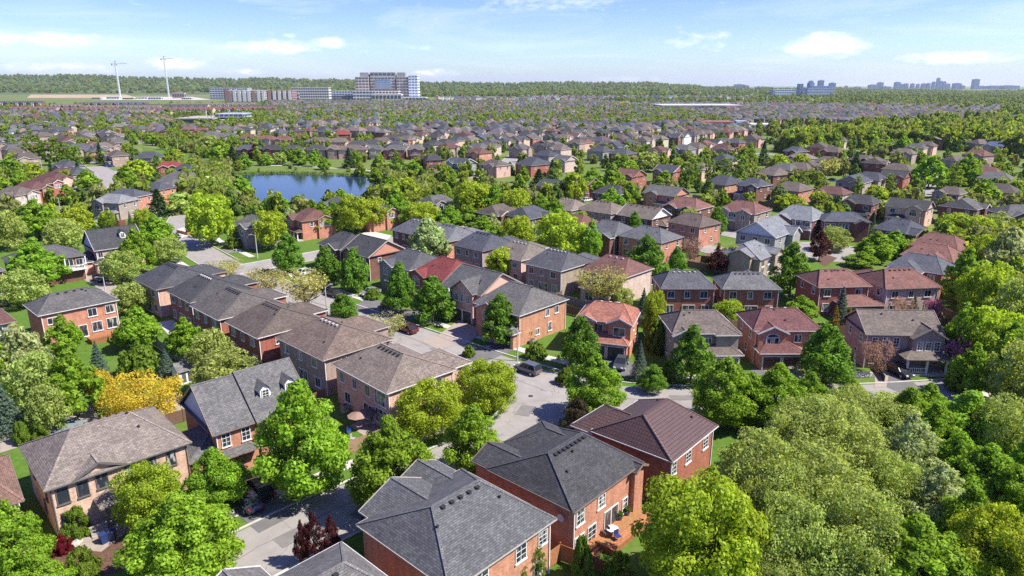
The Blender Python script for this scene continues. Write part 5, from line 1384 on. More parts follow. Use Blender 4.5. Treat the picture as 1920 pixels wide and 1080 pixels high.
for (d, x, y, an, u, v) in LOTS[:n_ind]:
    frn = rng.choice([0, 1, 3])
    k = rng.choice(['hip', 'hip', 'hip', 'gy'])
    ww = rng.choice(fr_wall)
    house('W', (x, y), an, rng.uniform(10.5, 12), rng.uniform(10.5, 12.5), frn, rng.choice(fr_roof), ww, None, None, kind=k, det=0, vents=0, group='houses of the far rows',
          ex=[('gw', frn, rng.choice([-2.2, 2.2]), 4.2, .8, 5.6, None), ('gw', (frn + 1) % 4, 0, 4, .6, 5.6, None)], garage=(.3, .27, .24))
# the rest as one mass of real roofs and walls
fv, ff, fc = [], [], []
def fpoly(pts, col):
    i = len(fv); fv.extend(pts); ff.append(tuple(range(i, i + len(pts)))); fc.append(col)
def far_house(x, y, an, W, D, he, rc, wc, gable=False):
    c, s = math.cos(R(an)), math.sin(R(an))
    T = lambda p, q, z: (x + p * c - q * s, y + p * s + q * c, z)
    A, B = W / 2, D / 2
    wa, wb = A - .4, B - .4
    for (p0, q0, p1, q1) in ((-wa, -wb, wa, -wb), (wa, -wb, wa, wb), (wa, wb, -wa, wb), (-wa, wb, -wa, -wb)):
        fpoly([T(p0, q0, 0), T(p1, q1, 0), T(p1, q1, he), T(p0, q0, he)], wc)
        for k in (.27, .73):                                       # two upper windows a side, a dark and a pale frame face
            mx, my = p0 + (p1 - p0) * k, q0 + (q1 - q0) * k
            l = math.hypot(p1 - p0, q1 - q0); tx, ty = (p1 - p0) / l, (q1 - q0) / l; nx, ny = ty * .06, -tx * .06
            fpoly([T(mx - tx * .8 + nx, my - ty * .8 + ny, he - 1.9), T(mx + tx * .8 + nx, my + ty * .8 + ny, he - 1.9), T(mx + tx * .8 + nx, my + ty * .8 + ny, he - .6), T(mx - tx * .8 + nx, my - ty * .8 + ny, he - .6)], (.5, .49, .47) if rng.random() < .4 else (.05, .055, .065))
    p = .58
    if A >= B:
        r, zr = A - B, he + p * B
        fpoly([T(-A, -B, he), T(A, -B, he), T(r, 0, zr), T(-r, 0, zr)], rc); fpoly([T(A, B, he), T(-A, B, he), T(-r, 0, zr), T(r, 0, zr)], rc)
        fpoly([T(-A, B, he), T(-A, -B, he), T(-r, 0, zr)], rc); fpoly([T(A, -B, he), T(A, B, he), T(r, 0, zr)], rc)
    else:
        r, zr = B - A, he + p * A
        fpoly([T(-A, -B, he), T(A, -B, he), T(0, -r, zr)], rc); fpoly([T(A, B, he), T(-A, B, he), T(0, r, zr)], rc)
        fpoly([T(-A, B, he), T(-A, -B, he), T(0, -r, zr), T(0, r, zr)], rc); fpoly([T(A, -B, he), T(A, B, he), T(0, r, zr), T(0, -r, zr)], rc)
    if gable:
        g0 = rng.uniform(-.2, .2) * A; gw = 2.1; zt = he + .62 * gw
        fpoly([T(g0 - gw, -B - .3, he), T(g0 + gw, -B - .3, he), T(g0, -B - .3, zt)], wc)
        fpoly([T(g0 - gw, -B - .5, he), T(g0, -B - .5, zt + .1), T(g0, -B + 3, zt + .1), T(g0 - gw, -B + 3, he)], rc); fpoly([T(g0, -B - .5, zt + .1), T(g0 + gw, -B - .5, he), T(g0 + gw, -B + 3, he), T(g0, -B + 3, zt + .1)], rc)
jit = lambda c, a=.12: tuple(q * rng.uniform(1 - a, 1 + a) for q in c)
for (d, x, y, an, u, v) in LOTS[n_ind:]:
    far_house(x, y, an, rng.uniform(10.5, 12), rng.uniform(10, 12.5), rng.choice([5.6, 5.6, 5.9, 6.2]), jit(tuple(c * .74 for c in ROOF[rng.choice(fr_roof)])), jit(tuple(c * .8 for c in WALL[rng.choice(fr_wall)])), d < 1100)
# townhouse rows towards the hospital and a farther estate at the foot of the woods
for (u0, u1, vv, hh) in ((860, 1130, 189, 8), (1130, 1420, 186, 7), (1290, 1440, 171, 7), (980, 1250, 186, 8), (1440, 1530, 174, 8), (820, 900, 187, 8)):
    u = u0
    while u < u1:
        x, y = gp(u, vv + rng.uniform(-.8, .8))
        far_house(x, y, rng.choice([2, -4, 92]), rng.uniform(11, 15), rng.uniform(11, 16), hh + rng.uniform(0, 2), jit(ROOF[rng.choice(fr_roof)]), jit(WALL[rng.choice(['bg', 'pB', 'bB', 'gy', 'wh'])]))
        u += rng.uniform(7, 12)
me = bpy.data.meshes.new('far_houses'); me.from_pydata(fv, [], ff); me.materials.append(M['far'])
at = me.attributes.new('col', 'FLOAT_COLOR', 'FACE'); at.data.foreach_set('color', np.array([(*c, 1) for c in fc], np.float32).ravel())
tag(link('far_houses', me), 'dense mass of small far house roofs below the horizon', 'houses', kind='stuff')

# ------------------------------------------------------------------ individual trees between the mid rows, then the mass
n_tree = len(TREES)
cand = []
r2 = random.Random(8)
tries = 0
tx_ = []
def tree_ok(x, y, r):
    for (a, b, c) in tx_:
        if abs(a - x) < 8 and abs(b - y) < 8 and math.hypot(a - x, b - y) < (c + r) * .75: return False
    return True
for t_ in TREES: tx_.append((t_['x'], t_['y'], t_['r']))
BYD = []
while tries < 60000 and len(BYD) < 2600:
    tries += 1
    u = r2.uniform(-30, 1950); v = 205 + 245 * r2.random() ** 1.6
    x, y = gp(u, v)
    if in_poly(x, y, POND) or near_road(x, y, 1.2): continue
    if y < 700 and near_house(x, y, 1.4): continue
    r = r2.uniform(1.8, 3.8)
    if y < 320 and not tree_ok(x, y, r): continue
    if 255 < u < 400 and 268 < v < 300: continue
    if 450 < u < 700 and 312 < v < 330: r = r2.uniform(.8, 1.4)
    # keep the photograph's roofs in view: few trees in the middle of the rows
    if v > 300 and r2.random() < .62: continue
    if 255 < v <= 300 and u > 700 and r2.random() < .25: continue
    if v > 255: r *= .85
    BYD.append((project(x, y, 3)[2], x, y, r, u, v)); tx_.append((x, y, r))
BYD.sort()
n_ind_t = max(0, 300 - n_tree + 14)
for (d, x, y, r, u, v) in BYD[:n_ind_t]:
    sp = r2.choice(['m', 'm', 'y', 'o', 'p', 'p', 'c', 'e', 'w'])
    if sp in 'ce': r *= .55
    h = r * r2.uniform(2.1, 2.7) if sp not in 'ce' else r * r2.uniform(4, 5)
    tree(x, y, h, r, sp)
MASS = []          # x, y, z, radius, height, kind
for (d, x, y, r, u, v) in BYD[n_ind_t:]:
    MASS.append((x, y, 0, r * 1.1, r * r2.uniform(2.2, 2.9), r2.randrange(4)))
def scatter(n, poly_px, rlo, rhi, kinds=(0, 1, 2, 3), tall=2.4, avoid=False):
    us = [p[0] for p in poly_px]; vs_ = [p[1] for p in poly_px]
    k = 0; tr_ = 0
    while k < n and tr_ < n * 12:
        tr_ += 1
        u, v = r2.uniform(min(us), max(us)), r2.uniform(min(vs_), max(vs_))
        if not in_poly(u, v, poly_px): continue
        x, y = gp(u, v)
        if avoid and near_house(x, y, 1.0): continue
        if in_poly(x, y, POND): continue
        r = r2.uniform(rlo, rhi)
        MASS.append((x, y, 0, r, r * tall * r2.uniform(.85, 1.15), r2.choice(kinds))); k += 1
# woods at the right, belts, street trees of the far rows
scatter(760, [(1460, 285), (1510, 268), (1570, 258), (1650, 246), (1760, 234), (1940, 216), (1940, 300), (1850, 285), (1600, 278), (1500, 290)], 3.4, 5.6, (0, 1, 1, 2, 3), 2.5)
scatter(2200, [(1000, 176), (1450, 178), (1960, 178), (1960, 208), (1500, 200), (1250, 196), (1000, 184)], 3, 5.2, (0, 1, 2, 3), 2.0)
scatter(800, [(1200, 200), (1960, 200), (1960, 228), (1700, 238), (1200, 225)], 2.2, 3.8, (0, 0, 1, 2, 3), 2.1)
scatter(6200, [(500, 191), (1200, 191), (1400, 240), (400, 240)], 2.2, 3.9, (0, 0, 1, 2, 3), 2.4)
scatter(850, [(-40, 200), (520, 196), (560, 250), (-40, 258)], 2.2, 4.0, (0, 0, 1, 2, 3), 2.4, True)
scatter(150, [(180, 240), (460, 250), (470, 290), (390, 300), (250, 262)], 2.0, 3.4, (0, 1, 2), 2.3, True)
scatter(230, [(340, 330), (428, 322), (436, 395), (400, 400), (340, 375)], 2.2, 3.6, (0, 1, 2, 2), 2.2, True)
scatter(170, [(700, 318), (770, 322), (850, 380), (760, 400), (690, 385)], 1.6, 3.0, (0, 1, 2), 2.0, True)
scatter(150, [(1700, 470), (1790, 440), (1940, 440), (1940, 720), (1850, 600), (1800, 560)], 2.2, 3.4, (0, 1, 2), 2.0, True)
scatter(120, [(1990, 330), (2350, 330), (2350, 900), (2010, 900)], 3.0, 4.6, (0, 1, 2), 2.3, True)
scatter(60, [(-380, 330), (-70, 330), (-90, 560), (-380, 560)], 2.8, 4.4, (0, 1, 2), 2.3, True)
# horizon woods on the escarpment and the plain before it
for _ in range(9000):
    u = r2.uniform(-200, 2150)
    f = r2.random()
    dd = 2700 + 3100 * f
    x6 = (u - 960) / FPX
    k = np.interp(dd, [3300, 4200, 5000, 5600], [0, .35, .8, 1.0])
    if u < 420 and dd < 3500: continue
    if 1250 < u < 1500 and dd < 3400 and r2.random() < .7: continue
    r = r2.uniform(6, 12) if u < 1300 else r2.uniform(5, 8)
    MASS.append((x6 * dd, dd, ridge_h(u) * k - 2, r, r * r2.uniform(1.5, 2.1), r2.randrange(4)))
def gn_mass(name, pts, label, meshes):
    me = bpy.data.meshes.new(name)
    n = len(pts)
    me.vertices.add(n)
    me.vertices.foreach_set('co', np.array([p[:3] for p in pts], np.float32).ravel())
    a = me.attributes.new('scl', 'FLOAT_VECTOR', 'POINT'); a.data.foreach_set('vector', np.array([(p[3], p[3], p[4] / 2.0) for p in pts], np.float32).ravel())
    a = me.attributes.new('rot', 'FLOAT_VECTOR', 'POINT'); a.data.foreach_set('vector', np.array([(0, 0, r2.uniform(0, 6.28)) for p in pts], np.float32).ravel())
    a = me.attributes.new('knd', 'INT', 'POINT'); a.data.foreach_set('value', np.array([p[5] for p in pts], np.int32))
    o = link(name, me)
    ng = bpy.data.node_groups.new(name, 'GeometryNodeTree')
    ng.interface.new_socket('Geometry', in_out='INPUT', socket_type='NodeSocketGeometry')
    ng.interface.new_socket('Geometry', in_out='OUTPUT', socket_type='NodeSocketGeometry')
    gi = ng.nodes.new('NodeGroupInput'); go = ng.nodes.new('NodeGroupOutput'); jn = ng.nodes.new('GeometryNodeJoinGeometry')
    def na(nm, ty):
        q = ng.nodes.new('GeometryNodeInputNamedAttribute'); q.data_type = ty; q.inputs['Name'].default_value = nm
        return q.outputs['Attribute']
    sc_, ro_, kn = na('scl', 'FLOAT_VECTOR'), na('rot', 'FLOAT_VECTOR'), na('knd', 'INT')
    for i, ob in enumerate(meshes):
        oi = ng.nodes.new('GeometryNodeObjectInfo'); oi.inputs['Object'].default_value = ob; oi.inputs['As Instance'].default_value = True
        ip = ng.nodes.new('GeometryNodeInstanceOnPoints')
        cmp_ = ng.nodes.new('FunctionNodeCompare'); cmp_.data_type = 'INT'; cmp_.operation = 'EQUAL'
        ng.links.new(kn, cmp_.inputs[2]); cmp_.inputs[3].default_value = i
        ng.links.new(gi.outputs[0], ip.inputs['Points']); ng.links.new(cmp_.outputs[0], ip.inputs['Selection'])
        ng.links.new(oi.outputs['Geometry'], ip.inputs['Instance']); ng.links.new(ro_, ip.inputs['Rotation']); ng.links.new(sc_, ip.inputs['Scale'])
        ng.links.new(ip.outputs[0], jn.inputs[0])
    ng.links.new(jn.outputs[0], go.inputs[0])
    md = o.modifiers.new('scatter', 'NODES'); md.node_group = ng
    return tag(o, label, 'trees', kind='stuff')
M_far_leaf = {}
def far_src(i, col, sp):
    m2 = M['leaf'].copy(); m2.name = 'far_leaves'
    for nd in m2.node_tree.nodes:
        if nd.type == 'HUE_SAT':
            for l in list(m2.node_tree.links):
                if l.to_socket == nd.inputs['Color']: m2.node_tree.links.remove(l)
            nd.inputs['Color'].default_value = (*col, 1)
    s = SPEC[sp]
    me = crown('far_crown', s['prof'], 2.0, 420, .27, 28, 70 + i, lr=(.22, .4))
    me.materials.clear(); me.materials.append(m2)
    return bpy.data.objects.new('far_crown', me)
SRC = [far_src(0, (.20, .30, .03), 'm'), far_src(1, (.24, .31, .04), 'y'), far_src(2, (.23, .26, .08), 'o'), far_src(3, (.125, .205, .04), 'p')]
gn_mass('far_trees', MASS, 'mass of small green trees between the far roofs and up to the wooded horizon', SRC)
# ------------------------------------------------------------------ hospital, flats, school, cranes, skyline
M['facade'] = simple('facade_panel', 0.7, nscale=.05, noise=.08)
def blocks(name, loc, parts, label, cat='building', rz=0.0, group=None):
    """parts: (part name, x0, x1, y0, y1, z0, z1, colour, floors, window colour, bays)"""
    root = empty(name, (loc[0], loc[1], 0), rz)
    tag(root, label, cat, group)
    for (pn, x0, x1, y0, y1, z0, z1, col, fl, wc, bays) in parts:
        b = MB(); b.box(x0, x1, y0, y1, z0, z1)
        w = b.build(pn, M['facade'], root, col, uv=False)
        if fl:
            hgt = (z1 - z0) / fl
            for i in range(fl):
                st = MB()
                za, zb = z0 + hgt * (i + .32), z0 + hgt * (i + .80)
                n = bays or 1
                for k in range(n):
                    xa = x0 + (x1 - x0) * (k + .12) / n; xb = x0 + (x1 - x0) * (k + .88) / n
                    st.box(xa, xb, y0 - .25, y0 - .02, za, zb)
                ns = max(1, int(n * (y1 - y0) / (x1 - x0)))
                for k in range(ns):
                    ya = y0 + (y1 - y0) * (k + .12) / ns; yb = y0 + (y1 - y0) * (k + .88) / ns
                    st.box(x0 - .25, x0 - .02, ya, yb, za, zb); st.box(x1 + .02, x1 + .25, ya, yb, za, zb)
                st.build('window_band', M['dglass'], w, wc, uv=False)
    return root
def at_px(u, v): return gp(u, v)
GL = (.06, .08, .11); GB = (.12, .2, .34)
hx, hy = gp(726, 188.5); k = hy / (FPX * CT)                       # metres per pixel there
k = project(hx, hy, 20)[2] / FPX
def X(u): return (u - 726) * k
def Zp(v): return (188.5 - v) * k
blocks('hospital', (hx, hy), [
    ('wing', X(668), X(693), 0, 50, 0, Zp(146), (.46, .40, .33), 8, GL, 4), ('wing', X(696), X(742), 4, 54, 0, Zp(146), (.46, .40, .33), 8, GL, 7), ('wing', X(745), X(768), 0, 50, 0, Zp(146), (.46, .40, .33), 8, GL, 4),
    ('link_block', X(692), X(697), 12, 40, 0, Zp(148), (.2, .2, .21), 0, GL, 1), ('link_block', X(741), X(746), 12, 40, 0, Zp(148), (.2, .2, .21), 0, GL, 1),
    ('glass_bay', X(705), X(733), 1, 4, Zp(166), Zp(150), (.25, .3, .38), 4, GB, 5),
    ('penthouse', X(676), X(692), 10, 44, Zp(146), Zp(138), (.30, .31, .33), 0, GL, 1), ('penthouse', X(695), X(742), 10, 44, Zp(146), Zp(137.5), (.34, .35, .37), 1, GL, 6), ('penthouse', X(746), X(761), 10, 44, Zp(146), Zp(138), (.27, .28, .3), 0, GL, 1),
    ('tower', X(768), X(785), -6, 40, 0, Zp(143), (.74, .75, .76), 9, GB, 3),
    ('podium', X(668), X(752), -40, -1, 0, Zp(171), (.62, .60, .56), 3, GL, 14), ('podium', X(706), X(760), -70, -41, 0, Zp(176), (.58, .52, .45), 1, GL, 8), ('canopy_block', X(752), X(803), -50, -8, 0, Zp(182), (.5, .5, .5), 1, GL, 8)],
    'tall beige and white hospital with penthouses towering above the far roofs', 'hospital')
blocks('parking_block', gp(640, 187.5), [('wall', -40, 45, 0, 40, 0, 26, (.55, .56, .58), 4, GL, 10), ('wall', -45, 50, -45, -2, 0, 14, (.28, .3, .34), 2, GL, 9)], 'low grey glass block against the left of the hospital')
ax, ay = gp(475, 192); ka = project(ax, ay, 10)[2] / FPX
def apt(u0, u1, v1, y0, col, fl, bays, nm, label):
    root = blocks(nm, (ax, ay), [('wall', (u0 - 475) * ka, (u1 - 475) * ka, y0, y0 + 40, 0, (192 - v1) * ka, col, fl, GL, bays)], label, 'apartments')
    n = max(2, int((u1 - u0) / 9))
    for i in range(n):
        xc = ((u0 - 475) + (u1 - u0) * (i + .5) / n) * ka
        b = MB(); b.box(xc - 3.6, xc + 3.6, y0 - 2.2, y0 - .02, 2, (192 - v1) * ka - 1.5)
        b.build('bay', M['facade'], root, (.62, .59, .54) if (i * 7) % 5 else (.33, .19, .16), uv=False)
    return root
apt(428, 500, 170, 0, (.6, .57, .53), 5, 12, 'apartment_block', 'white and brick apartment block with projecting bays left of the hospital')
apt(500, 548, 170, 6, (.36, .2, .17), 5, 8, 'apartment_block', 'apartment block with brownish red bays between the white flats and the long slab')
apt(404, 432, 167, 60, (.13, .14, .16), 5, 6, 'apartment_block', 'dark-framed apartment block at the left end of the white flats')
blocks('office_slab', gp(583, 189), [('wall', -52, 52, 0, 30, 0, 36, (.62, .57, .5), 5, GL, 16), ('wall', -60, -30, -10, -2, 0, 20, (.3, .31, .33), 2, GL, 5)], 'long pale slab building with rows of windows between flats and hospital')
blocks('apartment_block', gp(430, 186), [('wall', -60, 60, 0, 40, 0, 34, (.5, .5, .52), 5, GL, 14)], 'grey apartment block behind the white bayed flats')
# school and other flat roofed buildings
sx0, sy0 = gp(412, 238)
sk = project(sx0, sy0, 4)[2] / FPX
SX = lambda u: (u - 412) * sk
blocks('school', (sx0, sy0), [('wall', SX(333), SX(400), 0, 60, 0, 8, (.26, .17, .13), 2, GL, 9), ('roof_deck', SX(331), SX(402), -1, 62, 8.003, 9, (.33, .3, .27), 0, GL, 1), ('wall', SX(402), SX(455), 4, 40, 0, 7.2, (.5, .5, .5), 1, GL, 8),
    ('upper_storey', SX(398), SX(450), 12, 44, 9.01, 13, (.34, .37, .42), 1, GL, 6), ('wall', SX(457), SX(488), 8, 40, 0, 6.5, (.5, .3, .18), 1, GL, 4)], 'long low school with grey flat roof and orange end wing', 'school', .06)
blocks('warehouse', gp(1312, 209), [('wall', -62, 70, 0, 90, 0, 9, (.55, .54, .52), 1, GL, 9), ('roof_deck', -64, 72, -1, 92, 9.003, 10.2, (.42, .42, .43), 0, GL, 1), ('wall', 40, 60, -12, -1, 0, 8, (.4, .16, .12), 2, GL, 3)], 'big low store with bright white flat roof right of centre', 'store')
blocks('store', gp(1173, 200), [('wall', -14, 26, 0, 24, 0, 7, (.7, .66, .6), 0, GL, 1), ('sign_block', -14, 4, -3, -.01, 1, 10, (.85, .72, .04), 0, GL, 1)], 'small white store with a yellow block among the far roofs', 'store')
blocks('office_block', gp(1470, 180.5), [('wall', -45, 45, 0, 40, 0, 27, (.55, .58, .62), 3, GB, 10), ('wall', -50, -40, -10, 0, 0, 25, (.2, .22, .26), 0, GL, 1)], 'wide white and blue office block below the small towers', 'office')
blocks('office_block', gp(1538, 181), [('wall', -52, 55, 0, 40, 0, 32, (.36, .4, .47), 3, GB, 10), ('wall', -20, 66, 50, 90, 0, 40, (.2, .26, .36), 3, GB, 8), ('tower', -48, -34, 90, 120, 0, 48, (.14, .2, .32), 0, GB, 1), ('tower', -8, 10, 90, 120, 0, 52, (.16, .22, .34), 0, GB, 1)], 'stepped white office complex with two slim towers behind', 'office')
blocks('strip_mall', gp(1440, 208), [('wall', -40, 50, 0, 20, 0, 6, (.6, .52, .42), 1, GL, 10)], 'low beige strip mall beside a thin pale mast', 'store')
mst = MB(); p = gp(1436, 209); mst.tube((p[0], p[1], 0), (p[0], p[1], 26), .7, .4, 8); 
tag(mst.build('mast', M['metal'], color=(.7, .66, .6), uv=False), 'thin pale mast standing by the beige strip mall', 'mast')
blocks('community_centre', gp(1370, 244), [('wall', -26, 4, 0, 26, 0, 8, (.3, .1, .08), 1, GL, 5), ('wall', 6, 44, 4, 26, 0, 5.5, (.62, .6, .57), 1, GL, 8), ('wall', 3.9, 14, -4, 3.8, 0, 9, (.5, .55, .62), 1, GB, 2)], 'dark red and white flat-roofed hall among the mid trees', 'hall')
# townhouse terraces at upper left
TH = [(66, 214, 70, 14, 'bB', 'mr', 3), (128, 208, 60, 13, 'dB', 'br', -8), (172, 216, 90, 13, 'dB', 'mr', -6), (232, 211, 120, 13, 'bB', 'br', 2), (310, 208, 150, 13, 'pB', 'dk', 0), (400, 205, 150, 13, 'bg', 'br', 2), (266, 222, 30, 14, 'oB', 'br', 0), (345, 216, 90, 12, 'pB', 'mr', 0), (450, 214, 110, 12, 'rB', 'mr', 4), (500, 210, 70, 12, 'oB', 'dk', 0), (40, 200, 90, 13, 'dB', 'dk', 4), (215, 202, 130, 13, 'dB', 'sl', 0)]
th_words = ['at the far left behind the tree line', 'second from the left edge', 'with white end gables left of the cranes', 'below the left crane', 'below the right crane', 'below the apartment blocks', 'with bare brick end wall above the arterial road', 'just behind the school', 'right of the school with stepped fronts', 'at the right end beyond the school', 'nearest the fields at the left edge', 'half hidden behind the second terrace']
for i, (u, v, L, D_, wc, rc, an) in enumerate(TH):
    x, y = gp(u, v)
    root = empty('townhouse_row', (x, y, 0), R(an)); tag(root, '%s roofed terrace of joined townhouses %s' % (ROOFW[rc], th_words[i]), 'townhouses', 'townhouse terraces')
    w = MB(); w.box(-L / 2, L / 2, -D_ / 2, D_ / 2, 0, 7.5)
    tri = lambda s: [(s, -D_ / 2, 7.5), (s, D_ / 2, 7.5), (s, 0, 11)]
    w.poly(tri(L / 2)); w.poly(tri(-L / 2)[::-1])
    w.build('wall', M['brick'], root, WALL[wc])
    r_ = MB(); A, B = L / 2 + .3, D_ / 2 + .5
    r_.poly([(-A, -B, 7.4), (A, -B, 7.4), (A, 0, 11.2), (-A, 0, 11.2)]); r_.poly([(A, B, 7.4), (-A, B, 7.4), (-A, 0, 11.2), (A, 0, 11.2)])
    nb = int(L / 7)
    for q in range(nb):
        c = -L / 2 + L * (q + .5) / nb
        r_.poly([(c - 2.6, -B - .8, 7.4), (c, -B - .8, 10), (c, 0, 10), (c - 2.6, 0, 7.4)][::-1]); r_.poly([(c, -B - .8, 10), (c + 2.6, -B - .8, 7.4), (c + 2.6, 0, 7.4), (c, 0, 10)][::-1])
        g_ = MB(); g_.box(c - 2.3, c + 2.3, -D_ / 2 - .9, -D_ / 2 - .01, 0, 7.4); g_.poly([(c - 2.3, -D_ / 2 - .9, 7.4), (c + 2.3, -D_ / 2 - .9, 7.4), (c, -D_ / 2 - .9, 9.7)])
        g_.build('bay', M['brick'], root, WALL['wh'] if (q + i) % 2 else WALL[wc])
        wn = MB(); wn.box(c - 1.2, c + 1.2, -D_ / 2 - .98, -D_ / 2 - .92, 4.6, 6.3); wn.box(c - 1.2, c + 1.2, -D_ / 2 - .98, -D_ / 2 - .92, 1, 3)
        wn.build('window', M['dglass'], root, GL, uv=False)
    r_.build('roof', M['roof'], root, ROOF[rc])
# the two white tower cranes over the building site
for (u, vt, vb, lab) in ((226, 124, 184, 'left white tower crane above the building site, slightly shorter'), (317, 115, 182, 'right white tower crane above the building site, the taller one')):
    x, y = gp(u, vb); kk = project(x, y, 30)[2] / FPX
    H_ = (vb - vt) * kk
    root = empty('tower_crane', (x, y, 0), R(70)); tag(root, lab, 'crane', 'tower cranes')
    mm = MB(); s = 1.7
    for a in (-1, 1):
        for b_ in (-1, 1): mm.bar((a * s, b_ * s, 0), (a * s, b_ * s, H_), .9, .9)
    nseg = 18
    for q in range(nseg):
        z0, z1 = H_ * q / nseg, H_ * (q + 1) / nseg
        for (a, b_, c, d) in ((-s, -s, s, -s), (s, -s, s, s), (s, s, -s, s), (-s, s, -s, -s)): mm.bar((a, b_, z0), (c, d, z1), .6, .6); mm.bar((a, b_, z1), (c, d, z1), .5, .5)
    mm.build('mast', M['metal'], root, (.85, .85, .83), uv=False)
    jb = MB(); jb.bar((-14, 0, H_ + 2), (46, 0, H_ + 5), 2.4, 2.4); jb.bar((0, 0, H_), (0, 0, H_ + 13), 2, 2); jb.bar((0, 0, H_ + 13), (40, 0, H_ + 5), .5, .5); jb.bar((0, 0, H_ + 13), (-14, 0, H_ + 3), .5, .5)
    jb.build('jib', M['metal'], root, (.35, .35, .35), uv=False)
    cw = MB(); cw.box(-15, -9, -2, 2, H_ - 3, H_ + 3); cw.build('counterweight', M['conc'], root, (.3, .3, .3), uv=False)
    cb = MB(); cb.box(1.5, 5, -4.5, -1.8, H_ - 2, H_ + 2); cb.build('operator_cab', M['paint'], root, (.3, .32, .35), uv=False)
# site sheds and vehicles
for i, (u, v, L, hh, col) in enumerate([(212, 186, 40, 7, (.7, .7, .7)), (240, 187, 34, 6, (.55, .4, .1)), (262, 186, 50, 6, (.75, .75, .73)), (290, 187, 40, 7, (.6, .6, .6)), (335, 185, 40, 18, (.45, .3, .22)), (180, 186, 26, 5, (.5, .5, .5)), (350, 187, 30, 6, (.7, .68, .6))]):
    x, y = gp(u, v)
    blocks('site_building', (x, y), [('wall', -L / 2, L / 2, 0, 14, 0, hh, col, 1, GL, 5), ('roof_deck', -L / 2 - .5, L / 2 + .5, -.5, 14.5, hh + .01, hh + .6, (.6, .6, .6), 0, GL, 1)],
           ['pale site shed left of the left crane foot', 'yellowish site shed right of the left crane foot', 'long white site shed between the cranes', 'grey site shed left of the right crane foot', 'brown unfinished concrete block at the right crane foot', 'small grey site shed furthest left', 'pale site shed right of the right crane'][i], 'site shed', group='sheds of the building site')
# far city skyline
M['tower'] = simple('curtain_wall', 0.35, nscale=.03, noise=.1)
SKY = [(1388, 166, 158.5, 16, 'low pale blocks far left on the skyline'), (1398, 166, 160, 12, None), (1521, 168, 152.5, 7, None), (1540, 168, 151.5, 9, None), (1562, 168, 156, 10, None), (1640, 168, 159, 14, None), (1652, 168, 155, 9, None), (1684, 168.5, 154.5, 9, None), (1692, 168.5, 158, 6, None), (1700, 168.5, 157, 7, None), (1712, 168.5, 157, 6, None),
       (1722, 168.5, 158, 5, None), (1733, 168.5, 157, 7, None), (1742, 168.5, 156.5, 6, None), (1751, 168.5, 154, 5, None), (1759, 168.5, 147.5, 5, None), (1764, 168.5, 152.5, 6, None), (1771, 168.5, 153.5, 5, None), (1778, 168.5, 157.5, 8, None), (1797, 169, 156.5, 12, None), (1805, 169, 160.5, 10, None), (1831, 170, 149.5, 10, None), (1845, 169, 161.5, 16, None), (1866, 169, 161, 18, None), (1898, 169.5, 160.5, 28, None), (1660, 168, 162, 22, None), (1610, 167, 162.5, 10, None), (1588, 167, 161, 5, None)]
order = sorted(range(len(SKY)), key=lambda i: SKY[i][0])
words = ['first', 'second', 'third', 'fourth', 'fifth', 'sixth', 'seventh', 'eighth', 'ninth', 'tenth', 'eleventh', 'twelfth', 'thirteenth', 'fourteenth', 'fifteenth', 'sixteenth', 'seventeenth', 'eighteenth', 'nineteenth', 'twentieth']
for rank, i in enumerate(order):
    u, vb, vt, w, _ = SKY[i]
    dd = 8200 if not (1500 < u < 1575) else 6000
    x = (u - 960) / FPX * dd * CT
    base = 42 - 0
    zt = 42 + (160 - vt) / FPX * dd
    wm = w * dd / FPX
    hl_ = 'tall' if zt > 90 else 'low'
    lab = '%s bluish %s building on the far skyline, %s from its left end' % (hl_, 'wide' if w > 11 else 'slim', words[rank]) if rank < 18 else '%s bluish %s building on the far skyline, %s from its right end' % (hl_, 'wide' if w > 11 else 'slim', words[len(SKY) - 1 - rank])
    blocks('skyline_tower', (x, dd), [('wall', -wm / 2, wm / 2, 0, wm * .8, 0, zt, (.10, .17, .31), max(3, int(zt / 12)), (.07, .12, .22), max(2, int(w / 2))), ('roof_plant', -wm * .2, wm * .2, wm * .2, wm * .5, zt + .01, zt + 5, (.3, .32, .35), 0, GL, 1)], lab, 'tower', group='towers of the far skyline')

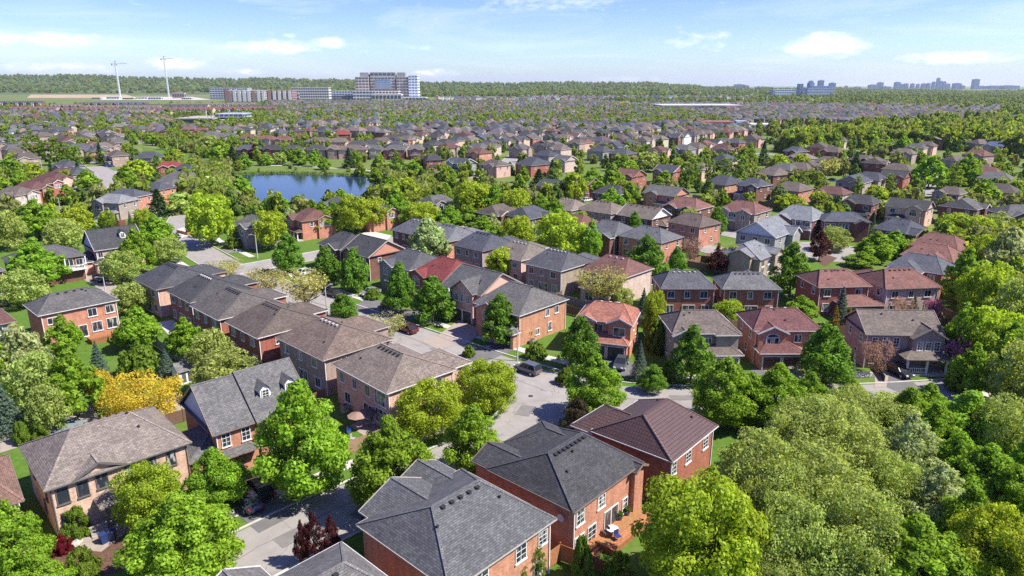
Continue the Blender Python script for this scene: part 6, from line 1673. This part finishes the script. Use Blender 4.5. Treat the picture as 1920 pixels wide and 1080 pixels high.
# ------------------------------------------------------------------ cars
def car(x, y, rz, col, label, L=4.6, Wd=1.85, Hh=1.55, name='parked_car'):
    root = empty(name, (x, y, .02), rz); tag(root, label, 'car', 'parked cars')
    h = L / 2; w = Wd / 2
    suv = Hh > 1.6
    st = [(-h, .45, .72, .8), (-h + .12, .32, .92, .93), (-h * .55, .28, .98, 1), (0, .27, .97, 1), (h * .45, .28, .95, 1), (h * .8, .3, .86, .96), (h - .06, .36, .72, .86), (h, .46, .62, .78)]
    b = MB()
    rows = []
    for (xx, zl, zb, k) in st:
        rows.append([(xx, -w * k * .93, zl), (xx, -w * k, (zl + zb) / 2), (xx, -w * k * .95, zb), (xx, w * k * .95, zb), (xx, w * k, (zl + zb) / 2), (xx, w * k * .93, zl)])
    for a, c in zip(rows[:-1], rows[1:]):
        for q in range(6): b.poly([a[q], c[q], c[(q + 1) % 6], a[(q + 1) % 6]][::-1])
    b.poly(rows[0]); b.poly(rows[-1][::-1])
    bo = b.build('body', M['car'], root, col, uv=False)
    g_ = MB()
    x0, x1, x2, x3 = -h * (.93 if suv else .82), -h * (.8 if suv else .48), h * .12, h * .48
    zb, zt = .94, Hh
    lo = [(x0, w * .9), (x3, w * .9)]
    tw = w * .72
    A_ = [(x0, -w * .9, zb), (x3, -w * .9, zb), (x3, w * .9, zb), (x0, w * .9, zb)]; T_ = [(x1, -tw, zt - .04), (x2, -tw, zt - .04), (x2, tw, zt - .04), (x1, tw, zt - .04)]
    for q in range(4): g_.poly([A_[q], A_[(q + 1) % 4], T_[(q + 1) % 4], T_[q]])
    g_.build('window', M['dglass'], root, (.02, .025, .03), uv=False)
    r_ = MB(); r_.box(x1 - .05, x2 + .05, -tw - .03, tw + .03, zt - .05, zt)
    for s in (-1, 1):
        for (p, q) in (((x0, s * w * .9, zb), (x1, s * tw, zt)), ((x3, s * w * .9, zb), (x2, s * tw, zt)), (((x0 + x3) / 2 - .1, s * w * .915, zb), ((x1 + x2) / 2, s * (tw + .01), zt))): r_.bar(p, q, .09, .07)
    r_.build('roof_panel', M['car'], root, col, uv=False)
    for xx in (-h * .6, h * .62):
        for s in (-1, 1):
            t_ = MB(); t_.tube((xx, s * (w - .2), .33), (xx, s * (w + .02), .33), .34, .34, 14)
            wh = t_.build('wheel', M['rubber'], root, uv=False)
            rm = MB(); rm.tube((xx, s * (w + .0), .33), (xx, s * (w + .03), .33), .22, .2, 10)
            rm.build('rim', M['metal'], wh, (.5, .5, .52), uv=False)
    for s in (-1, 1):
        l_ = MB(); l_.box(h - .16, h - .005, s * w * .62 - .18, s * w * .62 + .18, .62, .76); l_.build('headlight', M['plastic'], root, (.75, .76, .78), uv=False)
        l_ = MB(); l_.box(-h + .0, -h + .14, s * w * .66 - .15, s * w * .66 + .15, .74, .9); l_.build('tail_light', M['plastic'], root, (.35, .02, .02), uv=False)
    return root
def pcar(u, v, deg, col, label, **kw):
    x, y = gp(u, v); return car(x, y, R(deg), col, label, **kw)
GREY, BLACK, WHT, RED = (.10, .112, .125), (.018, .018, .02), (.75, .75, .74), (.22, .02, .02)
pcar(989, 698, 138, GREY, 'grey SUV parked at the kerb below the street lamp', Hh=1.72)
pcar(764, 622, 138, (.09, .015, .015), 'dark red car with black roof parked on the main street', Hh=1.5)
pcar(486, 925, 130, BLACK, 'black SUV in the driveway beside the big maple', Hh=1.75)
pcar(466, 948, 130, (.03, .03, .045), 'dark car with red tail lights half under the green tree at lower left', Hh=1.5)
pcar(1684, 702, -75, (.03, .032, .036), 'black car beside the steps of the porch house', Hh=1.6)
pcar(1164, 688, -110, (.07, .075, .08), 'dark grey car in front of the orange-roofed house', Hh=1.6)
pcar(187, 527, -42, BLACK, 'black car on the driveway of the dark dormer house', Hh=1.5)
pcar(695, 553, -133, (.25, .26, .27), 'silver and black car in the driveway under the slate-roofed balcony house', Hh=1.5)
pcar(735, 573, 47, BLACK, 'black car facing the garages beside the teardrop tree on main street', Hh=1.6)
pcar(574, 515, 47, WHT, 'white car in the shaded driveway behind the locust trees', Hh=1.55)
pcar(628, 533, 47, (.3, .31, .33), 'silver car half hidden between the dense teardrop trees', Hh=1.5)
pcar(625, 555, 138, (.03, .03, .035), 'dark car at the kerb right of the wide locust tree', Hh=1.5)
pcar(141, 361, 20, WHT, 'white van on the street of the red-roofed houses', L=5.2, Hh=1.95)
pcar(178, 307, 10, WHT, 'white car on the left cul-de-sac', Hh=1.5)
pcar(207, 313, 10, (.02, .08, .35), 'blue car on the left cul-de-sac', Hh=1.5)
pcar(1685, 362, 10, WHT, 'white car on the drive below the far right garages', Hh=1.5)
pcar(1100, 378, 40, WHT, 'white car behind the tan-roofed houses', Hh=1.6)

# ------------------------------------------------------------------ street lamps
def lamp(u, v, H_, label, arm=47, base=None):
    x, y = gp(u, v)
    root = empty('street_lamp', (x, y, 0), R(arm)); tag(root, label, 'street lamp', 'street lamps')
    b = MB(); b.tube((0, 0, -.1), (0, 0, H_), .14, .08, 10); b.build('pole', M['conc'], root, (.42, .41, .39), uv=False)
    b = MB(); b.bar((0, 0, H_ - .15), (1.1, 0, H_ + .2), .07, .07); b.build('arm', M['metal'], root, (.4, .4, .4), uv=False)
    b = MB(); b.box(.95, 1.6, -.14, .14, H_ + .12, H_ + .26); b.build('lamp_head', M['metal'], root, (.35, .36, .37), uv=False)
lamp(970, 677, 5.6, 'grey street lamp on the verge above the grey SUV', 228)
lamp(614, 597, 6.2, 'grey street lamp pole standing between the locusts and the small teardrop tree', 47)
lamp(483, 485, 6.2, 'grey street lamp at the grassy corner of the side street', 228)
lamp(210, 430, 6.5, 'thin lamp pole by the brown fence at upper left', 228)
lamp(1390, 435, 7.0, 'thin lamp pole below the rust-roofed balcony house', 228)
lamp(1732, 370, 6.5, 'thin lamp pole on the far right street bend', 228)
lamp(115, 405, 6, 'thin lamp pole left of the light grey brick house', 228)
lamp(198, 548, 3.4, 'short dark lamp post on the driveway of the dark dormer house', 228)
for q, (u, v) in enumerate([(178, 262), (186, 264), (228, 262), (215, 255), (335, 290), (370, 290)]):
    lamp(u, v, 9, ['tall pale lamp at the far arterial road, leftmost one', 'tall pale lamp at the far arterial road beside the leftmost', 'tall pale lamp at the far arterial road, third from left', 'tall pale lamp behind the arterial road lamps', 'lamp pole in front of the arterial park strip', 'lamp pole at the right end of the arterial trees'][q], 20)

# ------------------------------------------------------------------ driveways, lawns, fences, decks
def drive(pts, mat='drive', z=.036, nm='driveway'):
    sheet(nm, [gp(*p) for p in pts], mat, z)
drive([(438, 958), (485, 905), (545, 938), (560, 962), (485, 1000)])                       # by the big maple
drive([(820, 630), (860, 600), (912, 622), (868, 648)], 'paver'); drive([(790, 640), (818, 628), (852, 646), (824, 656)], 'paver')
drive([(660, 582), (690, 555), (725, 570), (700, 592)]); drive([(705, 592), (735, 570), (770, 585), (742, 605)])
drive([(1660, 725), (1645, 700), (1690, 696), (1735, 738), (1700, 742)]); drive([(1640, 705), (1655, 690), (1668, 694), (1662, 726), (1640, 728)], 'paver', .04, 'walkway')
drive([(1140, 700), (1128, 680), (1190, 680), (1200, 712)]); drive([(1410, 712), (1408, 690), (1490, 692), (1492, 714)])
drive([(1310, 690), (1320, 680), (1385, 680), (1390, 712), (1320, 712)])
drive([(150, 520), (172, 508), (235, 545), (215, 560)], 'paver'); drive([(620, 470), (690, 432), (735, 442), (700, 470)], 'walk')
drive([(880, 900), (940, 862), (990, 850), (960, 830), (890, 868)], 'drive'); drive([(1090, 830), (1120, 800), (1060, 790), (1040, 815)])
drive([(655, 965), (700, 985), (745, 945), (705, 930)]);
drive([(130, 1030), (175, 985), (235, 960), (255, 985), (190, 1035)], 'paver', .04, 'walkway')
drive([(0, 815), (60, 780), (170, 760), (190, 790), (90, 822), (0, 850)], 'paver', .04, 'patio'); 
drive([(655, 800), (690, 778), (735, 800), (700, 828)], 'paver', .04, 'patio'); drive([(300, 700), (320, 720), (345, 712), (330, 690)], 'paver', .04, 'patio')
drive([(295, 605), (325, 600), (345, 620), (318, 630)], 'walk', .04, 'patio'); drive([(330, 430), (372, 420), (378, 436), (340, 446)], 'walk', .04, 'walkway')
drive([(300, 760), (330, 735), (360, 760), (320, 800), (300, 790)], 'paver', .04, 'patio')
pc_ = MB(); pp = [gp(60, 800), gp(110, 785), (gp(162, 788)), gp(150, 805), gp(90, 822)]
pc_.poly([(p[0], p[1], .12) for p in pp]); 
tag(pc_.build('pool_cover', M['fabric'], color=(.16, .2, .23), uv=False), 'dark blue-grey pool cover on the patio behind the beige brick house', 'pool cover')
# garden beds
for pts in ([(915, 652), (930, 643), (962, 655), (945, 664)], [(1530, 490), (1545, 476), (1570, 484), (1548, 500)], [(90, 1060), (120, 1010), (240, 1010), (250, 1060), (160, 1100)]):
    drive(pts, 'soil', .034, 'garden_bed')
for o in COL.objects:
    if o.name.startswith('garden_bed'): o.color = (.11, .06, .04, 1)
FROOT = []
def fence(pts, H_, col, label, z0=0.0):
    root = empty('fence', (*pts[0], 0)); tag(root, label, 'fence', 'wooden fences'); FROOT.append((root, pts, col))
    ox, oy = pts[0]
    for a, b_ in zip(pts[:-1], pts[1:]):
        L = math.hypot(b_[0] - a[0], b_[1] - a[1]); n = max(1, int(L / 2.3))
        for i in range(n):
            p = [a[k] + (b_[k] - a[k]) * i / n for k in (0, 1)]; q = [a[k] + (b_[k] - a[k]) * (i + 1) / n for k in (0, 1)]
            m = MB(); m.bar((p[0] - ox, p[1] - oy, H_ * .5), (q[0] - ox, q[1] - oy, H_ * .5), .05, H_ * .92); m.build('panel', M['wood'], root, col, uv=False)
            m = MB(); m.box(p[0] - ox - .06, p[0] - ox + .06, p[1] - oy - .06, p[1] - oy + .06, -.1, H_ + .12); m.build('post', M['wood'], root, col, uv=False)
CED = (.34, .15, .065); BRN = (.10, .055, .035)
fence([gp(1028, 1068), gp(1050, 1052), gp(1085, 1066), gp(1095, 1100)], 1.9, CED, 'orange cedar fence between the two bottom brick houses')
fence([gp(1105, 1062), gp(1150, 1084), gp(1178, 1100)], 1.4, CED, 'low cedar fence below the cedar deck stairs')
fence([gp(188, 420), gp(212, 428), gp(236, 422)], 1.9, (.16, .05, .035), 'dark reddish fence beside the light grey brick house at upper left')
fence([gp(1292, 490), gp(1328, 494), gp(1352, 488)], 1.9, BRN, 'dark brown fence behind the small mown lawn')
fence([gp(212, 640), gp(228, 652)], 1.8, CED, 'short cedar fence by the orange brick house deck')
fence([gp(480, 690), gp(510, 705)], 1.8, BRN, 'brown side fence between the tan and speckled brown row houses')
fence([gp(1640, 690), gp(1658, 716)], 1.0, (.05, .05, .05), 'dark metal railing beside the walkway of the porch house')
fence([gp(332, 436), gp(352, 441), gp(374, 438)], .9, (.45, .17, .08), 'low orange barrier across the end of the side road')
def steps(u, v, deg, n, w, col, label, rise=.17):
    x, y = gp(u, v); root = empty('steps', (x, y, 0), R(deg)); tag(root, label, 'steps')
    for i in range(n):
        b = MB(); b.box(-w / 2, w / 2, i * .32, n * .32 + .1, i * rise, (i + 1) * rise - .003); b.build('step', M['wood'] if col == CED else M['conc'], root, col, uv=False)
steps(1125, 1040, 48, 7, 1.6, CED, 'cedar deck stairs behind the charcoal-roofed house')
steps(1712, 700, -3, 5, 2.4, (.4, .3, .25), 'pinkish front steps below the porch house')
steps(1490, 700, -3, 5, 1.6, (.35, .32, .3), 'grey steps between the maroon house and the teardrop tree')
steps(196, 1004, 41, 4, 2.0, (.32, .28, .24), 'stone steps below the copper porch roof')
def deck(u, v, deg, w, d, z, label, rail=True):
    x, y = gp(u, v, z); root = empty('deck', (x, y, 0), R(deg)); tag(root, label, 'deck')
    n = int(d / .3)
    for i in range(n):
        b = MB(); b.box(-w / 2, w / 2, -d / 2 + i * d / n + .01, -d / 2 + (i + 1) * d / n - .01, z - .06, z); b.build('plank', M['wood'], root, tuple(c * random.uniform(.85, 1.15) for c in CED), uv=False)
    b = MB(); b.box(-w / 2 + .05, w / 2 - .05, -d / 2 + .05, d / 2 - .05, -.1, z - .07); b.build('base', M['wood'], root, tuple(c * .8 for c in CED), uv=False)
    if rail:
        b = MB()
        for (p, q) in (((-w / 2, -d / 2), (w / 2, -d / 2)), ((w / 2, -d / 2), (w / 2, d / 2))):
            b.bar((*p, z + .9), (*q, z + .9), .08, .06); m = int(math.hypot(q[0] - p[0], q[1] - p[1]) / .3)
            for i in range(m + 1):
                f = i / m; xx, yy = p[0] + (q[0] - p[0]) * f, p[1] + (q[1] - p[1]) * f; b.box(xx - .03, xx + .03, yy - .03, yy + .03, z, z + .9)
        b.build('railing', M['wood'], root, CED, uv=False)
    return (x, y)
dx_, dy_ = deck(1165, 985, 48, 7.4, 3.2, .7, 'cedar deck behind the charcoal-roofed orange brick house', False)
deck(197, 628, 47, 5, 2.6, .8, 'wooden deck at the back of the orange brick house at left')
deck(1695, 592, 7, 4, 2.2, .5, 'small wooden deck behind the rusty-roofed beige house', False)
def patio_table(u, v, z, col, label, umb=None):
    x, y = gp(u, v, z); root = empty('patio_table', (x, y, z)); tag(root, label, 'table')
    b = MB(); b.tube((0, 0, .68), (0, 0, .72), .6, .6, 16); b.build('table_top', M['plastic'], root, col, uv=False)
    b = MB(); b.tube((0, 0, 0), (0, 0, .68), .06, .06, 8); b.build('leg', M['metal'], root, (.2, .2, .2), uv=False)
    if umb:
        b = MB(); b.tube((0, 0, .72), (0, 0, 2.3), .03, .03, 6); b.build('umbrella_pole', M['metal'], root, (.4, .4, .4), uv=False)
        b = MB()
        for i in range(8):
            a0, a1 = math.pi * i / 4, math.pi * (i + 1) / 4
            b.poly([(0, 0, 2.45), (1.3 * math.cos(a0), 1.3 * math.sin(a0), 2.0), (1.3 * math.cos(a1), 1.3 * math.sin(a1), 2.0)])
        b.build('umbrella_canopy', M['fabric'], root, umb, uv=False)
def patio_chair(u, v, z, deg, col, label):
    x, y = gp(u, v, z); root = empty('patio_chair', (x, y, z), R(deg)); tag(root, label, 'chair', 'patio chairs')
    b = MB(); b.box(-.26, .26, -.26, .26, .4, .46); b.build('seat', M['fabric'], root, col, uv=False)
    b = MB(); b.box(-.26, .26, .22, .28, .46, .98); b.build('backrest', M['fabric'], root, col, uv=False)
    for a in (-1, 1):
        for c in (-1, 1):
            b = MB(); b.box(a * .23 - .02, a * .23 + .02, c * .23 - .02, c * .23 + .02, 0, .4); b.build('leg', M['metal'], root, (.2, .2, .2), uv=False)
patio_table(1148, 1003, .7, (.7, .72, .75), 'round white table on the cedar deck'); 
patio_chair(1158, 1012, .7, 30, (.02, .04, .16), 'dark blue chair on the cedar deck beside the white table'); patio_chair(1136, 1004, .7, -60, (.1, .1, .11), 'dark chair on the cedar deck left of the white table')
patio_table(672, 806, .05, (.4, .3, .25), 'patio table under a brown umbrella behind the tan corner house', (.26, .17, .13)); patio_table(690, 800, .05, (.4, .3, .25), 'patio table under the darker brown umbrella nearer the house', (.12, .085, .07))
patio_chair(655, 815, .05, 20, (.02, .06, .22), 'blue patio chair below the tan corner house'); patio_chair(662, 828, .05, 80, (.3, .3, .3), 'grey patio chair below the blue one')
# planters on the deck, garden shed, rocks, mailbox, bins
for i, (u, v) in enumerate([(1162, 974), (1176, 965)]):
    x, y = gp(u, v, .7); root = empty('planter', (x, y, .7)); tag(root, ['round planter with yellow-green plant on the cedar deck, left one', 'round planter with green plant on the cedar deck, right one'][i], 'planter')
    b = MB(); b.tube((0, 0, 0), (0, 0, .4), .22, .3, 12); b.build('pot', M['plastic'], root, (.1, .12, .16), uv=False)
    link('plant', crown_for('z', 2, 0), root, (0, 0, .38), 0, (.12, .2, .02), (.35, .35, .5))
x, y = gp(352, 712); root = empty('garden_shed', (x, y, 0), R(47)); tag(root, 'small white garden shed with grey roof under the olive tree', 'shed')
b = MB(); b.box(-1.6, 1.6, -1.3, 1.3, 0, 2.1); b.poly([(-1.6, -1.3, 2.1), (-1.6, 1.3, 2.1), (-1.6, 0, 3)][::-1]); b.poly([(1.6, -1.3, 2.1), (1.6, 1.3, 2.1), (1.6, 0, 3)]); b.build('wall', M['siding'], root, WHITE)
b = MB(); b.poly([(-1.8, -1.6, 2.0), (1.8, -1.6, 2.0), (1.8, 0, 3.1), (-1.8, 0, 3.1)]); b.poly([(1.8, 1.6, 2.0), (-1.8, 1.6, 2.0), (-1.8, 0, 3.1), (1.8, 0, 3.1)]); b.build('roof', M['roof'], root, ROOF['gr'])
for q in range(3):
    b = MB(); b.box(-1.2 + q * .85, -.65 + q * .85, -1.34, -1.305, .3, 1.9); b.build('door_panel', M['paint'], root, (.1, .1, .11), uv=False)
def rock(u, v, r, label):
    x, y = gp(u, v); rg = random.Random(int(u * v))
    b = MB(); n, m_ = 8, 5
    for i in range(m_ + 1):
        for k in range(n):
            ph = math.pi * .5 * i / m_; th = 2 * math.pi * k / n; rr = r * rg.uniform(.82, 1.12)
            b.v.append((math.cos(th) * math.cos(ph) * rr, math.sin(th) * math.cos(ph) * rr, math.sin(ph) * rr * .7 - .05))
    for i in range(m_):
        for k in range(n): b.f.append((i * n + k, i * n + (k + 1) % n, (i + 1) * n + (k + 1) % n, (i + 1) * n + k))
    tag(b.build('boulder', M['stone'], color=(.42, .38, .33), uv=False, loc=(x, y, 0)), label, 'boulder', 'garden boulders')
rock(133, 1027, .45, 'pale boulder just below the crimson shrub'); rock(144, 1018, .55, 'larger pale boulder right of the crimson shrub'); rock(150, 1034, .4, 'small pale boulder right of the crimson shrub bed')
def bin_(u, v, col, label):
    x, y = gp(u, v); root = empty('wheelie_bin', (x, y, 0), R(random.uniform(0, 90))); tag(root, label, 'bin')
    b = MB(); b.poly([(-.25, -.3, 0), (.25, -.3, 0), (.25, .3, 0), (-.25, .3, 0)][::-1])
    for (p, q) in (((-.25, -.3), (.25, -.3)), ((.25, -.3), (.25, .3)), ((.25, .3), (-.25, .3)), ((-.25, .3), (-.25, -.3))): b.poly([(*p, 0), (*q, 0), (q[0] * 1.15, q[1] * 1.15, .95), (p[0] * 1.15, p[1] * 1.15, .95)])
    b.build('body', M['plastic'], root, col, uv=False); b = MB(); b.box(-.31, .31, -.37, .37, .95, 1.02); b.build('lid', M['plastic'], root, col, uv=False)
bin_(686, 972, (.02, .05, .2), 'blue bin in the driveway of the bottom centre house'); bin_(195, 1018, (.02, .04, .13), 'dark blue bin by the stone steps'); bin_(212, 1012, (.03, .04, .1), 'second dark blue bin right of the stone steps'); bin_(62, 980, (.03, .03, .03), 'black bin beside the beige brick house')
x, y = gp(632, 925); root = empty('mailbox', (x, y, 0)); tag(root, 'white letterbox on a post right of the big maple', 'letterbox')
b = MB(); b.box(-.04, .04, -.04, .04, 0, 1.1); b.build('post', M['wood'], root, WHITE, uv=False); b = MB(); b.box(-.2, .2, -.12, .12, 1.1, 1.35); b.build('box', M['trim'], root, WHITE, uv=False)
# manhole covers on the street
for i, (u, v) in enumerate([(865, 673), (995, 743)]):
    x, y = gp(u, v); b = MB(); b.tube((x, y, .0), (x, y, .034), .38, .38, 16)
    tag(b.build('manhole_cover', M['metal'], color=(.1, .09, .08), uv=False), ['round manhole cover in the main street', 'round manhole cover at the street corner'][i], 'manhole cover', 'manhole covers')
# air conditioners standing in the side yards of the near houses
def ac(hs, k, c, label):
    h = [q for q in HOUSES if q['short'] and hs in q['short']][0]
    nx, ny, tx, ty, L = {0: (0, -1, 1, 0, h['hy']), 3: (1, 0, 0, 1, h['hx']), 2: (0, 1, -1, 0, h['hy']), 1: (-1, 0, 0, -1, h['hx'])}[k]
    lx, ly = nx * (L + .35) + tx * c, ny * (L + .35) + ty * c
    x = h['x'] + lx * math.cos(h['a']) - ly * math.sin(h['a']); y = h['y'] + lx * math.sin(h['a']) + ly * math.cos(h['a'])
    root = empty('air_conditioner', (x, y, 0), h['a']); tag(root, label, 'air conditioner', 'air conditioners')
    b = MB(); b.box(-.42, .42, -.42, .42, .08, .85); b.build('case', M['metal'], root, (.42, .42, .4), uv=False)
    b = MB(); b.tube((0, 0, .85), (0, 0, .9), .34, .34, 14); b.build('fan_grille', M['metal'], root, (.08, .08, .08), uv=False)
    b = MB(); b.box(-.5, .5, -.5, .5, -.05, .075); b.build('base_pad', M['conc'], root, (.45, .43, .4), uv=False)
ac('tan-roofed corner', 1, -3.2, 'grey air conditioner at the back wall of the tan corner house')
ac('speckled brown', 1, 3.4, 'grey air conditioner at the back of the speckled brown-roofed row house')
ac('charcoal-roofed row', 1, 3.2, 'grey air conditioner at the back of the charcoal-roofed row house')
ac('orange-brick house with the wooden', 0, -2.6, 'grey air conditioner below the orange brick house at left')
ac('left slate-roofed red', 0, -4, 'grey air conditioner behind the left slate-roofed red house')
ac('right grey-roofed red', 0, 4.4, 'grey air conditioner behind the right grey-roofed red house')
ac('bright brick end', 0, -3.5, 'grey air conditioner at the sunlit brick end wall by the lamp')
# driveways and cars at the garages, back fences
CARS = []
cr_ = random.Random(21)
for (root, pc0, q0, q1, q2, q3, k, a, det, short, he_) in GAR:
    T = lambda p: (root.location[0] + p[0] * math.cos(a) - p[1] * math.sin(a), root.location[1] + p[0] * math.sin(a) + p[1] * math.cos(a))
    pts = [T(p) for p in (q0, q1, q2, q3)]
    mid = T(pc0)
    if near_house(*pts[2], .3) or near_house(*pts[3], .3): continue
    if math.hypot(*mid) > 420 or in_poly(*mid, POND): continue
    sheet('driveway', pts, cr_.choice(['drive', 'drive', 'paver']), .044)
    if cr_.random() < (.6 if det == 1 else .35) and math.hypot(*mid) > 105 and not any(math.hypot(c[0] - mid[0], c[1] - mid[1]) < 4 for c in CARS):
        nm_, cc = cr_.choice([('white', WHT), ('black', BLACK), ('silver', (.4, .41, .42)), ('grey', (.12, .125, .13)), ('dark blue', (.02, .035, .09)), ('dark red', (.13, .015, .015))])
        off = cr_.choice([-1.2, 1.2])
        t_ang = a + SROT[k] + (math.pi / 2 if cr_.random() < .7 else -math.pi / 2)
        mx = mid[0] + off * math.cos(a + SROT[k]); my = mid[1] + off * math.sin(a + SROT[k])
        o = car(mx, my, t_ang, cc, None, Hh=cr_.choice([1.48, 1.55, 1.72])); CARS.append((mx, my, nm_, o))
FENCES = []
for h in [q for q in HOUSES if q['det'] >= 1 and math.hypot(q['x'], q['y']) < 330]:
    k = (h['front'] + 2) % 4
    nx, ny, tx, ty, L, Wd = {0: (0, -1, 1, 0, h['hy'], h['hx']), 3: (1, 0, 0, 1, h['hx'], h['hy']), 2: (0, 1, -1, 0, h['hy'], h['hx']), 1: (-1, 0, 0, -1, h['hx'], h['hy'])}[k]
    def T2(s_, o_):
        lx, ly = nx * o_ + tx * s_, ny * o_ + ty * s_
        return (h['x'] + lx * math.cos(h['a']) - ly * math.sin(h['a']), h['y'] + lx * math.sin(h['a']) + ly * math.cos(h['a']))
    dpt = L + 6.5
    pts = [T2(Wd + .7, L + .5), T2(Wd + .7, dpt), T2(-Wd - .7, dpt)]
    if any(near_house(p[0] + (q[0] - p[0]) * f, p[1] + (q[1] - p[1]) * f, .15) or near_road(p[0] + (q[0] - p[0]) * f, p[1] + (q[1] - p[1]) * f, .6) for p, q in zip(pts[:-1], pts[1:]) for f in (0, .35, .7, 1)): continue
    if in_poly(*pts[1], POND) or pts[1][1] < 70 or pts[1][0] < -60 and pts[1][1] < 130: continue
    fence(pts, 1.8, cr_.choice([(.2, .12, .075), (.26, .17, .11), (.15, .09, .06), (.24, .21, .18)]), None)
# reeds on the pond banks
rp = np.random.RandomState(4); pos = []
for p0, p1 in zip(POND[:-1], POND[1:]):
    L = math.hypot(p1[0] - p0[0], p1[1] - p0[1])
    for _ in range(int(L * 5)):
        f = rp.rand(); k = 1 + rp.rand() * .06
        pos.append((pc[0] + (p0[0] + (p1[0] - p0[0]) * f - pc[0]) * k, pc[1] + (p0[1] + (p1[1] - p0[1]) * f - pc[1]) * k, .3 + rp.rand() * .5))
pos = np.array(pos)
me = leaf_faces('reeds', pos, np.stack([rp.normal(size=len(pos)), rp.normal(size=len(pos)), rp.normal(size=len(pos)) * .2], 1), rp.uniform(.35, .8, len(pos)), rp.uniform(.7, 1.3, len(pos)), rp)
tag(link('reeds', me, color=(.17, .19, .05)), 'yellow-green reeds along the pond edge', 'reeds', kind='stuff')

# ------------------------------------------------------------------ air
hz = MB(); hz.box(-29000, 29000, -350, 30000, -1.0, 330)
m = bpy.data.materials.new('haze'); m.use_nodes = True; t = m.node_tree; t.nodes.clear()
pv = N(t, 'ShaderNodeVolumePrincipled'); pv.inputs['Color'].default_value = (.80, .88, 1.0, 1); pv.inputs['Density'].default_value = HAZE if 'HAZE' in globals() else 3.4e-5; pv.inputs['Anisotropy'].default_value = 0.2
ou = N(t, 'ShaderNodeOutputMaterial'); t.links.new(pv.outputs[0], ou.inputs['Volume'])
tag(hz.build('haze', m, uv=False), 'thin bluish haze in the air towards the horizon', 'haze', kind='stuff')

# ------------------------------------------------------------------ labels that single out each house and tree
ORD = ['', 'second ', 'third ', 'fourth ', 'fifth ', 'sixth ', 'seventh ', 'eighth ', 'ninth ', 'tenth ', 'eleventh ', 'twelfth ', 'thirteenth ', 'fourteenth ', 'fifteenth ', 'sixteenth ', 'seventeenth ', 'eighteenth ', 'nineteenth ', 'twentieth ']
LM = [(h['x'], h['y'], 5, 'the ' + h['short']) for h in HOUSES if h['short']]
LMF = [(*gp(575, 350), 0, 'the pond'), (*gp(415, 238), 6, 'the low school'), (*gp(1312, 209), 6, 'the white-roofed store'), (*gp(726, 188), 20, 'the hospital'), (*gp(203, 325), 0, 'the left cul-de-sac'), (*gp(1860, 260), 6, 'the right woods'), (*gp(270, 320), 6, 'the red-roofed gables'),
       (*gp(1370, 244), 5, 'the dark red hall'), (*gp(1735, 355), 0, 'the far right street bend'), (*gp(985, 290), 0, 'the mid street bend'), (*gp(330, 285), 0, 'the arterial park strip'), (*gp(1590, 480), 0, 'the right cul-de-sac'), (*gp(60, 280), 6, 'the poplar row at left')]
def relation(x, y, z, lms):
    u, v, d = project(x, y, z)
    best = None
    for (a, b_, c, nm) in lms:
        p, q, dd = project(a, b_, c)
        m_ = math.hypot(p - u, (q - v) * 1.6)
        if best is None or m_ < best[0]: best = (m_, p, q, nm)
    m_, p, q, nm = best
    dx, dy = u - p, v - q
    if abs(dx) > abs(dy) * 1.5: w = 'right of' if dx > 0 else 'left of'
    elif dy < 0: w = 'beyond'
    else: w = 'in front of'
    if abs(dx) > 30 and abs(dy) > 20 and abs(dx) <= abs(dy) * 1.5: w = ('beyond and right of' if dx > 0 else 'beyond and left of') if dy < 0 else ('before and right of' if dx > 0 else 'before and left of')
    return m_, w, nm
todo = []
for h in HOUSES:
    if h['label']: continue
    m_, w, nm = relation(h['x'], h['y'], 5, LM + LMF if project(h['x'], h['y'], 0)[1] > 330 else LMF)
    todo.append((m_, h['root'], '%s-roofed %s house' % (ROOFW[h['roof']], WALLW[h['wall']]), w, nm))
for t_ in TREES:
    if t_['label']: continue
    v = project(t_['x'], t_['y'], 0)[1]
    m_, w, nm = relation(t_['x'], t_['y'], t_['h'] * .5, LM if v > 480 else (LM + LMF if v > 330 else LMF))
    sz = 'large ' if t_['r'] > 4.2 else ('small ' if t_['r'] < 2.0 else '')
    todo.append((m_, t_['root'], sz + SPEC[t_['sp']]['word'], w, nm))
    t_['root']['group'] = '%ss of the neighbourhood' % SPEC[t_['sp']]['word']
for (x, y, nm_, o) in CARS:
    v = project(x, y, 0)[1]
    m_, w, nm = relation(x, y, 1, LM if v > 420 else LM + LMF)
    todo.append((m_, o, nm_ + ' car in a driveway', w, nm))
for (o, pts, col) in FROOT:
    if o.get('label'): continue
    m_, w, nm = relation(pts[1][0], pts[1][1], 1, LM if project(*pts[1], 0)[1] > 420 else LM + LMF)
    todo.append((m_, o, ('greyish' if col[2] > .15 else 'brown') + ' wooden garden fence', w, nm))
cnt = {}
for (m_, o, kind, w, nm) in sorted(todo, key=lambda q: q[0]):
    k_ = (kind, w, nm)
    i = cnt.get(k_, 0); cnt[k_] = i + 1
    o['label'] = ' '.join(((ORD[i] if i < len(ORD) else 'farther ') + kind + ' ' + w + ' ' + nm).split()[:16])
